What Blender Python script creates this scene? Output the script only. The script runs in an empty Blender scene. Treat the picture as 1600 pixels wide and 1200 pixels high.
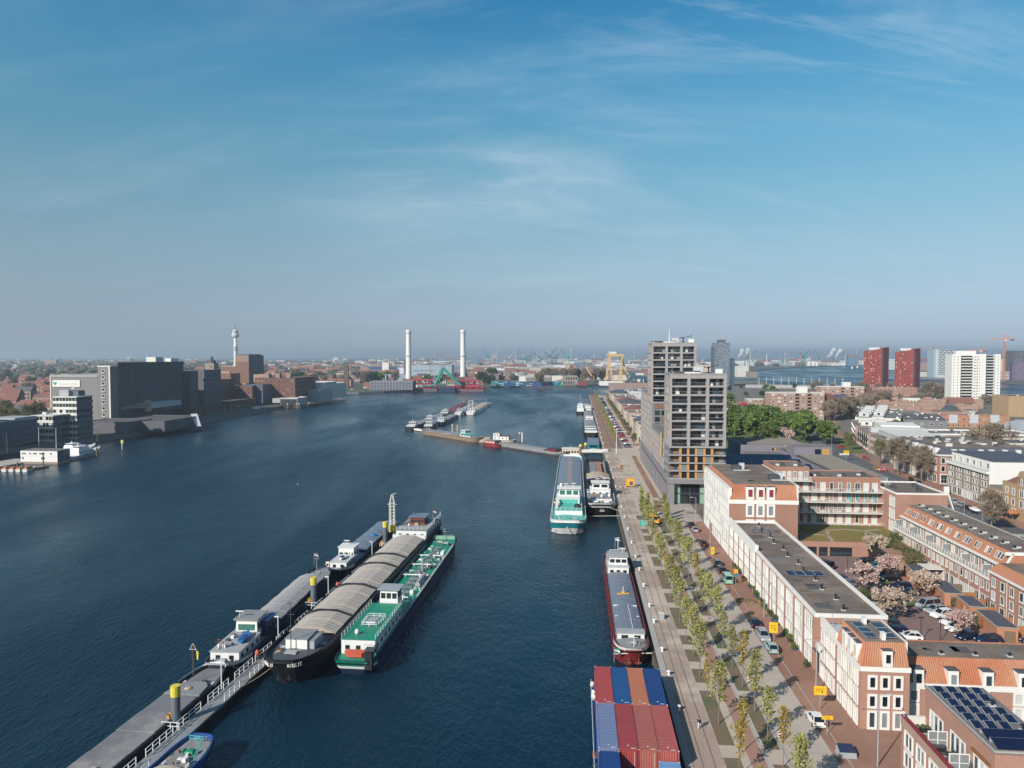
import math
# ---------------------------------------------------------------- light and sky settings
R=math.radians
SKY_AIR,SKY_DUST,SKY_OZ=1.0,0.6,6.0
SKY_STR=0.15
SKY_GRADE=[(0,(0.513,0.575,0.775)),(0.031,(0.461,0.459,0.568)),(0.05,(0.495,0.458,0.518)),(0.085,(0.557,0.494,0.463)),(0.137,(0.638,0.585,0.474)),(0.204,(0.627,0.676,0.523)),(0.285,(0.513,0.746,0.594)),(0.36,(0.396,0.766,0.657)),(0.437,(0.22,0.673,0.661)),(0.6,(0.17,0.55,0.6)),(1.0,(0.11,0.38,0.47))]
CL_ROT,CL_LOC,CL_AMT,CL_COL=50,(5.5,8.,0),.62,(3.1,3.75,4.2)
SUN_E=5.0; SUN_COL=(1.0,.93,.84); EXPO=0.37
HAZE_D=1.45e-4
WATER_SPEC=.5; WATER_BUMP=2.; WATER_ROUGH=.34; HAZE_COL=(.78,.90,1.0,1)
import bpy, math, random
import numpy as np
from mathutils import Vector, Matrix
R=math.radians
rnd=random.Random(7)
S=bpy.context.scene; C=S.collection; D=bpy.data
# ---------------------------------------------------------------- camera
H=54.0
cam=D.cameras.new('camera'); co=D.objects.new('camera',cam); C.objects.link(co)
cam.sensor_fit='HORIZONTAL'; cam.sensor_width=36.0; cam.lens=36.0*1130/1600; cam.clip_start=1; cam.clip_end=60000
PIT=math.atan(44/1130)
co.location=(0,0,H); co.rotation_euler=(math.pi/2-PIT,0,0); S.camera=co
# ---------------------------------------------------------------- daylight
SUN_EL=R(31); SUN_AZ=R(222)          # the sun stands behind and to the left of the camera
sd=Vector((math.sin(SUN_AZ)*math.cos(SUN_EL),math.cos(SUN_AZ)*math.cos(SUN_EL),math.sin(SUN_EL)))
W=D.worlds.new('World'); S.world=W; W.use_nodes=True
nt=W.node_tree; nt.nodes.clear()
def N(t,ty,**k):
    n=t.nodes.new(ty)
    for a,b in k.items():
        if a in n.bl_rna.properties: setattr(n,a,b)
        else: n.inputs[a.replace('_',' ')].default_value=b
    return n
def ramp(t,fac,stops):
    n=t.nodes.new('ShaderNodeValToRGB'); t.links.new(fac,n.inputs[0]); e=n.color_ramp.elements
    while len(e)<len(stops): e.new(.5)
    for i,(p,c) in enumerate(stops):
        e[i].position=p; e[i].color=(c,c,c,1) if isinstance(c,(int,float)) else (*c,1)
    return n.outputs[0]
def mix(t,fac,a,b,mode='MIX'):
    n=t.nodes.new('ShaderNodeMix'); n.data_type='RGBA'; n.blend_type=mode
    for s,v in ((0,fac),(6,a),(7,b)):
        if hasattr(v,'is_output'): t.links.new(v,n.inputs[s])
        else: n.inputs[s].default_value=v if s==0 else (*v,1)
    return n.outputs[2]
def math_(t,op,a,b=0.,c=0.,clamp=False):
    n=t.nodes.new('ShaderNodeMath'); n.operation=op; n.use_clamp=clamp
    for i,v in enumerate((a,b,c)):
        if hasattr(v,'is_output'): t.links.new(v,n.inputs[i])
        else: n.inputs[i].default_value=v
    return n.outputs[0]
sky=N(nt,'ShaderNodeTexSky'); sky.sky_type='NISHITA'; sky.sun_disc=False
sky.sun_elevation=SUN_EL; sky.sun_rotation=SUN_AZ; sky.altitude=0; sky.air_density=SKY_AIR; sky.dust_density=SKY_DUST; sky.ozone_density=SKY_OZ
tc=N(nt,'ShaderNodeTexCoord')
sep=N(nt,'ShaderNodeSeparateXYZ'); nt.links.new(tc.outputs['Generated'],sep.inputs[0])
# cirrus: wind-drawn streaks on a flat layer high above
zz=math_(nt,'ADD',math_(nt,'MAXIMUM',sep.outputs[2],0.0),0.42)
px=math_(nt,'DIVIDE',sep.outputs[0],zz); py=math_(nt,'DIVIDE',sep.outputs[1],zz)
cmb=N(nt,'ShaderNodeCombineXYZ'); nt.links.new(px,cmb.inputs[0]); nt.links.new(py,cmb.inputs[1])
mp=N(nt,'ShaderNodeMapping'); mp.inputs['Rotation'].default_value=(0,0,R(CL_ROT)); mp.inputs['Scale'].default_value=(.36,1.05,1); mp.inputs['Location'].default_value=CL_LOC
nt.links.new(cmb.outputs[0],mp.inputs[0])
n1=N(nt,'ShaderNodeTexNoise',Scale=2.3,Detail=10.,Roughness=.60,Distortion=1.6); nt.links.new(mp.outputs[0],n1.inputs['Vector'])
n2=N(nt,'ShaderNodeTexNoise',Scale=1.1,Detail=4.,Roughness=.5,Distortion=.8); nt.links.new(mp.outputs[0],n2.inputs['Vector'])
mp3=N(nt,'ShaderNodeMapping'); mp3.inputs['Rotation'].default_value=(0,0,R(CL_ROT+25)); mp3.inputs['Scale'].default_value=(.5,3.2,1); nt.links.new(cmb.outputs[0],mp3.inputs[0])
n3=N(nt,'ShaderNodeTexNoise',Scale=2.2,Detail=10.,Roughness=.66,Distortion=2.4); nt.links.new(mp3.outputs[0],n3.inputs['Vector'])
c1=ramp(nt,n1.outputs[0],[(.44,0),(.76,1)]); c2=ramp(nt,n2.outputs[0],[(.40,0.05),(.62,1)]); c3=ramp(nt,n3.outputs[0],[(.48,0),(.85,.8)])
cl=math_(nt,'MULTIPLY',math_(nt,'ADD',c1,c3),c2,clamp=True)
lowveil=ramp(nt,sep.outputs[2],[(.02,.0),(.09,.55),(.2,1.)])
cl=math_(nt,'MULTIPLY',math_(nt,'MULTIPLY',cl,CL_AMT),lowveil)
grade=ramp(nt,sep.outputs[2],SKY_GRADE)    # azure above, pale lavender towards the horizon
tint=mix(nt,1.0,sky.outputs[0],grade,'MULTIPLY')
withc=mix(nt,cl,tint,CL_COL)
bg=N(nt,'ShaderNodeBackground',Strength=SKY_STR); nt.links.new(withc,bg.inputs[0])
wo=N(nt,'ShaderNodeOutputWorld'); nt.links.new(bg.outputs[0],wo.inputs[0])
sl=D.lights.new('sun','SUN'); sl.energy=SUN_E; sl.angle=R(.53); sl.color=SUN_COL
so=D.objects.new('sun',sl); C.objects.link(so); so.rotation_euler=(-sd).to_track_quat('-Z','Y').to_euler(); so.location=(0,0,400)
S.view_settings.view_transform='Standard'; S.view_settings.look='None'; S.view_settings.exposure=EXPO; S.view_settings.gamma=1
S.view_settings.use_curve_mapping=False
S.render.engine='CYCLES'; S.cycles.max_bounces=6; S.cycles.diffuse_bounces=2; S.cycles.glossy_bounces=3; S.cycles.transparent_max_bounces=6; S.cycles.volume_bounces=0
S.cycles.use_denoising=True
# ---------------------------------------------------------------- materials
M={}
def mat(name,col,rough=.8,var=.12,scale=.6,fine=0.,fscale=8.,isl=0.,metal=0.,bump=0.,bscale=6.,spec=.5,col2=None,ramp2=(.45,.62),streak=0.,emit=0.):
    """principled surface: base colour with grain, patches, an optional second colour in blotches and per-piece variation"""
    m=D.materials.new(name); m.use_nodes=True; t=m.node_tree; b=t.nodes['Principled BSDF']
    b.inputs['Roughness'].default_value=rough; b.inputs['Metallic'].default_value=metal; b.inputs['Specular IOR Level'].default_value=spec
    c=(*[x*.88 for x in col],1)
    g=N(t,'ShaderNodeNewGeometry'); out=None
    def noise(sc,det=4.,vec=None):
        n=N(t,'ShaderNodeTexNoise',Scale=sc,Detail=det,Roughness=.6); t.links.new(vec or g.outputs['Position'],n.inputs['Vector']); return n.outputs[0]
    rgb=N(t,'ShaderNodeRGB'); rgb.outputs[0].default_value=c; out=rgb.outputs[0]
    if col2 is not None: out=mix(t,ramp(t,noise(scale*.5),[(ramp2[0],0),(ramp2[1],1)]),out,[x*.88 for x in col2])
    f=None
    if var: f=math_(t,'MULTIPLY_ADD',noise(scale),2*var*1.6,1-var*1.6)
    if fine:
        k=math_(t,'MULTIPLY_ADD',noise(fscale,2.),2*fine*1.8,1-fine*1.8); f=k if f is None else math_(t,'MULTIPLY',f,k)
    if streak:
        mpn=N(t,'ShaderNodeMapping'); mpn.inputs['Scale'].default_value=(1.3,1.3,.05); t.links.new(g.outputs['Position'],mpn.inputs[0])
        k=math_(t,'MULTIPLY_ADD',noise(1.,3.,mpn.outputs[0]),2*streak*1.6,1-streak*1.6); f=k if f is None else math_(t,'MULTIPLY',f,k)
    if isl:
        k=math_(t,'MULTIPLY_ADD',g.outputs['Random Per Island'],2*isl,1-isl); f=k if f is None else math_(t,'MULTIPLY',f,k)
    if f is not None:
        hsv=N(t,'ShaderNodeHueSaturation'); t.links.new(out,hsv.inputs['Color']); t.links.new(f,hsv.inputs['Value']); out=hsv.outputs[0]
    t.links.new(out,b.inputs['Base Color'])
    if bump:
        bn=N(t,'ShaderNodeBump',Strength=1.,Distance=bump); t.links.new(noise(bscale),bn.inputs['Height']); t.links.new(bn.outputs[0],b.inputs['Normal'])
    if emit: b.inputs['Emission Color'].default_value=c; b.inputs['Emission Strength'].default_value=emit
    M[name]=m; return m
def mat_isl(name,cols,rough=.85,fine=.0,fscale=1.,spec=.3):
    """pieces of one mesh picked from a list of colours"""
    m=D.materials.new(name); m.use_nodes=True; t=m.node_tree; b=t.nodes['Principled BSDF']; b.inputs['Roughness'].default_value=rough; b.inputs['Specular IOR Level'].default_value=spec
    g=N(t,'ShaderNodeNewGeometry'); r=t.nodes.new('ShaderNodeValToRGB'); r.color_ramp.interpolation='CONSTANT'; t.links.new(g.outputs['Random Per Island'],r.inputs[0])
    e=r.color_ramp.elements
    while len(e)<len(cols): e.new(.5)
    for i,c in enumerate(cols): e[i].position=i/len(cols); e[i].color=(*c,1)
    out=r.outputs[0]
    if fine:
        n=N(t,'ShaderNodeTexNoise',Scale=fscale,Detail=3.); t.links.new(g.outputs['Position'],n.inputs['Vector'])
        hsv=N(t,'ShaderNodeHueSaturation'); t.links.new(out,hsv.inputs['Color']); t.links.new(math_(t,'MULTIPLY_ADD',n.outputs[0],3*fine,1-1.5*fine),hsv.inputs['Value']); out=hsv.outputs[0]
    t.links.new(out,b.inputs['Base Color']); M[name]=m; return m
def mat_leaf(name,a,b_,rough=.7,transl=.25):
    m=D.materials.new(name); m.use_nodes=True; t=m.node_tree; p=t.nodes['Principled BSDF']; p.inputs['Roughness'].default_value=rough; p.inputs['Specular IOR Level'].default_value=.25
    g=N(t,'ShaderNodeNewGeometry'); o=N(t,'ShaderNodeObjectInfo')
    c=mix(t,g.outputs['Random Per Island'],a,b_); hsv=N(t,'ShaderNodeHueSaturation'); t.links.new(c,hsv.inputs['Color'])
    t.links.new(math_(t,'MULTIPLY_ADD',o.outputs['Random'],.35,.82),hsv.inputs['Value']); t.links.new(hsv.outputs[0],p.inputs['Base Color'])
    tr=N(t,'ShaderNodeBsdfTranslucent'); t.links.new(hsv.outputs[0],tr.inputs[0]); mx=N(t,'ShaderNodeMixShader'); mx.inputs[0].default_value=transl
    t.links.new(p.outputs[0],mx.inputs[1]); t.links.new(tr.outputs[0],mx.inputs[2]); t.links.new(mx.outputs[0],t.nodes['Material Output'].inputs[0])
    M[name]=m; return m
# ---------------------------------------------------------------- mesh builder
class MB:
    def __init__(s): s.v=[]; s.f=[]; s.m=[]; s.mats=[]
    def mi(s,m):
        if m not in s.mats: s.mats.append(m)
        return s.mats.index(m)
    def add(s,vs,fs,m):
        o=len(s.v); s.v+=[tuple(p) for p in vs]; k=s.mi(m)
        for f in fs: s.f.append(tuple(i+o for i in f)); s.m.append(k)
        return s
    def quad(s,a,b,c,d,m): return s.add([a,b,c,d],[(0,1,2,3)],m)
    def box(s,x0,x1,y0,y1,z0,z1,m,mtop=None):
        if x0>x1: x0,x1=x1,x0
        if y0>y1: y0,y1=y1,y0
        v=[(x0,y0,z0),(x1,y0,z0),(x1,y1,z0),(x0,y1,z0),(x0,y0,z1),(x1,y0,z1),(x1,y1,z1),(x0,y1,z1)]
        s.add(v,[(0,3,2,1),(0,1,5,4),(1,2,6,5),(2,3,7,6),(3,0,4,7)],m)
        s.f.append(tuple(len(s.v)-8+i for i in (4,5,6,7))); s.m.append(s.mi(mtop or m)); return s
    def obox(s,p,q,w,h,m):
        """square bar from p to q, width w, height h"""
        p=Vector(p); q=Vector(q); d=(q-p).normalized(); up=Vector((0,0,1))
        if abs(d.z)>.95: up=Vector((0,1,0))
        r=d.cross(up).normalized()*(w/2); u=r.cross(d).normalized()*(h/2)
        v=[p-r-u,p+r-u,p+r+u,p-r+u,q-r-u,q+r-u,q+r+u,q-r+u]
        return s.add(v,[(3,2,1,0),(4,5,6,7),(0,1,5,4),(1,2,6,5),(2,3,7,6),(3,0,4,7)],m)
    def prism(s,poly,z0,z1,m,mtop=None,inset=0):
        n=len(poly); a=sum(poly[i][0]*poly[(i+1)%n][1]-poly[(i+1)%n][0]*poly[i][1] for i in range(n))
        if a<0: poly=poly[::-1]
        cx=sum(p[0] for p in poly)/n; cy=sum(p[1] for p in poly)/n
        top=[(cx+(p[0]-cx)*(1-inset),cy+(p[1]-cy)*(1-inset)) for p in poly]
        v=[(p[0],p[1],z0) for p in poly]+[(p[0],p[1],z1) for p in top]
        s.add(v,[(i,(i+1)%n,n+(i+1)%n,n+i) for i in range(n)],m)
        o=len(s.v)-n; s.f.append(tuple(range(o,o+n))); s.m.append(s.mi(mtop or m)); return s
    def tube(s,p,q,r0,r1=None,n=8,m=None,cap=True):
        r1=r0 if r1 is None else r1; p=Vector(p); q=Vector(q); d=(q-p).normalized()
        a=d.cross(Vector((0,0,1)) if abs(d.z)<.9 else Vector((1,0,0))).normalized(); b=d.cross(a)
        v=[]
        for c_,r in ((p,r0),(q,r1)):
            for i in range(n):
                t=2*math.pi*i/n; v.append(c_+a*(r*math.cos(t))+b*(r*math.sin(t)))
        f=[(i,(i+1)%n,n+(i+1)%n,n+i) for i in range(n)]
        if cap: f+=[tuple(range(n))[::-1],tuple(range(n,2*n))]
        return s.add(v,f,m)
    def lathe(s,prof,n,m,c=(0,0,0)):
        v=[]
        for r,z in prof:
            for i in range(n):
                t=2*math.pi*i/n; v.append((c[0]+r*math.cos(t),c[1]+r*math.sin(t),c[2]+z))
        f=[]
        for k in range(len(prof)-1):
            for i in range(n): f.append((k*n+i,k*n+(i+1)%n,(k+1)*n+(i+1)%n,(k+1)*n+i))
        f.append(tuple(range((len(prof)-1)*n,len(prof)*n)))
        return s.add(v,f,m)
    def loft(s,rings,m,closed=True,caps=True):
        n=len(rings[0]); v=[p for r in rings for p in r]; f=[]
        for k in range(len(rings)-1):
            for i in range(n if closed else n-1): f.append((k*n+i,k*n+(i+1)%n,(k+1)*n+(i+1)%n,(k+1)*n+i))
        if caps: f+=[tuple(range(n))[::-1],tuple(range((len(rings)-1)*n,len(rings)*n))]
        return s.add(v,f,m)
    def sphere(s,c,r,m,n=8,sq=1.):
        prof=[(max(.001,r*math.sin(math.pi*i/n)),-r*sq*math.cos(math.pi*i/n)) for i in range(n+1)]
        return s.lathe(prof,n+2,m,c)
    def mesh(s,name,smooth=False):
        me=D.meshes.new(name); me.from_pydata(s.v,[],s.f)
        for m in s.mats: me.materials.append(M[m])
        if s.m and len(s.mats)>1: me.polygons.foreach_set('material_index',np.array(s.m,dtype=np.int32))
        if smooth: me.polygons.foreach_set('use_smooth',np.ones(len(s.f),dtype=bool))
        me.update(); return me
    def build(s,name,parent=None,loc=(0,0,0),rz=0.,smooth=False,**props):
        return obj(name,s.mesh(name,smooth),parent,loc,rz,**props)
def obj(name,me,parent=None,loc=(0,0,0),rz=0.,rot=None,scale=None,**props):
    o=D.objects.new(name,me); C.objects.link(o); o.parent=parent; o.location=loc
    o.rotation_euler=rot if rot else (0,0,rz)
    if scale: o.scale=scale if isinstance(scale,tuple) else (scale,)*3
    for k,v in props.items(): o[k]=v
    return o
def thing(name,label,cat,loc=(0,0,0),rz=0.,group=None,me=None,scale=None):
    o=obj(name,me,None,loc,rz,scale=scale); o['label']=label; o['category']=cat
    if group: o['group']=group
    return o
def dup(root,loc,rz,label=None,group=None,scale=None):
    r=root.copy(); C.objects.link(r); r.location=loc; r.rotation_euler=(0,0,rz)
    if scale: r.scale=scale if isinstance(scale,tuple) else (scale,)*3
    if label: r['label']=label
    if group: r['group']=group
    for ch in list(root.children):
        c=ch.copy(); C.objects.link(c); c.parent=r
        for g in ch.children:
            d=g.copy(); C.objects.link(d); d.parent=c
    return r
# ---------------------------------------------------------------- places
A=R(5.26); T0=13.588
def Q(s,t,z=3.0): # along the right-hand quay (s) and inland from its edge (t)
    t+=T0; return (s*math.sin(A)+t*math.cos(A), s*math.cos(A)-t*math.sin(A), z)
QZ=-A
def at(u,v,z=0.): # the point at height z seen at this spot of the 1600x1200 photograph
    x=(u-800)/1130; y=-(v-600)/1130; c=math.cos(PIT); s=math.sin(PIT)
    d=(x,c+y*s,-s+y*c); k=(z-H)/d[2]; return (d[0]*k,d[1]*k,z)
def far(u,dist,z=3.): # ground point at this distance in direction u
    return ((u-800)/1130*dist,dist,z)
# ---------------------------------------------------------------- the palette
P=mat
P('white',(.72,.695,.655),.6,.05,.4,streak=.04); P('offwhite',(.62,.60,.54),.7,.07,.4,streak=.06); P('cream',(.58,.50,.38),.75,.08,.5,streak=.05)
P('whitemetal',(.70,.72,.72),.4,.05,1.); P('greymetal',(.32,.34,.36),.45,.08,1.); P('lightgrey',(.48,.49,.50),.7,.08,.5); P('darkgrey',(.06,.065,.075),.6,.12,.6)
P('black',(.014,.015,.018),.5,.15,1.); P('rubber',(.02,.02,.022),.8,.1,2.)
P('brick',(.32,.17,.125),.9,.10,.35,fine=.10,fscale=5.,col2=(.31,.15,.10),streak=.05)
P('brick2',(.36,.195,.145),.9,.10,.3,fine=.10,fscale=5.,streak=.05); P('brickdark',(.16,.075,.055),.9,.10,.4,fine=.10,fscale=4.)
P('brickpink',(.36,.235,.185),.9,.09,.3,fine=.08,fscale=5.); P('brickgrey',(.27,.215,.17),.9,.10,.4,fine=.10,fscale=4.,streak=.05); P('brickorange',(.40,.19,.11),.9,.1,.4,fine=.10,fscale=4.)
P('brickyellow',(.38,.26,.15),.9,.1,.4,fine=.1,fscale=4.); P('redpanel',(.23,.038,.026),.75,.06,.2,fine=.05,fscale=2.)
P('tileorange',(.40,.18,.10),.8,.10,.35,fine=.14,fscale=3.5,col2=(.36,.12,.055)); P('tilered',(.20,.08,.06),.85,.12,.3,fine=.1,fscale=2.)
P('tileface',(.41,.175,.095),.8,.06,.3,fine=.05,fscale=3.)
P('gravel',(.15,.112,.09),.95,.24,.18,fine=.30,fscale=3.,col2=(.20,.155,.125)); P('bitumen',(.085,.082,.082),.9,.15,.2,fine=.12,fscale=3.)
P('bitumen2',(.16,.15,.145),.9,.12,.2,fine=.1,fscale=3.); P('slate',(.075,.077,.095),.7,.12,.3,fine=.1,fscale=3.)
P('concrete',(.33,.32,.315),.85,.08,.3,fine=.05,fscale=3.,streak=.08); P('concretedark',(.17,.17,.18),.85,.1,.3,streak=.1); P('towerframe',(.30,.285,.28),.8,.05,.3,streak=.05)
P('podium',(.21,.195,.21),.8,.07,.3,fine=.05,fscale=3.); P('orangepanel',(.50,.235,.06),.6,.06,.5); P('woodpanel',(.24,.095,.04),.7,.12,1.)
P('glass',(.012,.016,.022),.06,0,1.,spec=.9); P('glassblue',(.03,.05,.065),.08,.1,.5,spec=.9); P('glassgreen',(.035,.15,.11),.1,.05,.5,spec=.8)
P('curtain',(.50,.52,.50),.7,.1,.7); P('curtaingrey',(.20,.22,.23),.6,.15,.7); P('curtainteal',(.02,.26,.30),.7,.08,1.); P('curtainred',(.22,.02,.03),.7,.08,1.)
P('shadegreen',(.22,.36,.27),.6,.08,.5); P('purplegrey',(.21,.19,.225),.85,.06,.3,fine=.04,fscale=3.); P('mintwall',(.26,.46,.36),.7,.06,.3)
P('solar',(.008,.013,.040),.18,.15,.6,spec=.7); P('solarframe',(.42,.44,.46),.4,.05,1.)
P('asphalt',(.088,.088,.095),.95,.10,.12,fine=.10,fscale=4.,col2=(.11,.108,.108)); P('setts',(.345,.26,.21),.95,.12,.16,fine=.18,fscale=4.,col2=(.47,.375,.31),ramp2=(.47,.58))
P('settsgrey',(.38,.32,.275),.95,.08,.14,fine=.12,fscale=4.,col2=(.42,.36,.305)); P('concretepale',(.44,.37,.30),.95,.10,.25,fine=.10,fscale=3.)
P('redasphalt',(.33,.18,.135),.95,.08,.2,fine=.10,fscale=4.,col2=(.29,.18,.145)); P('redpaving',(.25,.13,.09),.95,.10,.15,fine=.14,fscale=4.,col2=(.30,.17,.12))
P('purplepaving',(.20,.13,.115),.95,.1,.2,fine=.12,fscale=4.); P('soil',(.17,.12,.075),.95,.15,.5,fine=.25,fscale=4.,col2=(.10,.105,.05)); P('kerb',(.36,.34,.31),.9,.08,.5)
P('grass',(.085,.125,.03),.95,.15,.3,fine=.25,fscale=5.,col2=(.12,.14,.045)); P('mossroof',(.20,.155,.035),.95,.18,.22,fine=.3,fscale=3.,col2=(.115,.125,.032)); P('gravelpath',(.32,.26,.20),.95,.1,.5,fine=.12,fscale=5.)
P('ground',(.16,.135,.115),.95,.14,.05,fine=.1,fscale=.5,col2=(.12,.125,.085)); P('farground',(.10,.095,.08),.95,.2,.01,fine=.1,fscale=.2,col2=(.07,.085,.05))
P('quaywood',(.10,.082,.055),.95,.2,.5,fine=.3,fscale=3.,streak=.25); P('timber',(.17,.12,.075),.9,.15,1.,streak=.1); P('timberorange',(.36,.15,.055),.8,.12,1.)
P('yellow',(.62,.52,.06),.5,.06,.6,streak=.06); P('signyellow',(.80,.46,.015),.5,.03,1.); P('machineyellow',(.72,.34,.03),.5,.06,1.); P('craneyellow',(.60,.38,.15),.6,.06,.3)
P('pilegrey',(.11,.125,.15),.6,.12,.4,streak=.15); P('deckgrey',(.23,.24,.25),.7,.14,.5,fine=.1,fscale=3.,col2=(.22,.18,.15),ramp2=(.52,.68)); P('decksteel',(.17,.165,.175),.75,.16,.18,fine=.1,fscale=2.,col2=(.27,.255,.25),ramp2=(.48,.60))
P('hatchbeige',(.40,.335,.27),.75,.07,.25,fine=.06,fscale=2.,streak=.03); P('hatchgrey',(.25,.24,.245),.6,.12,.3,fine=.06,fscale=2.); P('hatchblue',(.16,.185,.235),.45,.07,.3,fine=.04,fscale=2.); P('hatchpale',(.34,.345,.36),.6,.08,.4)
P('hullblack',(.014,.015,.019),.45,.2,.3,streak=.3,col2=(.05,.032,.024),ramp2=(.6,.72)); P('hullnavy',(.018,.03,.07),.45,.15,.3,streak=.25); P('hullwhite',(.68,.68,.66),.45,.05,.3,streak=.06); P('hullred',(.21,.024,.024),.5,.12,.3,streak=.16); P('hullteal',(.008,.19,.24),.4,.06,.3)
P('hullgreen',(.005,.20,.11),.4,.1,.3,streak=.14); P('hullbrown',(.20,.145,.105),.8,.15,.3,streak=.2); P('hullblue',(.02,.075,.24),.45,.06,.3); P('antifoul',(.12,.03,.02),.7,.2,.4)
P('tankgreen',(.004,.24,.135),.5,.07,.35,fine=.10,fscale=1.2,col2=(.03,.20,.13),ramp2=(.5,.62)); P('tealdeck',(.08,.42,.36),.5,.07,.4); P('lifeboat',(.50,.09,.05),.5,.06,.5); P('boatblue',(.01,.15,.38),.45,.06,.5); P('rust',(.20,.075,.035),.9,.2,.8)
P('brownwood',(.17,.055,.03),.4,.12,.8); P('tan',(.45,.35,.24),.7,.08,.5)
for n,c in dict(cred=(.36,.055,.05),cblue=(.012,.07,.21),corange=(.43,.15,.075),cdkblue=(.01,.045,.17),clilac=(.15,.19,.32),cmaroon=(.30,.045,.045),crust=(.34,.10,.075),cbrick=(.36,.085,.075),clblue=(.14,.30,.52)).items():
    P(n,c,.55,.10,.22,fine=.06,fscale=1.5,streak=.04)
P('doororange',(.42,.12,.02),.6,.1,.5,streak=.08); P('plate',(.66,.60,.30),.5,0); P('lampglass',(.7,.68,.62),.2,0); P('taillight',(.35,.01,.01),.3,0); P('tyre',(.014,.014,.015),.85,.1,3.)
for n,c in dict(silver=(.36,.38,.40),grey=(.13,.14,.155),black=(.008,.008,.011),navy=(.006,.012,.045),white=(.75,.75,.74),mint=(.23,.50,.38),paleblue=(.26,.42,.44),red=(.36,.012,.015),teal=(.03,.16,.19),beige=(.45,.40,.33)).items():
    P('paint_'+n,c,.22,.03,.6,spec=.7,metal=.15 if n in('silver','grey') else 0)
P('skin',(.45,.27,.19),.6,.03); P('clothdark',(.015,.016,.02),.85,.1,4.); P('clothwhite',(.6,.58,.55),.85,.05,4.); P('hair',(.03,.02,.012),.7,.1,9.); P('clothblue',(.05,.07,.14),.85,.08,4.)
P('bark',(.12,.092,.068),.95,.15,2.); P('barkgrey',(.19,.16,.13),.95,.15,2.)
mat_leaf('leaf_young',(.23,.23,.06),(.36,.345,.13)); mat_leaf('leaf_yellow',(.28,.20,.045),(.38,.29,.08)); mat_leaf('leaf_green',(.075,.125,.026),(.145,.20,.05)); mat_leaf('leaf_dark',(.03,.055,.018),(.055,.085,.028))
mat_leaf('leaf_olive',(.14,.135,.03),(.23,.20,.06)); mat_leaf('twig',(.17,.135,.095),(.28,.215,.155),.9,.1); mat_leaf('twig_green',(.12,.11,.05),(.19,.17,.08),.9,.1); mat_leaf('blossom',(.42,.28,.25),(.57,.43,.38)); mat_leaf('blossom_red',(.34,.06,.11),(.50,.14,.20)); mat_leaf('blossom_pale',(.40,.30,.22),(.55,.44,.37))
mat_leaf('shrub',(.05,.075,.025),(.10,.12,.045))
mat_isl('farwall',[(.30,.16,.115),(.40,.34,.27),(.24,.13,.10),(.52,.49,.44),(.34,.24,.19),(.20,.15,.13),(.62,.60,.57),(.30,.20,.16)]); mat_isl('farroof',[(.20,.085,.06),(.12,.10,.095),(.26,.10,.06),(.16,.14,.135),(.09,.085,.085),(.30,.28,.26),(.22,.11,.08)])
mat_isl('industry',[(.55,.55,.54),(.30,.31,.33),(.12,.20,.30),(.40,.36,.30),(.24,.12,.09),(.62,.62,.60),(.18,.22,.25),(.46,.40,.33)]); mat_isl('boxes',[(.02,.10,.22),(.03,.16,.26),(.30,.06,.05),(.03,.22,.16),(.45,.44,.42),(.02,.08,.17),(.35,.16,.06)])
mat_isl('wood_mass',[(.075,.062,.045),(.055,.062,.036),(.09,.075,.055),(.045,.055,.032),(.07,.055,.042),(.08,.082,.05)],.95,.25,.3)
# ---------------------------------------------------------------- windows
_wm={}
def win_mesh(w,h,ft,nx,ny,depth,frame,sill=0):
    k=('f',w,h,ft,nx,ny,depth,frame,sill)
    if k not in _wm:
        b=MB(); a=w/2; d=depth
        b.box(-a,-a+ft,-d,0,0,h,frame); b.box(a-ft,a,-d,0,0,h,frame)
        b.box(-a+ft,a-ft,-d,0,0,ft,frame); b.box(-a+ft,a-ft,-d,0,h-ft,h,frame)
        iw=w-2*ft; ih=h-2*ft; t=min(.06,ft*.6)
        for i in range(1,nx): x=-a+ft+iw*i/nx; b.box(x-t/2,x+t/2,-d*.8,-.012,ft,h-ft,frame)
        for j in range(1,ny): z=ft+ih*j/ny; b.box(-a+ft,a-ft,-d*.75,-.016,z-t/2,z+t/2,frame)
        if sill: b.box(-a-.06,a+.06,-d-.1,0,-.09,-.004,frame)
        _wm[k]=b.mesh('window')
    return _wm[k]
def pane_mesh(w,h,m,z0=0):
    k=('p',round(w,3),round(h,3),m,z0)
    if k not in _wm:
        b=MB(); b.quad((-w/2,-.02,z0),(w/2,-.02,z0),(w/2,-.02,z0+h),(-w/2,-.02,z0+h),m); _wm[k]=b.mesh('pane')
    return _wm[k]
FR={'F':0,'L':-math.pi/2,'R':math.pi/2,'B':math.pi}
GL=['glass','glass','glassblue','curtaingrey']
def window(par,p,face,w,h,ft=.1,nx=1,ny=1,frame='white',panes=GL,depth=.12,sill=0,name='window'):
    rz=FR[face] if isinstance(face,str) else face
    f=obj(name,win_mesh(w,h,ft,nx,ny,depth,frame,sill),par,p,rz)
    obj('pane',pane_mesh(w-2*ft,h-2*ft,rnd.choice(panes),ft),f)
    return f
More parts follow.
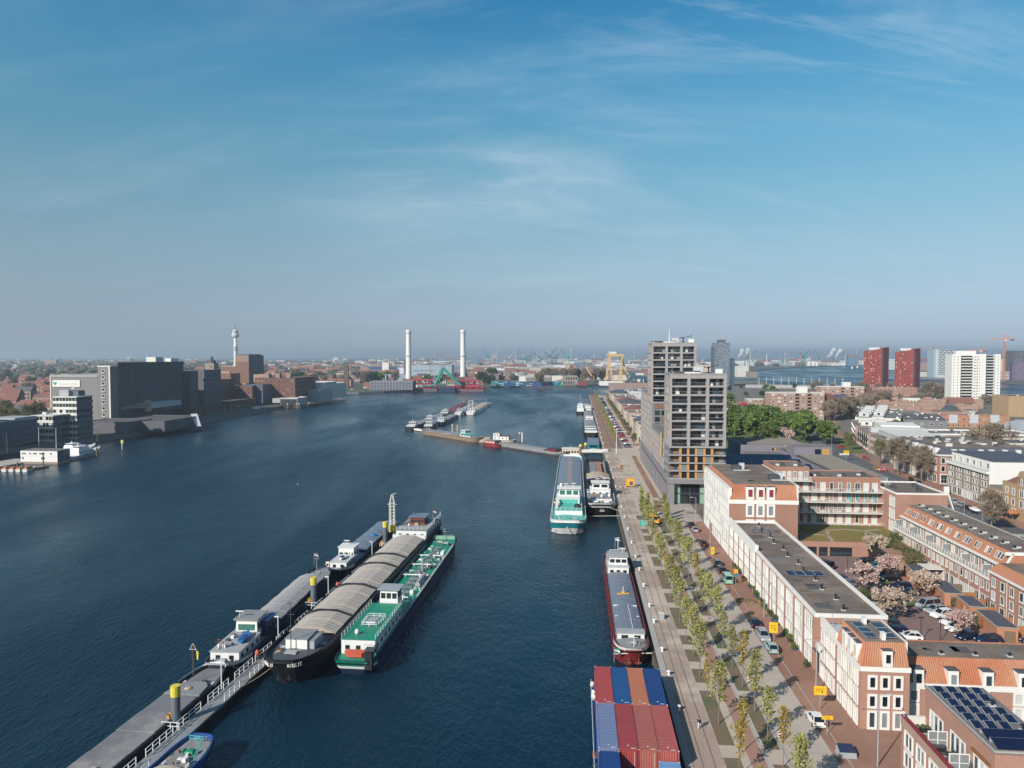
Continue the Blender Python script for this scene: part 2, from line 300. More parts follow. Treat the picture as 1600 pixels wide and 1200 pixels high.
class Bld:
    """a building: local x to its right, y to its back, z up from its ground"""
    def __init__(s,name,label,cat,loc,rz,w,d,group=None):
        s.w=w; s.d=d; s.root=thing(name,label,cat,loc,rz,group); s.bulk=None
    def fp(s,face,u,v,o=0.):
        return {'F':(u,-o,v),'L':(-o,u,v),'R':(s.w+o,u,v),'B':(u,s.d+o,v)}[face]
    def part(s,name,b,parent=None,**k): return b.build(name,parent or s.root,**k)
    def body(s,h,m='brick',roof='gravel',par=.4,pm=None,pw=.25,x0=0,y0=0,x1=None,y1=None,z0=0,name='wall'):
        x1=s.w if x1 is None else x1; y1=s.d if y1 is None else y1
        b=MB(); b.box(x0,x1,y0,y1,z0,h,m); o=b.build(name,s.root)
        b=MB(); b.box(x0+.05,x1-.05,y0+.05,y1-.05,h+.002,h+.06,roof); b.build('roof',s.root)
        if par:
            pm=pm or m; b=MB(); e=.03
            b.box(x0-e,x1+e,y0-e,y0+pw,h+.004,h+par,pm); b.box(x0-e,x1+e,y1-pw,y1+e,h+.004,h+par,pm)
            b.box(x0-e,x0+pw,y0+pw,y1-pw,h+.004,h+par,pm); b.box(x1-pw,x1+e,y0+pw,y1-pw,h+.004,h+par,pm); b.build('parapet',s.root)
        return o
    def wins(s,face,us,vs,w,h,single=True,x0=0,y0=0,w_=None,d_=None,off=0.,parent=None,**k):
        """windows on a face; us and vs are lists of window centres and sills"""
        if single:
            for v in vs:
                for u in us:
                    p=s.fp(face,u,v,off); window(parent or s.root,p,face,w,h,**k)
        else:
            if s.bulk is None: s.bulk=MB()
            fr=k.get('frame','white'); pn=k.get('panes',GL); ft=k.get('ft',.12)
            for v in vs:
                for u in us:
                    g=rnd.choice(pn)
                    for (a,z0,z1,o,m) in ((w/2,0,h,.05,fr),(w/2-ft,ft,h-ft,.09,g)):
                        c=[s.fp(face,u-a,v+z0,o+off),s.fp(face,u+a,v+z0,o+off),s.fp(face,u+a,v+z1,o+off),s.fp(face,u-a,v+z1,o+off)]
                        q=[s.fp(face,u-a,v+z0,off),s.fp(face,u+a,v+z0,off),s.fp(face,u+a,v+z1,off),s.fp(face,u-a,v+z1,off)]
                        if face in 'LB': c=c[::-1]; q=q[::-1]
                        s.bulk.add(c+q,[(0,1,2,3),(4,5,1,0),(5,6,2,1),(6,7,3,2),(7,4,0,3)],m)
    def done(s):
        if s.bulk is not None: o=s.bulk.build('window_set',s.root); o['kind']='stuff'; s.bulk=None
        return s
def rng(a,b,n): return [a+(b-a)*(i+.5)/n for i in range(n)]
def roof_unit(bl,x,y,z,w=1.,d=.8,h=.7,m='lightgrey',name='vent'):
    b=MB(); b.box(x-w/2,x+w/2,y-d/2,y+d/2,z,z+h,m); b.box(x-w/2-.06,x+w/2+.06,y-d/2-.06,y+d/2+.06,z+h,z+h+.08,m); b.build(name,bl.root)
def roof_pipe(bl,x,y,z,h=.8): 
    b=MB(); b.tube((x,y,z),(x,y,z+h),.16,n=7,m='black'); b.tube((x,y,z+h),(x,y,z+h+.16),.28,n=7,m='black'); b.box(x-.35,x+.35,y-.3,y+.3,z,z+.12,'lightgrey'); b.build('vent_pipe',bl.root)
_sp=None
def solar(bl,x,y,z,w=1.0,d=1.65,tilt=12,rz=0.,cells=True):
    k=('s',w,d)
    if k not in _wm:
        b=MB(); b.box(-w/2,w/2,-d/2,d/2,0,.04,'solarframe'); 
        b.quad((-w/2+.04,-d/2+.04,.046),(w/2-.04,-d/2+.04,.046),(w/2-.04,d/2-.04,.046),(-w/2+.04,d/2-.04,.046),'solar'); _wm[k]=b.mesh('solar_panel')
    return obj('solar_panel',_wm[k],bl.root,(x,y,z+.28),rot=(R(tilt),0,rz))
# ---------------------------------------------------------------- trees
def quads(name,c,ax,bx,m):
    """many small separate leaves: centres c, half-axes ax and bx"""
    n=len(c); v=np.empty((n,4,3),np.float32); v[:,0]=c-ax-bx; v[:,1]=c+ax-bx; v[:,2]=c+ax+bx; v[:,3]=c-ax+bx
    me=D.meshes.new(name); me.vertices.add(4*n); me.vertices.foreach_set('co',v.ravel()); me.loops.add(4*n); me.loops.foreach_set('vertex_index',np.arange(4*n,dtype=np.int32))
    me.polygons.add(n); me.polygons.foreach_set('loop_start',np.arange(0,4*n,4,dtype=np.int32)); me.polygons.foreach_set('loop_total',np.full(n,4,np.int32)); me.materials.append(M[m]); me.update(calc_edges=True); return me
def rvec(g,n):
    a=g.normal(size=(n,3)); return a/np.linalg.norm(a,axis=1)[:,None]
def skeleton(g,h,trunk,spread,rise,nb,r0,levels=2,lean=.03):
    """trunk and boughs as segments (p,q,r0,r1); returns them and the outer twig points"""
    seg=[]; tips=[]; p=np.array([0,0,0.]); top=h*.93; n=9; pts=[p]
    for i in range(n): p=p+np.array([g.normal()*lean*h/n,g.normal()*lean*h/n,top/n]); pts.append(p)
    for i in range(n): seg.append((pts[i],pts[i+1],r0*(1-.9*i/n),r0*(1-.9*(i+1)/n)))
    for k in range(nb):
        f=(k+.5)/nb; z=trunk+(top-trunk)*f*.94; i=min(n-1,int(z/top*n)); q=pts[i]+(pts[i+1]-pts[i])*(z/top*n-i)
        a=k*2.4+g.uniform(-.5,.5); L=spread*(math.sin(math.pi*min(1,.22+.72*f))**.8)*g.uniform(.75,1.15)
        d=np.array([math.cos(a),math.sin(a),rise*g.uniform(.7,1.3)]); d/=np.linalg.norm(d); e=q+d*L*np.array([1,1,1.])
        mid=(q+e)/2+np.array([0,0,L*.06]); rr=r0*(.42-.25*f); seg+= [(q,mid,rr,rr*.7),(mid,e,rr*.7,rr*.25)]
        tips.append(e); tips.append(mid*.4+e*.6)
        for j in range(3 if levels>1 else 0):
            b=g.uniform(.35,.95); s=q+(e-q)*b; d2=d+g.normal(size=3)*.55; d2/=np.linalg.norm(d2); e2=s+d2*L*g.uniform(.3,.55); seg.append((s,e2,rr*.4,rr*.12)); tips+= [e2,(s+e2)/2]
    tips.append(pts[-1]); tips.append(pts[-2]); return seg,np.array(tips)
def tree_meshes(seed,h,trunk,spread,rise,nb,r0,leaf,nleaf,lsize,clump,barkm='bark',twigs=False,tube_n=5,flat=1.):
    g=np.random.default_rng(seed); seg,tips=skeleton(g,h,trunk,spread,rise,nb,r0)
    b=MB()
    for p,q,a,c in seg: b.tube(p,q,max(a,.012),max(c,.008),tube_n,barkm,cap=False)
    tm=b.mesh('trunk',True)
    # light and heavy clumps: every twig point carries its own share of the leaves
    wgt=g.gamma(1.3,1.,len(tips)); wgt/=wgt.sum(); idx=g.choice(len(tips),nleaf,p=wgt)
    off=rvec(g,nleaf)*(g.random(nleaf)**.45)[:,None]*clump; off[:,2]*=flat; c=tips[idx]+off
    s=lsize*g.uniform(.55,1.3,nleaf)[:,None]
    if twigs:
        ax=off/np.maximum(1e-3,np.linalg.norm(off,axis=1))[:,None]+rvec(g,nleaf)*.5+np.array([0,0,.35]); ax/=np.linalg.norm(ax,axis=1)[:,None]; bx=np.cross(ax,rvec(g,nleaf)); bx/=np.maximum(1e-3,np.linalg.norm(bx,axis=1))[:,None]
        cm=quads('crown',c,ax*s,bx*s*.10,leaf)
    else:
        ax=rvec(g,nleaf); bx=np.cross(ax,rvec(g,nleaf)); bx/=np.maximum(1e-3,np.linalg.norm(bx,axis=1))[:,None]; cm=quads('crown',c,ax*s,bx*s*.75,leaf)
    return tm,cm
_tv={}
def tree(kind,loc,label,scale=1.,group=None,name='tree',cat='tree',var=None,rz=None,sz=None):
    k=kind,(rnd.randrange(4) if var is None else var)
    if k not in _tv: _tv[k]=TREES[kind](100+k[1]*17+len(kind))
    tm,cm=_tv[k]; sc=scale*rnd.uniform(.94,1.06)
    t=thing(name,label,cat,loc,rnd.uniform(0,6.28) if rz is None else rz,group,scale=(sc,sc,sz or sc))
    obj('trunk',tm,t); obj('crown',cm,t); return t
TREES={
 'young':lambda s:tree_meshes(s,8.8,2.3,1.55,1.9,22,.085,'leaf_young',640,.118,.5,'barkgrey'),
 'youngyellow':lambda s:tree_meshes(s,7.8,2.4,1.2,2.0,16,.075,'leaf_yellow',400,.115,.45,'barkgrey'),
 'youngfar':lambda s:tree_meshes(s,9.,2.2,1.2,2.0,14,.09,'leaf_young',520,.19,.5,'barkgrey',tube_n=4),
 'poplar':lambda s:tree_meshes(s,10.,1.2,1.5,2.6,22,.11,'leaf_young',1300,.16,.5,'barkgrey'),
 'green':lambda s:tree_meshes(s,12.,2.6,5.2,.75,26,.32,'leaf_green',5200,.33,1.15,'bark',tube_n=5,flat=.8),
 'greenfar':lambda s:tree_meshes(s,12.,2.4,5.4,.7,20,.32,'leaf_green',2400,.5,1.3,'bark',tube_n=4,flat=.8),
 'darkfar':lambda s:tree_meshes(s,12.,2.4,5.,.8,20,.32,'leaf_dark',1800,.55,1.3,'bark',tube_n=4),
 'olive':lambda s:tree_meshes(s,11.,2.6,4.6,.8,22,.28,'leaf_olive',2800,.33,1.1,'bark'),
 'bare':lambda s:tree_meshes(s,13.,3.,4.6,1.0,26,.27,'twig',4200,.5,1.25,'barkgrey',True),
 'barefar':lambda s:tree_meshes(s,13.,2.6,5.4,.9,22,.3,'twig',2600,1.0,1.6,'barkgrey',True,4),
 'bud':lambda s:tree_meshes(s,13.,3.,4.4,1.0,24,.26,'twig_green',3000,.42,1.2,'bark',True),
 'cherry':lambda s:tree_meshes(s,5.6,1.5,3.1,.62,20,.14,'blossom',1900,.17,.65,'bark',flat=.75),
 'cherrypale':lambda s:tree_meshes(s,5.4,1.5,3.0,.6,20,.14,'blossom_pale',2000,.16,.65,'bark',flat=.75),
 'cherryfar':lambda s:tree_meshes(s,7.,1.5,4.,.7,18,.2,'blossom',1200,.4,1.1,'bark',tube_n=4),
 'redfar':lambda s:tree_meshes(s,7.,1.5,4.,.7,18,.2,'blossom_red',1200,.4,1.1,'bark',tube_n=4),
 'bush':lambda s:tree_meshes(s,3.,.4,1.7,.8,18,.07,'shrub',1500,.16,.6,'bark'),
 'bushbrown':lambda s:tree_meshes(s,3.2,.4,1.9,.9,18,.07,'twig_green',1500,.24,.6,'bark',True),
}
# ---------------------------------------------------------------- vehicles
def car_proto(kind):
    """body, glazing, roof, four wheels, lamps; nose towards +y"""
    P_={'hatch':(4.0,1.72,1.46,[(-1.95,.55),(-1.9,.92),(-.2,.95),(.75,.92),(1.75,.72),(1.98,.5)],(-1.78,.95,-1.25,.1)),
        'estate':(4.5,1.78,1.48,[(-2.2,.55),(-2.15,.95),(-.2,.97),(.95,.93),(2.0,.74),(2.24,.5)],(-2.08,1.1,-1.75,.3)),
        'sedan':(4.5,1.78,1.43,[(-2.2,.55),(-2.15,.92),(-1.5,.95),(.95,.92),(2.0,.74),(2.24,.5)],(-1.75,1.1,-1.0,.3)),
        'suv':(4.4,1.84,1.66,[(-2.15,.6),(-2.1,1.05),(-.2,1.08),(1.0,1.05),(1.95,.86),(2.2,.55)],(-2.0,1.15,-1.6,.35)),
        'van':(4.9,1.94,1.95,[(-2.4,.6),(-2.38,1.1),(0,1.12),(1.5,1.08),(2.2,.88),(2.42,.55)],(-2.36,1.75,-2.25,1.0)),
        'lorry':(6.2,2.2,2.6,[(-3.1,.6),(-3.08,1.3),(0,1.3),(2.2,1.3),(2.95,1.2),(3.1,.6)],(-3.06,2.95,-3.0,2.3))}[kind]
    L,Wd,Hh,prof,(g0,g1,r0,r1)=P_; w=Wd/2
    body=MB(); rings=[]
    for y,z in prof:
        e=.90 if abs(y)>L*.45 else 1.; rings.append([(-w*e,y,.28),(w*e,y,.28),(w*e,y,z*.72),(w*e*.93,y,z),(-w*e*.93,y,z),(-w*e,y,z*.72)])
    body.loft(rings,'BODY')
    zb=max(z for y,z in prof)-.02; zr=Hh; gl=MB()
    b4=[(-w*.9,g0,zb),(w*.9,g0,zb),(w*.9,g1,zb-.03),(-w*.9,g1,zb-.03)]; t4=[(-w*.72,r0,zr-.04),(w*.72,r0,zr-.04),(w*.72,r1,zr-.04),(-w*.72,r1,zr-.04)]
    gl.add(b4+t4,[(0,1,5,4),(1,2,6,5),(2,3,7,6),(3,0,4,7)],'glass')
    rf=MB(); rf.prism([(p[0]*1.01,p[1]) for p in t4],zr-.045,zr+.01,'BODY',inset=.04)
    pil=MB()   # pillars
    for i in range(4): pil.obox(b4[i],t4[i],.09,.09,'BODY')
    ym=(r0+r1)/2
    for sx in(-1,1): pil.obox((sx*w*.905,ym,zb),(sx*w*.725,ym,zr-.05),.09,.05,'BODY')
    wh=MB(); wh.tube((-.1,0,0),(.1,0,0),.31,n=10,m='tyre'); wh.tube((-.105,0,0),(.105,0,0),.18,n=8,m='paint_silver')
    lp=MB(); lp.box(-.2,.2,-.05,.05,-.07,.07,'lampglass'); tl=MB(); tl.box(-.13,.13,-.05,.05,-.12,.12,'taillight')
    pl=MB(); pl.box(-.26,.26,-.012,.012,-.055,.055,'plate')
    zh=prof[-2][1]*.78
    return dict(L=L,w=w,body=body,glazing=gl,roof=rf,pillars=pil,wheel=wh,head_lamp=lp,tail_lamp=tl,plate=pl,wy=L*.31,zh=zh,ends=(prof[0][0],prof[-1][0]))
_cars={}
def car(kind,color,loc,heading,label,group=None,full=True,name='parked_car',cat='car'):
    k=(kind,color,full)
    if k in _cars: return dup(_cars[k],loc,heading,label,group)
    p=car_proto(kind); t=thing(name,label,cat,loc,heading,group)
    def mk(n,b,l=(0,0,0)):
        me=_cars.get((kind,color,n))
        if me is None:
            b.mats=['paint_'+color if m=='BODY' else m for m in b.mats]; me=_cars[(kind,color,n)]=b.mesh(n)
        return obj(n,me,t,l)
    mk('body',p['body']); mk('glazing',p['glazing']); mk('roof',p['roof']); mk('pillars',p['pillars'])
    if full:
        for sx in(-1,1):
            for sy in(-1,1): mk('wheel',p['wheel'],(sx*(p['w']-.09),sy*p['wy'],.31))
            mk('head_lamp',p['head_lamp'],(sx*(p['w']-.32),p['ends'][1]-.06,p['zh'])); mk('tail_lamp',p['tail_lamp'],(sx*(p['w']-.22),p['ends'][0]+.02,.78))
        mk('plate',p['plate'],(0,p['ends'][0]-.03,.5))
    _cars[k]=t; return t
# ---------------------------------------------------------------- rails, poles, people
def railing(par,pts,h=1.05,sp=1.8,m='whitemetal',r=.035,bars=2,name='railing'):
    b=MB()
    for i in range(len(pts)-1):
        p,q=Vector(pts[i]),Vector(pts[i+1]); L=(q-p).length; n=max(1,round(L/sp))
        for k in range(n+1):
            c=p+(q-p)*(k/n); b.obox(c,c+Vector((0,0,h)),2*r,2*r,m)
        for j in range(bars):
            z=h*(j+1)/bars-r; b.obox(p+Vector((0,0,z)),q+Vector((0,0,z)),1.6*r,1.6*r,m)
    return b.build(name,par)
def person(loc,rz,label,top='clothdark',legs='clothwhite',stride=.35,sc=1.):
    """one continuous body grown over a skeleton, with hair and clothing laid over it"""
    V=[(0,0,.95),(0,0,1.15),(0,.0,1.38),(0,0,1.50),(0,.02,1.62),(0,.03,1.72)]; E=[(0,1),(1,2),(2,3),(3,4),(4,5)]; r=[.135,.12,.14,.055,.085,.09]
    def ch(st,pts):
        p=st
        for q,rr in pts: V.append(q); r.append(rr); E.append((p,len(V)-1)); p=len(V)-1
        return p
    for s in(-1,1):
        f=s*stride
        ch(0,[((s*.10,0,.90),.095),((s*.10,f*.45+.03,.50),.062),((s*.10,f-.05,.10),.042),((s*.11,f-.04,.045),.04),((s*.12,f+.14,.03),.032)])
        h=ch(2,[((s*.19,0,1.40),.06),((s*.24,-f*.35,1.13),.045),((s*.24,-f*.75+.04,.88),.034),((s*.24,-f*.8+.06,.80),.032)])
        for k in range(4): ch(h,[((s*.24+(k-1.5)*.004,-f*.8+.03+k*.019,.75),.009),((s*.235,-f*.8+.035+k*.019,.70+abs(k-1.5)*.008),.008)])
        ch(h,[((s*.225,-f*.8+.10,.775),.010),((s*.22,-f*.8+.11,.745),.009)])
    me=D.meshes.new('person'); me.from_pydata(V,E,[]); 
    o=obj('person',me,None,loc,rz,scale=sc); o['label']=label; o['category']='person'
    md=o.modifiers.new('skin','SKIN'); me.skin_vertices[0].data[0].use_root=True
    for i,x in enumerate(r): me.skin_vertices[0].data[i].radius=(x,x*.85)
    o.modifiers.new('sub','SUBSURF').levels=1; me.materials.append(M['skin']); o.modifiers['sub'].render_levels=1
    b=MB(); b.lathe([(.15,0.),(.165,.12),(.15,.25),(.175,.45),(.15,.56),(.07,.6)],10,top,(0,0,.86)); b.build('jacket',o,smooth=True)
    b=MB()
    for s in(-1,1):
        f=s*stride; b.tube((s*.10,0,.93),(s*.10,f*.45+.03,.50),.115,.08,8,legs); b.tube((s*.10,f*.45+.03,.50),(s*.10,f-.05,.10),.08,.062,8,legs)
    b.build('trousers',o,smooth=True)
    b=MB()
    for s in(-1,1):
        f=s*stride; b.tube((s*.19,0,1.41),(s*.24,-f*.35,1.13),.078,.06,8,top); b.tube((s*.24,-f*.35,1.13),(s*.24,-f*.75+.04,.90),.06,.046,8,top)
    b.build('sleeves',o,smooth=True)
    b=MB(); b.sphere((0,.005,1.70),.108,'hair',8); b.build('hair',o,smooth=True)
    b=MB()
    for s in(-1,1): b.sphere((s*.035,.115,1.675),.014,'black',5)
    b.tube((0,.11,1.665),(0,.14,1.645),.012,.017,5,'skin'); b.box(-.028,.028,.105,.118,1.612,1.622,'curtainred'); b.build('face',o)
    return o
def lamp_post(par_label,loc,rz=0,h=8.,arm=1.4,name='street_lamp',m='greymetal',group=None):
    t=thing(name,par_label,'street lamp',loc,rz,group)
    b=MB(); b.tube((0,0,0),(0,0,h),.09,.055,8,m); b.build('pole',t)
    if arm: b=MB(); b.tube((0,0,h),(arm,0,h+.12),.045,n=6,m=m); b.build('arm',t)
    b=MB(); b.box(arm-.1,arm+.5,-.13,.13,h+.06,h+.2,'lightgrey'); b.build('lantern',t); return t
# ================================================================ the setting
def struct(name,b,loc=(0,0,0),rz=0.,kind='structure'):
    o=b.build(name,None,loc,rz); o['kind']=kind; return o
# --- water of the harbour and the river
m=D.materials.new('water'); m.use_nodes=True; t=m.node_tree; b=t.nodes['Principled BSDF']; M['water']=m
b.inputs['Base Color'].default_value=(.002,.016,.030,1); b.inputs['IOR'].default_value=1.333; b.inputs['Specular IOR Level'].default_value=WATER_SPEC; b.inputs['Specular Tint'].default_value=(.38,.78,1,1)
g=N(t,'ShaderNodeNewGeometry')
def wn(sc,det,rot,st,ro=.55):
    mpn=N(t,'ShaderNodeMapping'); mpn.inputs['Rotation'].default_value=(0,0,R(rot)); mpn.inputs['Scale'].default_value=(1,st,1); t.links.new(g.outputs['Position'],mpn.inputs[0])
    n=N(t,'ShaderNodeTexNoise',Scale=sc,Detail=det,Roughness=ro,Distortion=.3); t.links.new(mpn.outputs[0],n.inputs['Vector']); return n.outputs[0]
h=math_(t,'ADD',math_(t,'MULTIPLY',wn(1.1,3.,20,.42),.24),math_(t,'MULTIPLY',wn(3.6,2.,-15,.5),.08))
h=math_(t,'ADD',h,math_(t,'MULTIPLY',wn(.10,2.,30,.6),.45))
wind=ramp(t,wn(.012,5.,25,.30,.6),[(.38,.35),(.64,1.25)])     # calmer and rougher patches
bn=N(t,'ShaderNodeBump',Distance=WATER_BUMP); t.links.new(h,bn.inputs['Height']); t.links.new(math_(t,'MULTIPLY',wind,.8,clamp=True),bn.inputs['Strength']); t.links.new(bn.outputs[0],b.inputs['Normal'])
t.links.new(math_(t,'MULTIPLY',wind,WATER_ROUGH),b.inputs['Roughness'])
w=MB(); w.quad((-16000,-350,0),(16000,-350,0),(16000,14500,0),(-16000,14500,0),'water'); struct('harbour_water',w)
# --- land
def px(u,v,z=0.): return at(u,v,z)[:2]
right=[Q(-140,0)[:2],Q(948,0)[:2],Q(952,24)[:2],Q(1180,40)[:2],Q(1300,150)[:2],px(1150,598),px(1185,596.5),px(1199,601),px(1230,604),px(1260,606.5),px(1300,607.5),px(1360,608),px(1440,611),px(1470,621),px(1600,620),(1100,1000),(2500,1050),(2500,-300),(-20,-300)]
w=MB(); w.prism(right,-1,3.0,'concretedark','ground'); struct('right_bank_ground',w)
left=[(-300,-300),(-300,250),(-283,380),(-268,425),(-252,480),(-244,560),(-240,660),(-236,740),(-240,820),(-256,930),(-262,1010)]+[px(u,v) for u,v in ((560,616),(600,614.5),(650,611.5),(700,609),(760,607),(820,605.5),(900,604),(1000,600),(1040,599),(1100,592),(1130,584),(1160,582.2),(1190,578.7),(1230,575.7),(1280,573.7),(1340,570.3),(1395,567.5),(1432,566.5),(1500,566),(1700,566))]+[(14500,6200),(14500,14000),(-15000,14000),(-15000,-300)]
w=MB(); w.prism(left,-1,3.0,'concretedark','farground'); struct('far_bank_ground',w)
pier=[px(u,v) for u,v in ((1437,592.3),(1500,593.2),(1560,598),(1602,601.5))]+[(1500,1600),(1500,2600),px(1445,577)]
w=MB(); w.prism(pier,-1,3.0,'concretedark','farground'); struct('river_pier_ground',w)
w=MB(); w.prism([px(1358,577),px(1420,577.5),px(1420,571.5),px(1358,571)],-1,3,'concretedark','farground'); struct('river_island_ground',w)
# --- quay on the right: timber-faced wall with a stone coping, then strips of paving
def strip(name,t0,t1,s0,s1,mt,lift=.02,kind='structure',thick=None):
    w=MB()
    if thick: w.box(t0,t1,s0,s1,0,thick,mt)
    else: w.quad((t0,s0,0),(t1,s0,0),(t1,s1,0),(t0,s1,0),mt)
    o=w.build(name,None,Q(0,0,3.0+(0 if thick else lift)),QZ); o['kind']=kind; return o
w=MB(); w.box(-.35,-.03,40,948,-.8,2.2,'quaywood')
for i in range(300): s=42+i*3; w.box(-.62,-.35,s,s+.35,-.8,2.0,'quaywood')
w.box(-.75,-.30,40,948,2.0,2.32,'quaywood')
o=w.build('quay_wall',None,Q(0,0,0),QZ); o['kind']='structure'
w=MB()
for i in range(150):
    s=50+i*3.; w.box(-.25,.75,s,s+2.96,0,.12,'kerb')
o=w.build('quay_coping',None,Q(0,0,3.0),QZ); o['kind']='structure'
w=MB(); w.box(-.25,.75,500.1,948,0,.12,'kerb'); o=w.build('quay_coping',None,Q(0,0,3.0),QZ); o['kind']='structure'
strip('quay_apron',.75,4.8,50,232,'setts'); strip('quay_apron',.75,6.,232,400,'setts'); strip('quay_apron',.75,5.0,400,946,'redpaving')
for s in (72,101,131,160,190,214): strip('apron_joint',.75,4.8,s,s+.25,'kerb',.03)
strip('footway',4.8,8.1,50,226,'concretepale'); strip('cycle_path',8.1,10.0,50,226,'redasphalt'); strip('kerb_strip',10.0,10.5,50,226,'kerb'); strip('footway',10.5,12.9,50,226,'concretepale',.018)
strip('street',12.9,19.0,50,231,'settsgrey',.022); strip('parking_lane',19.0,20.4,50,231,'redpaving',.018); strip('kerb_line',20.4,20.55,50,231,None or 'kerb',.03); strip('pavement',20.55,25.2,50,231,'redpaving',.022)
strip('pavement',24.9,31.5,56,101,'redpaving',.012); strip('rail_groove',2.0,2.09,50,400,'darkgrey',.032); strip('rail_groove',3.5,3.59,50,400,'darkgrey',.032)
PITS=[(62,69),(73,80),(84.5,92),(95,110.5),(113.2,118.2),(121,126),(128.2,132.5),(135.5,147),(150,156),(159,173),(176,184),(187,196),(200,206),(209,214)]
for a,b_ in PITS: strip('tree_pit',4.85,6.95,a,b_,'soil',.035,kind='stuff')
for a,b_ in ((60,75),(78,91),(94.5,109),(111,124),(127,140),(143,158),(161,176),(179,192),(195,207),(210,219)): strip('planting_strip',10.7,12.6,a,b_,'soil',.035,kind='stuff')
strip('kerb_strip',12.65,12.9,50,228,'kerb',thick=.12)
strip('forecourt',5.8,19.2,232,400,'concretepale',.016); strip('red_paving_band',13.3,15.6,262,371,'redpaving',.03); strip('forecourt',13.0,24.9,225,256,'settsgrey',.028); strip('red_paving_band',12.6,14.6,238,258,'redpaving',.034)
strip('parking_street',11.,21.0,400,946,'setts',.018); strip('tree_verge',6.0,9.0,404,946,'redpaving',.025)
for k in range(9): strip('parking_marking',11.2,14.2,404+k*7.,404.35+k*7.,'offwhite',.03)
for s0 in (147.3,149.1): 
    for k in range(7): strip('give_way_marking',13.3+k*.75,13.7+k*.75,s0,s0+.8,'offwhite',.03)
for k in range(2): strip('pavement_marking',20.0+k*.9,20.6+k*.9,95.2,96.2,'offwhite',.03)
# --- air
hz=D.materials.new('haze'); hz.use_nodes=True; t=hz.node_tree; t.nodes.clear(); v=N(t,'ShaderNodeVolumePrincipled',Density=HAZE_D,Anisotropy=.35); v.inputs['Color'].default_value=HAZE_COL
oo=N(t,'ShaderNodeOutputMaterial'); t.links.new(v.outputs[0],oo.inputs['Volume']); M['haze']=hz
w=MB(); w.box(-16500,16500,-420,14800,-2.5,126,'haze'); o=w.build('haze'); o['kind']='stuff'
# ================================================================ right bank: houses along the quay street
CUR=['curtain','curtain','curtain','curtaingrey','glass']
def slope(par,a,b_,c,d,m='tileorange',pitch=.32,name='roof_tiles',amp=.045):
    """ribbed tile slope: a-b along the eave, d-c along the ridge"""
    a,b_,c,d=map(Vector,(a,b_,c,d)); n=max(2,int((b_-a).length/pitch)); nr=(b_-a).cross(d-a).normalized()*amp
    w=MB(); lo=[];up=[]
    for i in range(2*n+1):
        f=i/(2*n); o=nr if i%2 else nr*-.4; lo.append(a+(b_-a)*f+o); up.append(d+(c-d)*f+o)
    w.add(lo+up,[(i,i+1,2*n+1+i+1,2*n+1+i) for i in range(2*n)],m); o=w.build(name,par); o['kind']='stuff'; return o
def dormer(bl,face,u,z,w=1.35,h=2.5,depth=1.6,pane=('glass',),hb=.0):
    """a boxed dormer standing out of the roof slope"""
    e=MB(); p=bl.fp(face,u,z,0)
    e.box(-w/2,w/2,0,depth,0,h,'white'); e.box(-w/2-.05,w/2+.05,-.06,depth,h+.003,h+.1,'slate')
    o=obj('dormer',e.mesh('dormer'),bl.root,p,FR[face])
    f=obj('window',win_mesh(w*.62,h*.62,.09,1,1,.06,'white'),o,(0.06,-.001,h*.2)); f.data.materials
    pn=obj('pane',pane_mesh(w*.62-.18,h*.62-.18,rnd.choice(pane),.09),o,(0.06,-.03,h*.2)); return o
def beam(bl,name,x0,x1,y0,y1,z0,z1,m): return MB().box(x0,x1,y0,y1,z0,z1,m).build(name,bl.root)
def pier_strip(bl,face,us,z0,z1,w,m,out=.06,name='pier'):
    for u in us:
        b=MB(); b.box(-w/2,w/2,-out,.05,0,z1-z0,m); obj(name,b.mesh(name),bl.root,bl.fp(face,u,z0),FR[face])
# ---- corner block with the orange mansard
K=Bld('corner_house','brick corner house with orange mansard roof and dark solar arrays at the near street corner','house',Q(101,24.9),QZ,6.4,9.4)
K.body(8.05,'brick2',par=0)
b=MB(); b.box(-.12,6.52,-.12,9.4,8.06,8.7,'white'); b.build('cornice',K.root)
tz=11.7; b=MB(); b.loft([[(.05,.05,8.71),(6.3,.05,8.71),(6.3,9.3,8.71),(.05,9.3,8.71)],[(.85,1.15,tz),(6.25,1.15,tz),(6.25,9.2,tz),(.85,9.2,tz)]],'tileface'); b.build('mansard',K.root)
slope(K.root,(.05,.0,8.72),(6.3,.0,8.72),(6.25,1.1,tz),(.85,1.1,tz)); slope(K.root,(0,9.3,8.72),(0,.05,8.72),(.8,1.15,tz),(.8,9.2,tz),'tileface')
beam(K,'roof',.9,6.2,1.2,9.15,tz+.004,tz+.08,'gravel'); beam(K,'roof_edge',6.2,6.42,.9,9.3,8.72,tz+.2,'white'); beam(K,'roof_edge',.85,6.2,9.0,9.2,tz+.005,tz+.2,'kerb')
for x in(2.1,4.7):
    for k in range(3): o=solar(K,x,2.7+k*1.9,tz+.1,1.55,1.8,0); 
for x,y in((3.3,7.9),(3.6,2.0)): roof_unit(K,x,y,tz+.08,.5,.8,.9,'white')
for u in(1.55,3.2,4.9):
    for v in(2.95,5.55): window(K.root,K.fp('F',u,v),'F',1.28,2.0,.30,panes=['glass'],depth=.14)
    window(K.root,K.fp('F',u,.05),'F',1.28,2.62,.3,panes=['curtaingrey','glassblue'],depth=.14,name='door')
dormer(K,'F',3.5,8.72,1.3,2.2,1.6)
for u in(2.2,4.3,6.4): dormer(K,'L',u,8.72,1.5,2.6,1.7,('curtain',))
for v in(.1,2.95,5.6):
    for u in(1.5,3.6,5.7,7.8): window(K.root,K.fp('L',u,v),'L',1.5,2.4,.2,2,panes=CUR,depth=.16)
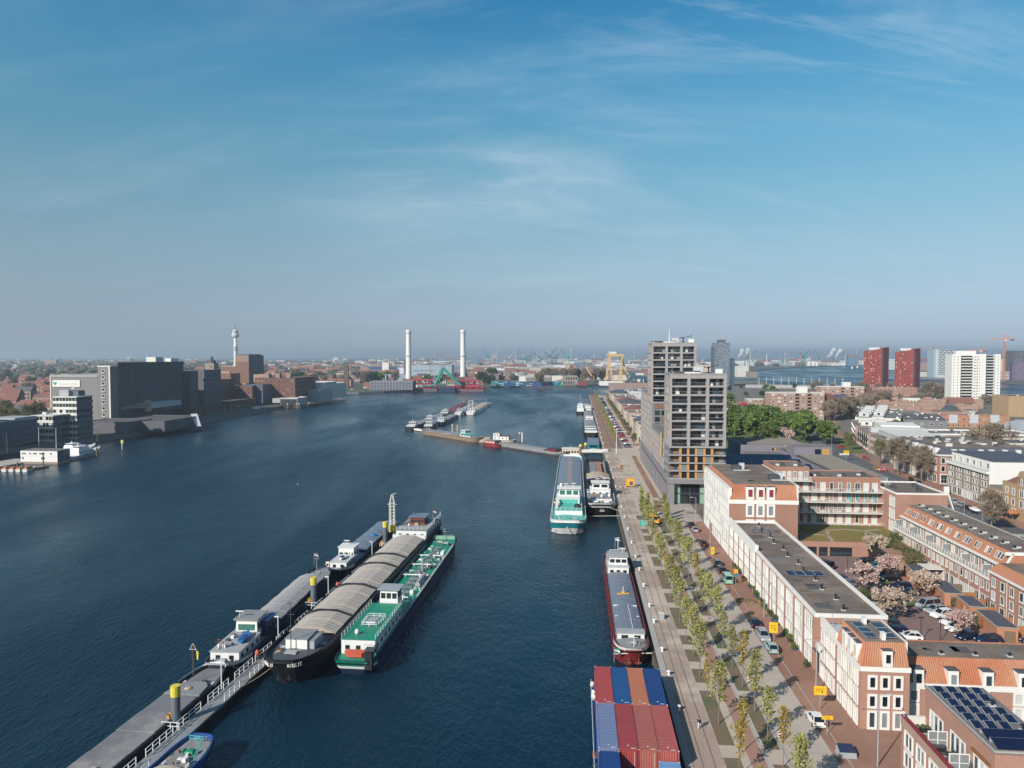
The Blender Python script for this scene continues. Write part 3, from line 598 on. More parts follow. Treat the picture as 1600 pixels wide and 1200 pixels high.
b=MB(); b.box(-.02,.42,-.03,0,0,.1,'hullblue'); b.build('street_name_plate',K.root,(.25,-.01,2.75))
# ---- lower house behind it with the tall white parapet
K2=Bld('terraced_house','three storey terraced house with a tall plain white parapet next to the garage gate','house',Q(110.45,24.9),QZ,6.2,6.9)
K2.body(8.6,'brick2',par=0); beam(K2,'parapet',-.08,.28,.0,6.9,8.0,9.7,'white')
for v in(.1,2.95,5.6):
    for u in(1.2,3.4,5.6): window(K2.root,K2.fp('L',u,v),'L',1.6,2.3,.2,2,panes=CUR,depth=.16)
for x,y in((.8,1.5),(.9,4.5),(2.6,3.2)): b=MB(); b.tube((x,y,8.6),(x,y,11.0),.05,n=6,m='greymetal'); b.build('mast',K2.root)
beam(K2,'roof_terrace',.4,5.9,.5,6.2,8.665,8.72,'lightgrey')
G0=Bld('garage_gate','dark garage gate in a white surround between two terraced houses','gate',Q(117.4,24.9),QZ,6.2,2.5)
beam(G0,'side_wall',0,6,.0,.45,0,5.3,'white'); beam(G0,'side_wall',0,6,2.05,2.5,0,5.3,'brick2'); beam(G0,'gate_panel',.25,.4,.45,2.05,0,3.6,'black'); beam(G0,'lintel',-.1,6,.451,2.049,3.6,4.6,'white'); beam(G0,'canopy',-.5,-.1,.2,2.3,3.5,3.7,'bitumen')
# ---- the long row
RL=66.9; RW=Bld('terraced_row','long flat roofed terrace with white window bays between brick piers and a grey gravel roof','terrace',Q(120,24.9),QZ,11.2,RL)
RW.body(8.55,'brick2',par=0)
b=MB()
for (x0,x1,y0,y1) in((-.1,.25,0,39.5),(10.95,11.3,0,RL),(.25,10.95,-.05,.3),(.25,10.95,RL-.3,RL+.05)): b.box(x0,x1,y0,y1,8.56,9.2,'white')
b.box(-.25,.25,39.5,RL,7.9,9.95,'white'); b.box(.25,.5,39.5,39.8,8.6,9.95,'white'); b.build('parapet',RW.root)
beam(RW,'roof_edge',.3,10.9,.35,2.0,8.615,8.66,'bitumen')
n=12; bay=RL/n
pier_strip(RW,'L',[i*bay for i in range(1,n)]+[.35,RL-.35],0,8.5,.75,'brick2',.22)
for k in range(n):
    for j,v in enumerate((.1,2.95,5.7)):
        for dx in(-1.12,1.12):
            dr=(j==0 and rnd.random()<.3); window(RW.root,RW.fp('L',(k+.5)*bay+dx,v),'L',2.15,2.5,.2,2 if j!=1 else 2,1 if j else 2,panes=CUR if not dr else ['curtaingrey','woodpanel'],depth=.2)
for k in range(12): roof_pipe(RW,5.6+.6*(k%2),3.5+k*5.4,8.62)
for sy,nx,ny,x0 in((22.5,4,2,2.6),(57.,4,1,3.6),(59.6,3,1,4.6)):
    for i in range(nx):
        for j in range(ny): solar(RW,x0+i*1.75,sy+j*1.2,8.62,1.65,1.05,8)
def patches(bl,x0,x1,y0,y1,z,n):
    for i in range(n):
        x,y,e=rnd.uniform(x0+1.5,x1-1.5),rnd.uniform(y0+2,y1-2),rnd.uniform(.5,1.4); beam(bl,'roof_patch',x-e,x+e,y-e*rnd.uniform(.5,1.5),y+e,z,z+.012,rnd.choice(['bitumen','bitumen2','soil']))
    for k in range(int((y1-y0)/6)): y=y0+3+k*6; beam(bl,'roof_seam',x0,x1,y,y+.12,z+.013,z+.03,'bitumen')
patches(RW,.4,10.8,2.2,RL-.5,8.615,16)
# ---- the white block next to the tower
WB=Bld('apartment_block','five storey apartment block with gridded white street front and orange mansard roof edge','apartment block',Q(188,24.9),QZ,17.1,36)
WB.body(14.2,'brick',par=0); beam(WB,'front_cladding',-.16,-.003,.02,35.9,.0,14.2,'white')
b=MB(); b.box(-.3,17.2,-.14,36.1,13.25,14.3,'white'); b.build('cornice',WB.root)
b=MB(); b.loft([[(.1,.05,14.31),(17,.05,14.31),(17,35.9,14.31),(.1,35.9,14.31)],[(1.5,1.3,18.0),(16.9,1.3,18.0),(16.9,35.7,18.0),(1.5,35.7,18.0)]],'tileface'); b.build('mansard',WB.root)
slope(WB.root,(.1,0,14.32),(17,0,14.32),(16.9,1.25,18),(1.5,1.25,18)); beam(WB,'roof',1.6,16.8,1.5,35.6,18.004,18.1,'gravel')
beam(WB,'attic_front',-.2,.7,.3,35.8,14.32,17.2,'white'); beam(WB,'roof_edge',16.85,17.15,.1,36,14.32,18.2,'white')
for u in(5.2,7.8,10.4):
    for v in(9.9,6.0,2.1): window(WB.root,WB.fp('F',u,v),'F',2.05,3.3,.48,panes=['glass','curtaingrey'],depth=.14)
    dormer(WB,'F',u,14.32,2.0,3.3,2.2,('curtainred',))
for v in rng(0,14.2,5): beam(WB,'floor_band',-.2,-.165,.05,35.8,v+1.28,v+1.46,'brick2')
for k,u in enumerate(rng(0.4,35.6,14)):
    for v in rng(0,14,5): window(WB.root,WB.fp('L',u,v-1.25,.17),'L',2.1,2.3,.16,2,panes=['curtain','curtain','curtaingrey'],depth=.1)
    window(WB.root,WB.fp('L',u,14.8,.21),'L',1.7,1.9,.16,1,panes=['curtain','curtaingrey'],depth=.1)
beam(WB,'doorway_panel',-.27,-.205,22,26,.05,2.9,'brick')
for x,y in((7,26),(13.5,10)): roof_unit(WB,x,y,18.1,2.4,1.6,1.2,'darkgrey'); roof_unit(WB,x+1.8,y+.5,18.1,1.4,1.,1.7,'lightgrey'); beam(WB,'roof_tray',x-1,x+3.5,y-2.6,y-1.9,18.11,18.3,'lightgrey')
# ---- gallery block behind the green roof
GW,GS=29.,13.; GB=Bld('gallery_apartments','brick apartment block with long white balconies above a mossy green roof','apartment block',Q(211,42.2),QZ,GW,GS)
GB.body(16.4,'brick',par=.35,pm='brick2',x0=0); GB.body(19.1,'brick',par=.3,pm='brick2',x1=9.6,z0=16.83,name='upper_wall')
for j,z in enumerate((3.6,6.9,9.9,12.8)):
    b=MB(); b.box(0.02,GW,-2.0,-.002,z-.2,z,'offwhite'); b.build('balcony_floor',GB.root)
    if j: railing(GB.root,[(0.1,-1.95,z),(GW,-1.95,z)],1.05,1.6,'whitemetal',.03,3,'balcony_railing')
    for i in range(12):
        u=1.5+i*2.36; dr=rnd.random()<.4
        pn=['curtainteal'] if (j==2 and i>7) else ['curtain','curtaingrey','glassblue','curtain']
        window(GB.root,GB.fp('F',u,z+.05),'F',1.5 if not dr else 1.05,2.35,.1,2 if not dr else 1,panes=pn,depth=.08,name='balcony_door' if dr else 'window')
b=MB(); b.box(.02,9.8,-2.,-.002,15.6,15.8,'offwhite'); b.build('balcony_floor',GB.root); railing(GB.root,[(.1,-1.95,15.8),(9.7,-1.95,15.8),(9.7,-.05,15.8)],1.05,1.6,'whitemetal',.03,3,'balcony_railing')
for i in range(6): window(GB.root,GB.fp('F',.9+i*1.55,15.9),'F',1.1,2.3,.1,2,panes=['curtain','curtaingrey'],depth=.08)
railing(GB.root,[(0,-3.6,3.63),(GW,-3.6,3.63)],1.0,2.0,'whitemetal',.03,2,'terrace_railing')
for x in(2.4,6.2): b=MB(); b.tube((x,-1.97,3.6),(x,-1.97,12.8 if x<3 else 12.7),.13,n=6,m='offwhite'); b.build('balcony_post',GB.root)
b=MB(); b.obox((3.0,-1.6,15.6),(6.4,-1.6,12.9),.9,.16,'offwhite'); b.build('outside_stair',GB.root); railing(GB.root,[(3.0,-2.1,15.6),(6.4,-2.1,12.9)],1.,1.2,'whitemetal',.03,2,'stair_railing')
for x,y,z in((3,4,19.2),(8,4,19.2),(13,3,16.5),(20,3.,16.5),(26,5,16.5)): roof_unit(GB,x,y,z,1.0,.8,.9,'darkgrey'); roof_unit(GB,x-1.2,y,z,.9,.8,.4,'offwhite')
for i in range(26):
    x=rnd.uniform(.8,28); z=rnd.choice((6.9,9.9,12.8)); b=MB(); k=rnd.random(); m_=rnd.choice(['shrub','timber','darkgrey','offwhite','clothblue'])
    if m_=='shrub': b.sphere((0,0,.55),.32,'shrub',5); b.tube((0,0,0),(0,0,.35),.2,.24,7,'brick')
    else: b.box(-.3,.3,-.25,.25,.38,.45,m_); [b.box(sx*.26-.03,sx*.26+.03,sy*.2-.03,sy*.2+.03,0,.38,m_) for sx in(-1,1) for sy in(-1,1)]; b.box(-.3,.3,.2,.25,.45,.9,m_)
    o=b.build('potted_plant' if m_=='shrub' else 'balcony_chair',None); p=Q(211-rnd.uniform(.7,1.4),42.2+x,3+z); o.location=p; o.rotation_euler=(0,0,rnd.uniform(0,6))
    o['category']='plant' if m_=='shrub' else 'chair'; o['group']='plants on the white balconies' if m_=='shrub' else 'chairs on the white balconies'; o['label']='small potted shrub on a white balcony of the gallery block' if m_=='shrub' else 'garden chair standing on a white balcony of the gallery block'
patches(WB,2,16.5,2,35,18.102,10); patches(GB,10,28.5,.5,12.5,16.47,5)
# ---- end block and green roof
EB=Bld('brick_end_block','brick corner block with white window strip and white roof edge beside the boulevard','apartment block',Q(201,71.2),QZ,13.2,19)
EB.body(13.9,'brick2',roof='gravel',par=.45,pm='white')
for v in(.3,3.6,6.9,10.2): window(EB.root,EB.fp('L',2.2,v),'L',3.4,2.9,.16,3,panes=['curtain'],depth=.12); 
for u in (8.,12.,16.): 
    for v in (3.6,6.9,10.2): window(EB.root,EB.fp('R',u,v),'R',2.,2.,.14,2,panes=GL,depth=.12)
b=MB(); b.prism([(13.25,-.1),(14.4,-.1),(14.4,19),(13.25,19)],0,13.,'white',inset=.0); b=MB(); b.obox((13.2,-.06,14.3),(14.9,-.06,9.2),.5,.3,'white'); b.build('gable_edge',EB.root)
for x,y in((3,9),(8,5),(10,12)): roof_unit(EB,x,y,13.97,1.2,.9,.9,'darkgrey')
railing(EB.root,[(1.,13,13.97),(4.,13,13.97),(4.,17,13.97)],1.,1.2,'whitemetal',.03,2,'roof_railing')
GR=Bld('parking_garage','low brick parking garage with a mossy planted roof and dark gates','garage',Q(189.3,42.2),QZ,28.9,19.6)
GR.body(3.5,'brick2',roof='mossroof',par=.12,pm='brick2',pw=.5)
b=MB(); b.box(-.06,29,-.1,.0,2.3,3.66,'brick2'); b.build('fascia',GR.root)
for x0,x1 in((.3,2.0),(2.6,4.9),(5.5,7.6),(8.2,13.6)):
    b=MB(); b.box(x0,x1,-.05,-.006,.05,2.25,'black'); b.box(x0+.15,x1-.15,-.07,-.052,.4,1.0,'glassblue'); b.build('gate',GR.root)
for pts in([(1,2),(6,8),(10,7.5),(12,13),(17,14.5),(21,13)],[(10,7.5),(9.5,3.),(9,.8)],[(21,13),(24,7),(25,3)],[(21,13),(26,14.5)],[(1,9),(6,8)]):
    for (x0,y0),(x1,y1) in zip(pts,pts[1:]):
        b=MB(); b.obox((x0,y0,3.585),(x1,y1,3.585),.9,.05,'gravelpath'); b.build('roof_path',GR.root)
b=MB(); b.box(18.5,28.9,-9.5,-.13,0,3.3,'brick2','redpaving'); b.box(17.6,18.4,-9.5,-.13,0,3.5,'black'); b.build('ramp_wall',GR.root)
# ---- foreground block
FB=Bld('terraced_house','foreground brick house with roof terrace, glass screens and rows of solar panels','house',Q(58,24.9),QZ,11,30.5)
FB.body(7.2,'brick2',roof='concretepale',par=0)
b=MB(); b.box(-.1,.35,0,30.5,7.21,8.25,'brickpink'); b.box(.351,2.6,30.2,30.5,7.21,8.25,'offwhite'); b.build('parapet',FB.root); beam(FB,'parapet_cap',-.14,.38,0,30.52,8.252,8.33,'hullred')
b=MB(); b.box(2.6,9.0,16.,30.45,7.262,11.75,'brick2'); b.build('upper_storey',FB.root)
b=MB(); b.box(2.5,9.1,15.9,30.5,11.752,11.9,'bitumen2'); b.box(2.5,9.1,15.9,16.1,11.9,12.05,'kerb'); b.box(2.5,2.66,16.1,30.5,11.9,12.05,'concrete'); b.build('upper_roof',FB.root)
for u in(2,5.,8,11,14,17,20,23,26,29):
    for v in(.2,2.7,5.0): window(FB.root,FB.fp('L',u-.6,v),'L',2.1,2.05,.18,2,panes=['curtain','curtaingrey','glassblue'],depth=.16)
for u in(27.6,22.9,18.2):
    for i in range(3): window(FB.root,(2.6,u+(i-1)*1.02,7.3),'L',1.0,2.5,.13,1,panes=['curtaingrey','glassblue','curtain'],depth=.1,name='terrace_door')
beam(FB,'awning_box',2.3,2.58,16.6,19.9,10.05,10.3,'woodpanel')
def srow(n,x,ys): 
    for y in ys: solar(FB,x,y,11.9,1.02,1.45,10,R(-2))
srow(5,3.45,[28.9,27.3,25.7,24.1,22.5,20.9]); srow(5,4.85,[28.9,27.3,25.7,24.1,22.5,20.9]); srow(5,6.25,[28.9,27.3,25.7,24.1,22.5,20.9]); srow(2,7.65,[28.9,27.3,24.1,22.5])
for y,x in((19.0,5.9),(17.2,6.1)):
    b=MB(); b.add([(3.1,y-.75,12.0),(x+2.7,y-.75,12.0),(x+2.7,y+.75,12.45),(3.1,y+.75,12.45)],[(0,1,2,3)],'solar'); b.box(3.1,x+2.7,y+.7,y+.75,11.92,12.44,'greymetal'); b.build('solar_collector',FB.root)
for x,y in((7.7,26.),(7.9,20.6)): roof_pipe(FB,x,y,11.9,.5)
for y in(25.,20.4):
    b=MB(); b.box(.5,2.5,y-.03,y+.03,7.3,9.15,'glassblue'); 
    o=MB(); o.box(.45,.55,y-.05,y+.05,7.27,9.2,'white'); o.box(1.45,1.55,y-.05,y+.05,7.27,9.2,'white'); o.box(2.45,2.55,y-.05,y+.05,7.27,9.2,'white'); o.box(.45,2.55,y-.05,y+.05,9.16,9.24,'white'); o.box(.45,2.55,y-.05,y+.05,8.2,8.27,'white'); o=o.build('glass_screen',FB.root); MB().box(.56,2.44,y-.02,y+.02,7.3,9.15,'curtaingrey').build('screen_pane',o)
def terrace_item(nm,lab,cat,parts,s,t,z,rz=0):
    o=thing(nm,lab,cat,Q(58+s,24.9+t,3+z),QZ+rz)
    for n_,b in parts: b.build(n_,o)
def sofa(): 
    a=MB().box(-.7,.7,-.4,.4,.12,.42,'darkgrey'); b=MB().box(-.7,.7,.25,.4,.42,.85,'darkgrey'); c=MB().box(-.62,.62,-.36,.22,.425,.52,'black'); f=MB()
    for x in(-.64,.64):
        for y in(-.34,.34): f.box(x-.04,x+.04,y-.04,y+.04,0,.12,'black')
    return [('seat',a),('backrest',b),('cushion',c),('legs',f)]
terrace_item('garden_sofa','dark garden sofa by the terrace wall, back one of the lounge set','sofa',sofa(),23.9,1.2,7.26,0)
terrace_item('garden_sofa','dark garden sofa beside the parapet, front one of the lounge set','sofa',sofa(),21.9,1.1,7.26,3.14)
terrace_item('garden_sofa','dark garden sofa standing against the terrace doors','sofa',sofa(),22.9,2.0,7.26,-1.57)
terrace_item('parasol','folded grey parasol with round base on the roof terrace','parasol',[('pole',MB().tube((0,0,0),(0,0,2.2),.03,n=6,m='greymetal')),('canopy',MB().lathe([(.05,.7),(.2,.8),(.13,1.6),(.03,2.15)],8,'darkgrey')),('base',MB().lathe([(.3,0),(.3,.08),(.06,.14)],10,'concretedark'))],19.0,1.9,7.26)
terrace_item('garden_table','low slatted garden table on the back of the roof terrace','table',[('table_top',MB().box(-.7,.7,-.45,.45,.36,.42,'timber')),('legs',MB().box(-.65,-.55,-.4,.4,0,.36,'darkgrey').box(.55,.65,-.4,.4,0,.36,'darkgrey'))],26.7,1.4,7.26)
terrace_item('planter','long dark planter with green shrubs on the back of the roof terrace','planter',[('trough',MB().box(-.9,.9,-.25,.25,0,.5,'black')),('shrubs',MB().sphere((-.5,0,.6),.28,'shrub',6).sphere((.1,0,.62),.3,'shrub',6).sphere((.6,0,.58),.25,'shrub',6))],28.6,1.5,7.26)
fl=thing('flag','small red white and blue flag on a pole at the parapet corner','flag',Q(88,25.0,11.2),QZ)
MB().obox((0,0,0),(-.35,-.1,1.3),.05,.05,'whitemetal').build('pole',fl)
for k,mm in enumerate(('hullred','hullwhite','hullblue')): b=MB(); b.add([(-.33+.2*k*.6,-.1,1.2-.28*k),(-.1+.12*k,-.12,1.05-.28*k),(-.06+.12*k,-.12,.75-.28*k),(-.28+.12*k,-.1,.9-.28*k),(-.33+.12*k,-.12,1.2-.28*k),(-.1+.12*k,-.14,1.05-.28*k),(-.06+.12*k,-.14,.75-.28*k),(-.28+.12*k,-.12,.9-.28*k)],[(0,1,2,3),(7,6,5,4),(0,4,5,1),(2,6,7,3)],mm); b.build('stripe',fl)
# ---- row across the courtyard front, with dormers
SR=Bld('terraced_row','brick terrace with ribbed orange tiled roof and white boxed dormers behind the corner house','terrace',Q(104.2,31.5),QZ,31,7.6)
SR.body(4.75,'brick2',par=0); beam(SR,'cornice',0,31,-.16,.0,4.5,5.3,'white'); beam(SR,'upper_floor',0,31,2.0,7.55,4.82,8.25,'brick2'); beam(SR,'roof',.0,31,2.0,7.7,8.254,8.36,'gravel'); patches(SR,.3,30,2.2,7.3,8.365,6); beam(SR,'roof_edge',0,31,7.5,7.72,8.365,8.5,'tileorange')
b=MB(); b.add([(0,0,5.0),(31,0,5.0),(31,2.1,8.25),(0,2.1,8.25),(0,2.1,5.0),(31,2.1,5.0)],[(0,1,2,3),(0,3,4),(1,5,2)],'tileface'); b.build('roof_slope',SR.root)
slope(SR.root,(0.02,-.06,5.02),(31,-.06,5.02),(31,2.05,8.3),(.02,2.05,8.3))
for k in range(6):
    u=2.4+k*4.62; dormer(SR,'F',u,4.6,1.45,2.6,1.9,('glass','curtaingrey','glassblue')); window(SR.root,SR.fp('F',u-.6,2.6),'F',1.5,1.9,.28,panes=['curtain','curtainteal','curtaingrey'],depth=.14); window(SR.root,SR.fp('F',u-.6,.05),'F',1.5,2.4,.28,panes=['curtain','woodpanel'],depth=.14,name='door')
    window(SR.root,SR.fp('B',u,5.6),'B',1.4,1.6,.14,panes=GL)
    roof_pipe(SR,u-.3,2.9,8.36,.35)
# ---- orange terrace along the courtyard and its lower neighbour
OR=Bld('terraced_row','brick terrace with flat orange tiled upper storey, white eave and railed roof terrace','terrace',Q(150.2,69),QZ,11.5,46.5)
OR.body(6.2,'brick2',roof='concretepale',par=0); beam(OR,'upper_storey',2.1,11.5,0.02,46.5,6.27,9.0,'brickpink'); beam(OR,'eave',1.4,2.3,-.1,46.5,8.9,9.35,'white')
b=MB(); b.loft([[(1.8,0,9.355),(11.5,0,9.355),(11.5,46.5,9.355),(1.8,46.5,9.355)],[(3.2,0.05,12.0),(11.4,.05,12.0),(11.4,46.4,12.0),(3.2,46.4,12.0)]],'tileface'); b.build('mansard',OR.root); beam(OR,'roof',3.3,11.3,.25,46.3,12.004,12.1,'gravel')
beam(OR,'gable_edge',1.7,11.5,-.12,-.003,11.5,12.15,'white'); b=MB(); b.obox((1.75,-.06,9.3),(3.2,-.06,11.9),.12,.45,'white'); b.build('gable_edge',OR.root); beam(OR,'roof_edge',11.3,11.6,0,46.5,12.0,12.3,'kerb')
patches(OR,3.5,11,.5,46,12.104,10); railing(OR.root,[(.05,.1,6.27),(.05,46.4,6.27)],1.05,1.25,'whitemetal',.035,2,'terrace_railing'); beam(OR,'terrace_edge',-.35,-.003,0,46.5,5.8,6.25,'white')
sk=math.atan2(1.4,2.65)
for k in range(11):
    y=2.6+k*4.1
    for dy in((0,1.3) if k%3 else (-.3,.75,1.8)):
        e=MB(); e.box(-.42,.42,-.08,0,0,1.55,'white'); o=e.build('skylight',OR.root,(2.2,y+dy,9.95)); o.rotation_euler=(-sk,0,-math.pi/2); MB().quad((-.3,-.086,.12),(.3,-.086,.12),(.3,-.086,1.43),(-.3,-.086,1.43),rnd.choice(['curtaingrey','glassblue','curtain'])).build('pane',o)
    for dy in(0,1.7): window(OR.root,(2.1,y+dy,6.35),'L',1.4,2.2,.12,2,panes=['glassblue','curtaingrey','curtain'],depth=.08,name='terrace_door')
    for dy in(0,1.9): window(OR.root,OR.fp('L',y+dy,3.6),'L',1.0,1.7,.1,panes=['curtain','glass','curtaingrey'],depth=.06,sill=1); window(OR.root,OR.fp('L',y+dy-.2,.1),'L',1.5,2.3,.12,2,panes=['curtain','glassblue'],depth=.06)
    b=MB(); b.box(-.08,0,y-1.25,y-1.13,.1,5.8,'offwhite'); b.build('downpipe',OR.root)
    roof_pipe(OR,5.2,y+.5,12.1,.45); roof_unit(OR,6.2,y+.9,12.1,.9,.25,.25,'offwhite')
    if k%2==0: b=MB(); b.box(.5,2.0,y+3.0,y+3.05,6.3,8.0,'curtaingrey'); b.box(.45,2.0,y+2.98,y+3.07,8.0,8.1,'white'); b.box(.4,.5,y+2.98,y+3.07,6.3,8.1,'white'); b.build('privacy_screen',OR.root)
O2=Bld('terraced_row','three storey brick terrace with shallow orange tiled roof strip at the right edge','terrace',Q(108,67.8),QZ,11,42)
O2.body(8.1,'brick2',par=0); beam(O2,'eave',-.4,.3,-.1,42,8.165,8.6,'white')
b=MB(); b.loft([[(-.2,0,8.6),(11,0,8.6),(11,42,8.6),(-.2,42,8.6)],[(1.5,.1,10.0),(10.9,.1,10.0),(10.9,41.9,10.0),(1.5,41.9,10.0)]],'tileface'); b.build('mansard',O2.root); beam(O2,'roof',1.6,10.8,.3,41.7,10.004,10.1,'gravel')
for k in range(14):
    for j,v in enumerate((.2,3.0,5.6)):
        window(O2.root,O2.fp('L',1.6+k*3.0,v),'L',1.25 if j else 1.6,1.8 if j else 2.2,.12,1+(k+j)%2,panes=['curtain','glass','curtaingrey','glassblue'],depth=.06,sill=j)
    if k%3==0: b=MB(); b.box(-.08,0,.1+k*3.0,.22+k*3.,.1,8.1,'offwhite'); b.build('downpipe',O2.root)
# ================================================================ the twin towers on their plinth
BAL=['glass','glass','curtaingrey','glass','glassblue','glass','black','curtain']
def tower(name,label,loc,w,d,z0,z1,nf,top):
    """concrete grid tower: deep balconies to the front, windows and panels to the street side"""
    T=Bld(name,label,'tower block',loc,QZ,w,d); fh=(z1-z0)/nf
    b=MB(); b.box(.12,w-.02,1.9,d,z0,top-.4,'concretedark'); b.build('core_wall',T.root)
    b=MB()
    xs=[0,.55]+[x for k in (1,2) for x in (w*k/3-.5,w*k/3+.5)]+[w-.9,w]
    for i in range(0,8,2): b.box(xs[i],xs[i+1],0,1.9,z0,top-.4,'towerframe')
    b.build('front_piers',T.root)
    for j in range(nf+1):
        z=z0+j*fh; b=MB()
        for i in range(3): b.box(xs[2*i+1],xs[2*i+2],.03,1.895,z-.02,z+(.55 if j<nf else 1.2),'towerframe')
        b.build('floor_slab',T.root)
    beam(T,'roof_parapet',-.02,w+.02,-.02,d+.02,top-.395,top,'towerframe'); beam(T,'roof',.5,w-.5,.5,d-.5,top+.002,top+.05,'bitumen2')
    for j in range(nf):
        z=z0+j*fh+.56; hh=fh-.6
        for i in range(3):
            a,c=xs[2*i+1],xs[2*i+2]; n=4; ww=(c-a)/n
            for k in range(n):
                if k==0 and i==0 and rnd.random()<.8 and j<nf-1: MB().box(a,a+ww,1.8,1.89,z,z+hh,'woodpanel').build('wood_panel',T.root); continue
                window(T.root,(a+(k+.5)*ww,1.89,z),'F',ww,hh,.06,1,panes=BAL,depth=.06,frame='darkgrey')
            b=MB(); b.box(a,c,.08,.12,z+1.0,z+1.05,'greymetal'); b.box(a,c,.09,.11,z,z+.95,'glass') if (i+j)%5==0 else None; b.build('balcony_rail',T.root)
            if rnd.random()<.12: x=rnd.uniform(a+.6,c-.6); b=MB(); b.box(x-.4,x+.4,.6,1.2,z,z+.45,rnd.choice(['offwhite','tan','white'])); b.box(x-.4,x+.4,1.1,1.2,z+.45,z+.8,'offwhite'); b.build('balcony_furniture',T.root)
    street_side(T,d,z0,z1,nf,max(3,round(d/5.6)))
    window_bays_right(T,d,z0,z1,nf)
    return T
def street_side(T,d,z0,z1,nf,nb,hp=None):
    fh=(z1-z0)/nf; b=MB(); b.box(.02,.119,0.003,d-.003,z0,z1+.9,'towerframe') ; b.build('side_wall',T.root)
    for j in range(nf):
        z=z0+j*fh; MB().box(-.22,.019,.01,d-.01,z-.05,z+.5,'towerframe').build('side_band',T.root)
        for i in range(nb):
            u0=d*i/nb; bw=d/nb; MB().box(-.18,.015,u0+.02,u0+.62,z+.505,z+fh-.06,'towerframe').build('side_pier',T.root) if j%1==0 else None
            n=3
            for k in range(n):
                u=u0+.7+(bw-.7)*(k+.5)/n; ww=(bw-.8)/n
                if (k+i+j)%3==0: MB().box(-.06,.018,u-ww/2,u+ww/2,z+.52,z+fh-.08,'orangepanel' if (j+i)%3 else 'brickpink').build('side_panel',T.root)
                else: window(T.root,(.015,u,z+.55),'L',ww,fh-.66,.07,1,panes=['glassblue','curtaingrey','glassblue','curtain'],depth=.08,frame='greymetal')
def window_bays_right(T,d,z0,z1,nf):
    fh=(z1-z0)/nf
    T.wins('R',rng(1,d-1,5),[z0+j*fh+.6 for j in range(nf)],1.8,2.,single=False,frame='greymetal')
T1=tower('apartment_tower','nearer grey tower of three balcony bays above an orange panelled lower part',Q(250,17.6),18.7,17,19.6,43.3,8,45.)
T2=tower('apartment_tower','taller farther grey tower of balcony bays rising behind the first',Q(310,17.3),18.4,18,31.,55.,8,56.6)
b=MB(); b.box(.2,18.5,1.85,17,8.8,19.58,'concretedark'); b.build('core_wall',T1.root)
for j in range(4):
    z=8.8+j*2.7; MB().box(-.6,18.7,-.1,1.84,z,z+.4,'towerframe').build('floor_slab',T1.root)
    MB().box(-.6,-.1,1.845,17,z,z+.4,'towerframe').build('floor_slab',T1.root)
    for i,x in enumerate((3.6,6.2,8.9,11.6,14.2)): MB().box(x-.42,x+.42,.35,.6,z+.41,z+2.69,'orangepanel').build('orange_panel',T1.root)
    for i,x in enumerate((4.9,7.5,10.2,12.9)): window(T1.root,(x,.6,z+.41),'F',1.78,2.28,.07,2,2,panes=['glass','curtaingrey','glass'],frame='darkgrey')
    for x in(.8,2.1,16.): window(T1.root,(x,1.84,z+.41),'F',1.2,2.2,.07,1,panes=['glass','woodpanel'],frame='darkgrey')
    railing(T1.root,[(3.2,-.05,z+.4),(-.55,-.05,z+.4),(-.55,6,z+.4)],1.0,1.6,'greymetal',.03,2,'balcony_railing'); railing(T1.root,[(15.,-.05,z+.4),(18.6,-.05,z+.4)],1.,1.6,'greymetal',.03,2,'balcony_railing')
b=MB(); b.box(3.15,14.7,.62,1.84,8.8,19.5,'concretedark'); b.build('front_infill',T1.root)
b=MB(); b.box(-.6,18.7,-.3,1.84,7.3,8.78,'podium'); b.build('podium_band',T1.root)
# plinth with slit windows along the quay
PD=Bld('plinth_building','long low purple grey plinth with slit windows under the towers','plinth building',Q(250,17.2),QZ,20,112)
PD.body(8.75,'podium',roof='bitumen2',par=0,x0=0,x1=20,y0=2.0,y1=112); MB().box(0,2.0,0,1.99,0,7.29,'podium').build('corner_pier',PD.root); MB().box(-.25,0.2,2.0,112,7.4,9.6,'podium').build('band',PD.root); MB().box(-.1,-.003,5,112,6.5,7.38,'darkgrey').build('painted_shadow_gap',PD.root)  # dark strip on the wall stands in for a shadowed gap under the band
for k in range(19):
    o=window(PD.root,PD.fp('L',5.5+k*5.6,.15),'L',1.5,6.1,.1,1,panes=['glass','glassblue'],frame='podium',depth=.12); MB().box(-.5,-.12,5.5+k*5.6+1.6,5.5+k*5.6+2.3,0,6.3,'podium').build('fin',PD.root)
for j in range(2):
    for i,x in enumerate((2.7,5.9,9.1,12.3,15.5,18.5)): window(PD.root,(x,1.99,.1+j*3.6),'F',3.1,3.5,.09,2,panes=['shadegreen'] if i in(0,3) else ['glass'],frame='darkgrey',depth=.12)
MB().box(2.01,20,1.5,1.98,7.0,7.28,'darkgrey').build('lobby_soffit',PD.root)
LB=Bld('link_block','mid rise grey block with orange panels between the two towers','apartment block',Q(267.1,17.6),QZ,18,42.8)
LB.body(21.5,'concretedark',roof='bitumen2',par=.5,z0=8.8,x0=.12); street_side(LB,42.8,8.8,19.6,4,8); 
EBk=Bld('rear_block','grey and orange mid rise block behind the farther tower','apartment block',Q(328.1,17.3),QZ,18,33)
EBk.body(34,'concretedark',roof='bitumen2',par=.5,z0=8.8,x0=.12); street_side(EBk,33,8.8,33.1,9,6)
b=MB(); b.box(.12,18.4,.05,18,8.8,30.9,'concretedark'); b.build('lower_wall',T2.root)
street_side(T2,18,8.8,30.7,8,3); T2.wins('F',rng(1,17.6,6),[9.4+2.75*j for j in range(8)],2.2,2.,single=True,frame='darkgrey',panes=['glass','woodpanel','glassblue'])
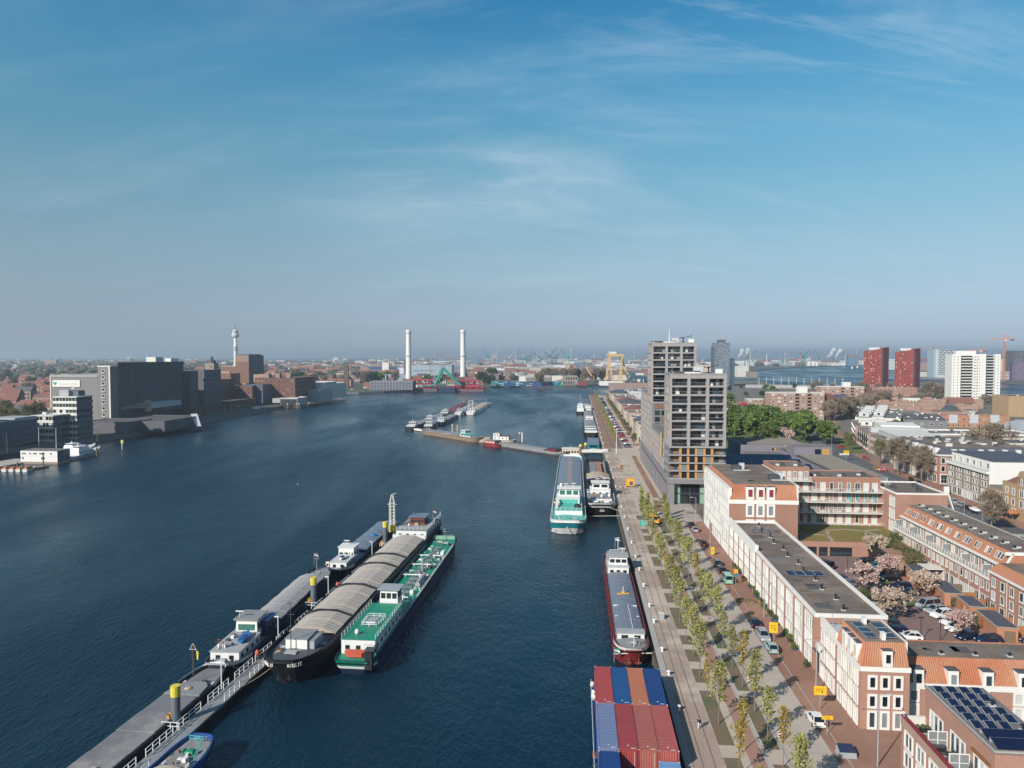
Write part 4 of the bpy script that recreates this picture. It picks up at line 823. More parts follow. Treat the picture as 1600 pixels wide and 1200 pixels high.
for T,z,dx in((T1,45.05,13.5),(T2,56.65,13.6)):
    beam(T,'roof_membrane',1.5,10.,.7,7,z,z+.35,'white'); beam(T,'roof_hood',-.3,4.4,-.3,2.6,z+.36,z+.6,'darkgrey'); roof_unit(T,9.5,4,z,2,1.6,.7,'darkgrey'); roof_unit(T,16.6,3.,z,2.2,1.5,1.4,'white'); roof_unit(T,11.,12,z,3,2.5,2.2,'lightgrey')
    t=thing('roof_crane','black window cleaning crane on the roof of the '+('nearer' if T is T1 else 'farther')+' tower','crane',T.root.location+Vector((dx,2.2,z)),QZ,scale=.72)
    MB().box(-.8,.8,-.8,.8,0,.5,'black').build('base',t); MB().box(-.28,.28,-.28,.28,.5,2.5,'black').box(-.6,.6,-.45,.45,2.4,3.1,'black').build('mast',t); MB().obox((0,0,2.9),(4.8,.4,3.8),.35,.3,'black').obox((0,0,2.8),(-2.0,0,3.0),.5,.4,'black').build('jib',t)
    b=MB(); b.obox((3.2,.2,3.5),(3.2,-1.3,3.6),.12,.12,'darkgrey'); b.obox((4.8,.4,3.8),(4.8,-1.2,4.6),.12,.12,'darkgrey'); b.obox((4.8,-1.2,4.6),(3.2,-1.3,3.6),.12,.12,'darkgrey'); b.obox((-2,0,3),(-2,-.9,2.6),.3,.3,'black'); b.build('cradle_arms',t)
MB().tube((8.6,12,56.65),(8.6,12,62.5),.22,.12,6,'white').build('antenna',T2.root)
o=thing('banner','yellow vertical banner hanging on the street side between the towers','banner',Q(272,17.1,17),QZ); MB().box(-.12,-.02,-1,1,0,8.5,'signyellow').build('cloth',o); MB().obox((-.1,-1.1,8.55),(-.1,1.1,8.55),.1,.1,'greymetal').build('bar',o)
# ================================================================ the grey school behind the white block
D1=Bld('school_building','purple grey school block with yellow windows and a beamed flat roof behind the brick flats','school',Q(345,62),QZ,31,29)
D1.body(8.8,'purplegrey',roof='bitumen2',par=.7,pm='purplegrey'); 
MB().box(20.,21,-.1,-.004,0,9.4,'lightgrey').build('joint',D1.root); MB().box(14.3,15.2,-.15,-.004,5.8,8.2,'black').build('window_reveal',D1.root); window(D1.root,(17.4,0,5.6),'F',4.2,2.4,.2,1,panes=['orangepanel'],frame='signyellow'); 
D2=Bld('school_building','long purple grey school wing with rows of yellow framed windows and roof beams','school',Q(262,78),QZ,15.5,83)
D2.body(8.0,'purplegrey',roof='darkgrey',par=.6,pm='purplegrey'); D2.body(12.0,'purplegrey',roof='bitumen2',par=.3,y0=54,y1=66,z0=8.7,name='upper_wall')
for j in(1.2,4.6): D2.wins('L',[3+k*2.4 for k in range(32)],[j],1.3,2.0,frame='orangepanel',panes=['glass','glassblue'])
for k in range(26):
    if 19<k<23: continue
    y=2+k*3.1; b=MB(); b.box(1.5,14.,y,y+.5,8.55,9.35,'bitumen2'); b.box(1.5,14,y,y+.5,9.352,9.42,'gravelpath'); b.build('roof_beam',D2.root)
for k in range(8): y=2+k*3.2; b=MB(); b.box(4,28.,y,y+.5,9.05,9.9,'bitumen2'); b.box(4,28,y,y+.5,9.902,9.97,'gravelpath'); b.build('roof_beam',D1.root)
window(D2.root,(12.8,54,9.3),'F',2.4,2.2,.15,1,panes=['orangepanel'],frame='signyellow'); window(D2.root,(9.6,54,9.3),'F',2.6,2.2,.15,1,panes=['glass'],frame='darkgrey')
MB().add([(15.5,0,0),(17.4,0,0),(17.4,83,0),(15.5,83,0),(15.5,0,8.6),(15.9,0,8.6),(15.9,83,8.6),(15.5,83,8.6)],[(0,1,5,4),(1,2,6,5),(2,3,7,6),(4,5,6,7)],'mintwall').build('mint_wall',D2.root)
D3=Bld('sports_hall','low hall with big dark tilted solar roofs in the shade of the towers','hall',Q(268,43),QZ,33,44)
D3.body(7.2,'purplegrey',roof='bitumen',par=.4)
for k in range(3): 
    y=4+k*13.; b=MB(); b.add([(1.5,y,7.4),(31,y,7.4),(31,y+9.5,10.2),(1.5,y+9.5,10.2),(1.5,y+9.6,7.4),(31,y+9.6,7.4)],[(0,1,2,3),(0,3,4),(1,5,2),(2,5,4,3)],'purplegrey'); o=b.build('roof_ridge',D3.root)
    for i in range(3): MB().add([(2+i*9.8,y+.4,7.62),(11+i*9.8,y+.4,7.62),(11+i*9.8,y+9.1,10.18),(2+i*9.8,y+9.1,10.18)],[(0,1,2,3)],'solar').build('solar_field',D3.root)
D4=Bld('school_building','small purple grey link wing with one yellow window strip','school',Q(309,62),QZ,16,32)
D4.body(7.0,'purplegrey',roof='bitumen2',par=.5); D4.wins('F',[3,7.5,12],[3.6],2.6,1.6,frame='orangepanel',panes=['orangepanel','glass'])
# ================================================================ trees along the quay
ORD=['first','second','third','fourth','fifth','sixth','seventh','eighth','ninth','tenth','eleventh','twelfth','thirteenth','fourteenth','fifteenth','sixteenth','seventeenth','eighteenth','nineteenth','twentieth']
def ordn(i): return ORD[i] if i<20 else 'one further on'
i1=[66,76.5,88,100.5,108.,115.5,123.5,130.5,139,146,153,161,169.5,180,191.5,203,211.5]
for i,s in enumerate(i1):
    tree('youngyellow' if i in(0,2,4,11) else 'young',Q(s,5.9+rnd.uniform(-.2,.2)),'young street tree in the soil pits nearest the water, %s from the near end'%ordn(i),rnd.choice([.85,.95,1.05,1.12]),'young trees in the pits along the quay',name='street_tree')
i2=[63,71.5,82.5,90.5,97,104.5,112,119.5,127,133.5,141,149,156,166,174,183,192,200.5,209]
for i,s in enumerate(i2):
    tree('youngyellow' if i in(1,3,6,12) else 'young',Q(s,11.7+rnd.uniform(-.2,.2)),'young street tree in the strip beside the street, %s from the near end'%ordn(i),rnd.choice([.85,.95,1.05,1.15]),'young trees in the strip beside the street',name='street_tree')
for i,(s,t_) in enumerate(((93.5,7.6),(70,8.),(85,12.3),(78,15.4))): tree('youngyellow',Q(s,t_),'small thin young tree standing %s'%('on the red cycle path edge','at the bottom of the cycle path','by the white kerb signs','at the near end of the street verge')[i],.9,'young trees in the pits along the quay',name='street_tree')
for i,(s,t_) in enumerate(((232,6.6),(229,8.4),(226,8.9),(223,10.),(238,6.9),(222,12.8),(218.5,13.3),(227,14.1),(231,13.6))): tree('poplar',Q(s,t_),'upright slender tree at the forecourt edge, %s'%('by the excavator','front of the clump','in the middle of the clump','near the orange digger','rearmost of the clump','front of the second clump','at the street corner','beside the grey paving','next to the timber benches')[i],rnd.uniform(.62,.85),'slender trees at the forecourt',name='street_tree')
for i in range(46): tree('youngfar',Q(412+i*11.4,7.2+rnd.uniform(-.3,.3)),'slim tree in the row along the far quay, '+('near end' if i<15 else 'middle' if i<30 else 'far end'),rnd.uniform(.85,1.05),'trees along the far quay '+('near' if i<15 else 'middle' if i<30 else 'end'),name='street_tree')
# ================================================================ street furniture and cars by the houses
def sign(s,t,zt,w,h,label,nm='warning_sign',face='signyellow',marks=1):
    o=thing(nm,label,'sign',Q(s,t),QZ); MB().tube((0,0,0),(0,0,zt-h*.4),.05,n=6,m='greymetal').build('pole',o); MB().box(-w/2,w/2,-.05,-.0,zt-h,zt,face).build('board',o)
    if marks:
        b=MB(); b.box(-w*.36,w*.30,-.056,-.052,zt-h*.35,zt-h*.30,'black'); b.box(-w*.36,w*.1,-.056,-.052,zt-h*.55,zt-h*.5,'black'); b.box(w*.12,w*.2,-.056,-.052,zt-h*.8,zt-h*.5,'black'); b.build('marks',o)
    return o
sign(131,21.2,3.5,1.5,1.9,'tall yellow road works sign on a grey pole by the pavement'); sign(106.2,21.3,3.4,1.75,1.3,'yellow road works sign on a pole above the white car'); sign(99,19.9,2.6,1.45,.5,'low wide yellow direction sign by the kerb'); sign(187,20.7,2.2,.9,1.9,'narrow yellow sign beside the two dark cars near the white block')
o=sign(163,21.4,3.6,.9,.9,'orange triangular warning sign above a blue plate on a pole',face='machineyellow',marks=0); MB().box(-.3,.3,-.06,-.01,1.9,2.5,'hullteal').build('plate',o)
lamp_post('slim grey street lamp at the white block',Q(192.5,21.),QZ+math.pi,8.2,1.2); lamp_post('slim grey street lamp by the terraced row',Q(143.2,22.6),QZ+math.pi,8.2,1.2); lamp_post('tall grey street lamp at the bottom corner of the pavement',Q(91.8,23.6),QZ,9,1.); lamp_post('grey street lamp in front of the corner house',Q(111.5,22.4),QZ+math.pi,8,1.2); lamp_post('grey street lamp at the tower forecourt corner',Q(222,22.),QZ+math.pi,8,1.2)
o=thing('lamp_post','tall white lamp mast with long arm on the far forecourt','street lamp',Q(379.4,6.2),QZ); MB().tube((0,0,0),(0,0,11.5),.2,.12,8,'white').build('pole',o); MB().obox((0,0,11.4),(5.,0,11.6),.3,.2,'white').build('arm',o)
for i,(s,t_) in enumerate(((96.5,13.1),(103,13.1),(114,13.1),(124,13.1),(150,13.1),(160,13.0))):
    o=thing('kerb_sign','red and white striped bollard sign beside the street, '+('nearest','second','third','fourth','fifth','farthest')[i],'sign',Q(s,t_),QZ,'striped signs along the kerb'); MB().box(-.28,.28,-.04,.04,.3,1.5,'white').build('board',o); b=MB()
    for k in range(3): b.add([(-.26,-.046,.4+k*.36),(.26,-.046,.6+k*.36),(.26,-.046,.78+k*.36),(-.26,-.046,.58+k*.36)],[(0,1,2,3)],'hullred')
    b.build('stripes',o); MB().tube((0,0,0),(0,0,.3),.04,n=6,m='greymetal').build('post',o)
bol=None
for i,s in enumerate((84,104,115.5,124.8,138.2,147,160,172,183,197,212,228,244,262,281,300,322,345,365,390,420,450,480,510,545,580)):
    lb='squat white mooring bollard on the quay edge, %s'%('beside the container ship','by the container ship bow','at the near bow of the red barge','beside the bow of the red barge','by the hatches of the red barge','beside the red barge','near the wheelhouse of the red barge','at the far end of the red barge','in the gap before the teal barge','opposite the yellow sign','level with the digger','at the bow of the black barge','beside the black barge','by the open hold','near the yellow skip','far end of the open hold','opposite the plinth','before the gangway','at the gangway','beyond the gangway')[i] if i<20 else 'squat white mooring bollard along the far quay edge'
    if bol is None:
        bol=thing('mooring_bollard',lb,'bollard',Q(s,.95,3.03),QZ,'bollards along the quay edge'); MB().lathe([(.3,0),(.26,.1),(.19,.35),(.2,.5)],10,'offwhite').build('post',bol,smooth=True); MB().lathe([(.2,.5),(.36,.56),(.34,.72),(.1,.78)],10,'white').build('cap',bol,smooth=True)
    else: dup(bol,Q(s,.95,3.03),QZ,lb)
o=thing('access_box','small dark electricity box casting a shadow on the quay apron','box',Q(140.6,2.6),QZ); MB().box(-.5,.5,-.4,.4,0,1.1,'greymetal').build('cabinet',o); MB().box(-.55,.55,-.45,.45,1.1,1.18,'offwhite').build('lid',o)
o=thing('rubbish_container','low dark green underground rubbish container with sloping lid on the pavement','container',Q(94,20.6),QZ); MB().add([(-1.1,-.8,0),(1.1,-.8,0),(1.1,.8,0),(-1.1,.8,0),(-1.,-.75,.75),(1.,-.75,.75),(.9,.7,1.15),(-.9,.7,1.15)],[(0,1,5,4),(1,2,6,5),(2,3,7,6),(3,0,4,7)],'greymetal').build('body',o); MB().add([(-1.04,-.79,.77),(1.04,-.79,.77),(.94,.74,1.18),(-.94,.74,1.18)],[(0,1,2,3)],'hullnavy').build('lid',o)
for i,(s,t_,rz) in enumerate(((152.,20.0,0),(151.5,21.9,0))):
    o=thing('planter','timber planter box with low green plants on the parking lane, '+('street side one','house side one')[i],'planter',Q(s,t_),QZ); MB().box(-.9,.9,-.45,.45,0,.5,'timber').build('trough',o); b=MB(); [b.sphere((rnd.uniform(-.6,.6),rnd.uniform(-.2,.2),.55),rnd.uniform(.15,.28),'shrub',5) for k in range(7)]; b.build('plants',o)
for i in range(30):
    s=118+i*2.3+rnd.uniform(-.5,.5)
    if 117<s<120 or rnd.random()<.25: continue
    t=thing('pot_plant','small potted plant at the foot of the terraced row','plant',Q(s,24.0+rnd.uniform(-.3,.3)),0,'plants along the terraced facade'); sc=rnd.uniform(.3,.55); tm,cm=_tv.setdefault(('pot',i%3),tree_meshes(40+i%3,2.6,.3,1.2,.8,12,.05,rnd.choice(['shrub','leaf_green','leaf_olive']),260,.16,.5)); obj('crown',cm,t,scale=sc); MB().lathe([(.2,0),(.28,.4),(.25,.42)],8,rnd.choice(['brick','darkgrey','hullblue'])).build('pot',t)
HD=QZ
for kind,col,s,t_,flip,lb in (('hatch','black',217.8,20.1,0,'black hatchback parked just beyond the silver one near the tower corner'),('hatch','silver',212.6,20.3,0,'silver hatchback parked behind a black one near the tower corner'),('hatch','black',197,20.0,0,'single black car parked beside the white block'),('estate','grey',178.6,20.2,0,'grey estate car parked in front of a dark blue car by the long row'),('hatch','navy',172.6,20.2,0,'dark blue car parked between the grey estate and the mint van'),('van','mint',165.4,20.0,0,'mint green old van parked by the long row'),('sedan','navy',138.8,19.7,0,'dark blue saloon parked behind the yellow sign with a white patch'),('estate','silver',132.4,19.8,3.14,'silver estate car parked next to the pale blue hatchback'),('hatch','paleblue',127.0,19.8,0,'pale blue hatchback parked near the striped kerb signs'),('hatch','white',102.2,19.4,0,'white hatchback parked under the yellow signs')):
    car(kind,col,Q(s,t_,3.03),HD+flip,lb,'cars parked along the houses')
# digger, excavator, skip, bikes, people on the forecourt
def digger(s,t,lab,sc,rz):
    o=thing('excavator',lab,'excavator',Q(s,t),QZ+rz,scale=sc)
    for x in(-.9,.9): MB().box(x-.25,x+.25,-1.3,1.3,0,.6,'black').build('track',o)
    MB().box(-.9,.9,-1.2,.9,.65,1.3,'machineyellow').box(-.9,.9,-1.5,-.6,1.3,1.9,'machineyellow').build('body',o); MB().box(-.85,.05,-.5,.8,1.3,2.5,'glass').build('cab_glass',o); MB().box(-.9,.1,-.55,.85,2.5,2.62,'machineyellow').build('cab_roof',o)
    MB().obox((.4,.8,1.2),(.4,2.2,3.0),.28,.34,'machineyellow').build('boom',o); MB().obox((.4,2.2,3.),(.4,3.5,1.5),.22,.26,'machineyellow').build('stick',o); MB().prism([(.05,3.3),(.75,3.3),(.75,3.9),(.05,3.9)],.8,1.5,'darkgrey').build('bucket',o)
digger(220.6,10.2,'small orange yellow digger among the slender trees at the forecourt edge',1.,1.0)
o=thing('site_cabin','bright yellow skip and machine cabin standing alone on the forecourt','machine',Q(283.5,6.6),QZ); MB().box(-1.6,1.6,-1.3,1.3,.4,2.6,'machineyellow').build('body',o); MB().box(-1.3,1.3,-1.1,1.0,2.6,3.3,'machineyellow').build('hood',o); MB().box(-.3,.9,-1.36,-1.305,.8,2.2,'darkgrey').build('door',o)
for x in(-1.2,1.2): MB().tube((x-.15,-1.,.4),(x+.15,-1.,.4),.42,n=10,m='tyre').tube((x-.15,1.,.4),(x+.15,1.,.4),.42,n=10,m='tyre').build('wheels',o)
digger(329.1,5.9,'small yellow machine farther along the forecourt',.6,2.)
o=thing('site_hoarding','white and blue site panel leaning beside the clump of trees','panel',Q(217,5.7),QZ); MB().box(-.9,.9,-.06,.06,.2,1.8,'tealdeck').build('board',o); MB().box(-1,-.9,-.3,.3,0,1.8,'greymetal').box(.9,1,-.3,.3,0,1.8,'greymetal').build('frame',o)
o=thing('portable_toilet','white site cabin beside the orange digger','cabin',Q(221.5,12.2),QZ); MB().box(-.8,.8,-.7,.7,0,1.9,'white').build('body',o); MB().box(-.86,.86,-.76,.76,1.9,2.05,'lightgrey').build('roof',o); MB().box(-.35,.35,-.73,-.705,.1,1.7,'lightgrey').build('door',o)
for i in range(34):
    s=rnd.uniform(258,378); t_=rnd.uniform(2.6,9.5); o=thing('barrier','low grey fence panel lying on the forecourt works','fence',Q(s,t_),QZ+rnd.uniform(0,3),'fence panels on the forecourt'); b=MB(); L=rnd.uniform(.9,1.8)
    b.obox((-L,0,.05),(-L,0,1.05),.06,.06,'greymetal'); b.obox((L,0,.05),(L,0,1.05),.06,.06,'greymetal'); b.obox((-L,0,1.),(L,0,1.),.06,.06,'lightgrey'); b.obox((-L,0,.35),(L,0,.35),.06,.06,'lightgrey'); b.build('frame',o); MB().box(-L*.9,-L*.6,-.3,.3,0,.08,'darkgrey').box(L*.6,L*.9,-.3,.3,0,.08,'darkgrey').build('feet',o)
for i,(s,t_,w_) in enumerate(((252,14.9,4.6),(246,14.4,3.6),(258,15.3,2.6))):
    o=thing('bench','long timber bench at the foot of the plinth corner, '+('middle one','nearest one','farthest one')[i],'bench',Q(s,t_),QZ); MB().box(-.4,.4,-w_/2,w_/2,.32,.45,'timber').build('seat',o); MB().box(-.3,.3,-w_/2+.2,-w_/2+.4,0,.32,'concrete').box(-.3,.3,w_/2-.4,w_/2-.2,0,.32,'concrete').build('legs',o)
def bike(s,t,rz,lab):
    o=thing('bicycle',lab,'bicycle',Q(s,t),rz,'bicycles at the tower entrance')
    for y in(-.5,.5):
        b=MB(); pr=[]; n=14
        for i in range(n): a=6.283*i/n; a2=6.283*(i+1)/n; b.obox((0,y+.33*math.cos(a),.34+.33*math.sin(a)),(0,y+.33*math.cos(a2),.34+.33*math.sin(a2)),.04,.04,'tyre')
        b.build('wheel',o)
    b=MB(); [b.obox(p,q,.035,.035,'greymetal') for p,q in(((0,-.5,.34),(0,-.15,.85)),((0,-.15,.85),(0,.38,.85)),((0,.5,.34),(0,.38,.95)),((0,-.05,.3),(0,.38,.8)),((0,-.05,.3),(0,-.15,.9)),((0,-.5,.34),(0,-.05,.3)))]; b.build('frame',o); MB().box(-.07,.07,-.28,-.02,.9,.96,'black').build('saddle',o); MB().obox((-.28,.34,.98),(.28,.34,.98),.03,.03,'greymetal').build('handlebar',o)
for i in range(6): bike(236+rnd.uniform(-.8,.8),21.6+i*.55,QZ+rnd.uniform(-.3,.3),'bicycle parked before the glass lobby of the tower')
person(Q(98.9,3.0),QZ+2.9,'person in dark jacket and pale trousers walking on the quay beside the container ship'); person(Q(275,3.3),QZ+.5,'person in dark clothes walking near the yellow skip',legs='clothdark'); person(Q(235.3,25.8),QZ+1.,'person in dark clothes standing by the white block at the tower entrance',legs='clothdark',stride=.1); person(Q(386.5,2.8),QZ,'person in dark clothes at the land end of the gangway',legs='clothblue',stride=.2)
o=thing('round_bin','blue wheeled bin in front of the terraced row','bin',Q(141,24.),QZ); MB().box(-.35,.35,-.3,.3,.1,1.,'hullblue').build('body',o); MB().box(-.38,.38,-.34,.34,1.,1.08,'hullnavy').build('lid',o)
# ================================================================ courtyard
strip('courtyard_paving',36.3,69,112.2,189,'purplepaving',.03)
for t0,t1,s0,s1 in((44.5,50,151.2,154.2),(52.5,57,152.2,155.6),(43.5,46.5,146,162),(54.5,57,166.5,171)): strip('lawn',t0,t1,s0,s1,'grass',.05,kind='stuff')
for s0 in (150.2,156.4,171): strip('courtyard_kerb',44,58,s0,s0+.25,'kerb',.045)
strip('footway',59.5,69,112.5,188,'redpaving',.04)
CC='cars in the courtyard'
for kind,col,s,t_,rz,lb in (('van','navy',178.5,45.4,.6,'dark blue van at the back left corner of the courtyard'),('hatch','black',174.5,44.3,.6,'black hatchback beside the dark van in the courtyard'),('sedan','navy',168.8,45.2,1.3,'dark saloon parked behind the pink cherry tree, left side'),('estate','grey',164.8,45.6,1.35,'grey estate at the foot of the pink cherry tree'),
  ('sedan','black',183.2,56.8,1.75,'black saloon at the garage end of the right row'),('hatch','teal',179.,57.0,1.75,'teal hatchback second from the garage in the right row'),('hatch','black',173.6,56.6,1.75,'black hatchback half under the rear pink cherry tree'),('suv','black',169.5,57,1.75,'black car standing under the rear pink cherry tree'),('estate','navy',163.8,56.8,1.75,'dark blue estate before the pale cherry tree'),('sedan','black',159.6,56.8,1.75,'black saloon beside the pale cherry tree trunk'),
  ('van','silver',151.6,57.0,1.9,'grey van at the head of the white row in the courtyard'),('estate','silver',149.,57.2,1.9,'silver estate between the grey van and a white car'),('suv','white',146.3,57.2,1.9,'white car third from the grey van in the courtyard row'),('hatch','white',142.6,57,1.9,'white car with dark roof in the courtyard row'),('sedan','white',139.4,56.6,1.9,'white saloon beside the nearest pink cherry tree'),('hatch','navy',135.4,56.2,1.9,'dark car under the nearest pink cherry tree'),('estate','navy',134.,59.2,1.7,'blue estate near the roof edge of the front row'),
  ('sedan','navy',138.4,44.9,1.4,'dark blue saloon parked behind the corner house roof'),('hatch','white',134.2,46.,1.4,'white hatchback behind the corner house roof'),('hatch','paleblue',149.8,44.7,1.3,'pale blue hatchback half hidden by the long row roof'),('estate','black',141.8,44.8,1.3,'black estate under the pale cherry in the near courtyard'),('sedan','navy',134.,67,1.6,'dark blue saloon at the right edge beside the last shed')):
    car(kind,col,Q(s,t_,3.05),QZ+rz,lb,CC)
for kind,s,t_,sc,lb in (('cherry',160.7,48.0,1.05,'pink blossom cherry tree on the left side of the courtyard'),('cherry',170.6,57.0,.95,'pink blossom cherry tree over the black cars at the rear of the courtyard'),('cherrypale',188.,61.,1.0,'pale blossom cherry tree in front of the brick garage'),('cherrypale',158.6,59.4,.95,'pale blossom cherry tree before the brick sheds'),('cherrypale',143.8,46.6,1.1,'cream blossom cherry tree near the long row roof corner'),('cherry',136.,55.4,.85,'small pink blossom cherry tree above the dark car')):
    tree(kind,Q(s,t_),lb,sc,'cherry trees in the courtyard',name='cherry_tree')
tree('bush',Q(153.,45.3),'green bush beside the lawn at the long row',.9,name='shrub',cat='shrub'); tree('bush',Q(194.,70.),'dark green shrub against the end of the orange terrace',1.5,name='shrub',cat='shrub',var=1)
for i,(s,t_,k,lb) in enumerate(((184.,66.,'bushbrown','brown shrub in the back garden by the first shed'),(180.,66.5,'bush','green shrub in the back garden behind the first shed'),(176.5,65.,'bushbrown','brown green shrub next to the white canopy'),(187.5,64,'bush','dark shrub beside the garage ramp'))): tree(k,Q(s,t_),lb,1.35,'garden shrubs by the sheds',name='shrub',cat='shrub')
def shed(s,t,lab,d=8.,w=3.4):
    b=Bld('garden_shed',lab,'shed',Q(s,t),QZ-.12,w,d,'brick sheds in the courtyard'); b.body(2.5,'brickorange',roof='slate',par=0); beam(b,'roof_edge',-.1,w+.1,-.15,d+.1,2.57,2.68,'kerb'); beam(b,'roof_cover',.08,w-.08,.03,d-.08,2.685,2.72,'slate'); MB().box(-.06,-.004,d-3.6,d-2.5,.05,2.1,'doororange').build('door',b.root); MB().box(1.2,w-.4,-.05,-.004,.05,2.,'timber').build('gate',b.root)
shed(166,61.2,'brick shed with grey roof next to the brown shrubs, farthest from camera'); shed(153.4,61.,'brick shed with grey roof between the white canopy and the parked white cars',8.5); shed(145.5,61.8,'narrow brick shed with grey roof behind the white saloon',6.5,3.); shed(134.8,61.,'brick shed with long grey roof at the right edge of the courtyard',9.)
o=thing('canopy','white roofed garden canopy on posts against the orange terrace','canopy',Q(170,65),QZ)
MB().box(0,4,0,4.5,2.6,2.75,'offwhite').build('roof',o); [MB().box(x,x+.12,y,y+.12,0,2.6,'white').build('post',o) for x in(.05,3.8) for y in(.05,4.3)]
for i,(s,t_,L) in enumerate(((162.,64.5,4.2),(156.5,65.2,3.6),(152.5,65.4,3.4),(147.6,65.5,3.2),(142.,65.,3.2),(137.6,65.6,3.))):
    o=thing('fence','reddish timber garden fence between the terrace gardens, %s from the canopy'%ordn(i),'fence',Q(s,t_),QZ,'timber fences between the gardens'); 
    for k in range(int(L/.32)): MB().box(k*.32,k*.32+.29,-.03+.012*(k%2),.03+.012*(k%2),0,1.9,'timberorange' if i else 'timber').build('plank',o)
    MB().box(0,L,.045,.09,1.4,1.5,'timber').build('rail',o)
for i,(s,t_,L) in enumerate(((186.,61.,4.),(151.8,62.6,4.6),(141.,62.4,5.),(172.,63.2,4.))):
    o=thing('hedge','clipped dark green hedge beside the brick sheds, %s'%('by the garage','beside the middle shed','by the right edge shed','by the farthest shed')[i],'hedge',Q(s,t_),QZ); g=np.random.default_rng(i); n=1500; c=np.stack([g.uniform(-.5,.5,n),g.uniform(0,L,n),g.uniform(.05,1.7,n)],1); a=rvec(g,n); bb=np.cross(a,rvec(g,n)); obj('foliage',quads('foliage',c,a*.12,bb*.1,'leaf_dark'),o); MB().box(-.42,.42,.05,L-.05,0,1.6,'shrub' if False else 'soil').build('branches',o)
for i,(s,t_) in enumerate(((153.7,48.9),(175.4,49.8),(133.8,47.6),(146.,56.2),(133.6,50.8))):
    o=thing('lamp_post','black courtyard lamp post with flat square head, %s'%('by the left lawn','near the garage','beside the white hatchback','by the white cars','near the front row roof')[i],'street lamp',Q(s,t_),QZ,'lamp posts in the courtyard'); MB().tube((0,0,0),(0,0,4.2),.06,n=6,m='black').build('pole',o); MB().box(-.55,.55,-.16,.16,4.2,4.3,'black').build('head',o)
# ================================================================ boulevard on the right
def road(name,pts,w,m,lift,kind='structure'):
    L=[];Rr=[]
    for i,(s,t_) in enumerate(pts):
        a=Vector(pts[max(0,i-1)]); b_=Vector(pts[min(len(pts)-1,i+1)]); d=(b_-a).normalized(); nrm=Vector((-d.y,d.x)); ww=w[i] if isinstance(w,(list,tuple)) else w
        L.append(Q(s+nrm.x*ww/2,t_+nrm.y*ww/2,3+lift)); Rr.append(Q(s-nrm.x*ww/2,t_-nrm.y*ww/2,3+lift))
    b=MB(); n=len(pts); b.add(L+Rr,[(i+1,i,n+i,n+i+1) if True else () for i in range(n-1)],m); o=b.build(name); o['kind']=kind
    me=o.data; me.update()
    if me.polygons[0].normal.z<0: me.flip_normals()
    return o
BV=[(120,106),(200,111.5),(240,113),(280,115.5),(330,118),(380,122.5),(420,129),(470,139.5),(510,150),(560,166),(640,196)]
road('boulevard_pavement',BV,[26,26,25,25,25,25,26,26,26,26,26],'redpaving',.02); road('boulevard_carriageway',[(s,t_-1.) for s,t_ in BV],10.5,'asphalt',.04); road('boulevard_carriageway',[(300,111.),(340,112.6),(380,116.5),(420,122.5),(460,131)],6.,'asphalt',.045)
for a,b_ in ((0,1),): pass
for k in range(24):
    s=206+k*9; j=max(i for i in range(len(BV)-1) if BV[i][0]<=s); f=(s-BV[j][0])/(BV[j+1][0]-BV[j][0]); t_=BV[j][1]+f*(BV[j+1][1]-BV[j][1])-1; strip('lane_marking',t_-.08,t_+.08,s,s+3,'offwhite',.06)
for k in range(7): strip('zebra_marking',107.5+k*1.3,108.2+k*1.3,214,217.5,'offwhite',.06)
road('grass_verge',[(150,102.5),(200,104.4),(235,105.8),(262,106.8)],3.4,'grass',.055,'stuff')
road('side_street',[(262,112),(268,135),(276,170)],9,'redpaving',.05)
car('suv','silver',Q(261.6,115.6,3.06),QZ-.05,'silver car at the head of the queue on the boulevard','cars on the boulevard'); car('estate','silver',Q(256.4,115.6,3.06),QZ-.05,'second silver car in the boulevard queue','cars on the boulevard'); car('sedan','black',Q(251.6,115.3,3.06),QZ-.05,'black car before the white boat trailer on the boulevard','cars on the boulevard')
o=thing('covered_boat','white covered boat with blue hull parked on the boulevard behind a black car','boat',Q(246,114.4,3.5),QZ-.05)
b=MB(); b.loft([[(-.2,-2.9,.2),(.2,-2.9,.2),(.9,-2.9,.7),(-.9,-2.9,.7)],[(-.4,0,0),(.4,0,0),(1.1,0,.7),(-1.1,0,.7)],[(-.05,2.8,.4),(.05,2.8,.4),(.2,2.9,.85),(-.2,2.9,.85)]],'hullblue'); b.build('hull',o); b=MB(); b.loft([[(-.95,-2.9,.71),(.95,-2.9,.71),(.5,-2.7,1.2),(-.5,-2.7,1.2)],[(-1.15,0,.71),(1.15,0,.71),(.6,0,1.5),(-.6,0,1.5)],[(-.25,2.9,.86),(.25,2.9,.86),(.1,2.6,1.0),(-.1,2.6,1.0)]],'hullwhite'); b.build('cover',o)
for x in(-.7,.7): MB().tube((x-.1,-.8,-.15),(x+.1,-.8,-.15),.3,n=10,m='tyre').build('wheel',o)
car('hatch','red',Q(332,120.6,3.06),QZ+1.1,'red car at the boulevard corner beside a yellow machine','cars on the boulevard'); car('hatch','red',Q(413.8,131.3,3.06),QZ+.4,'small red car farther up the boulevard','cars on the boulevard',True)
digger(334.3,118.7,'small yellow machine beside the red car on the boulevard',.5,.5)
car('van','white',Q(402.7,121.2,3.06),QZ-.3,'white van on the bend of the boulevard','cars on the boulevard'); car('van','black',Q(425,118.5,3.06),QZ-.3,'black van by the dark school corner','cars on the boulevard')
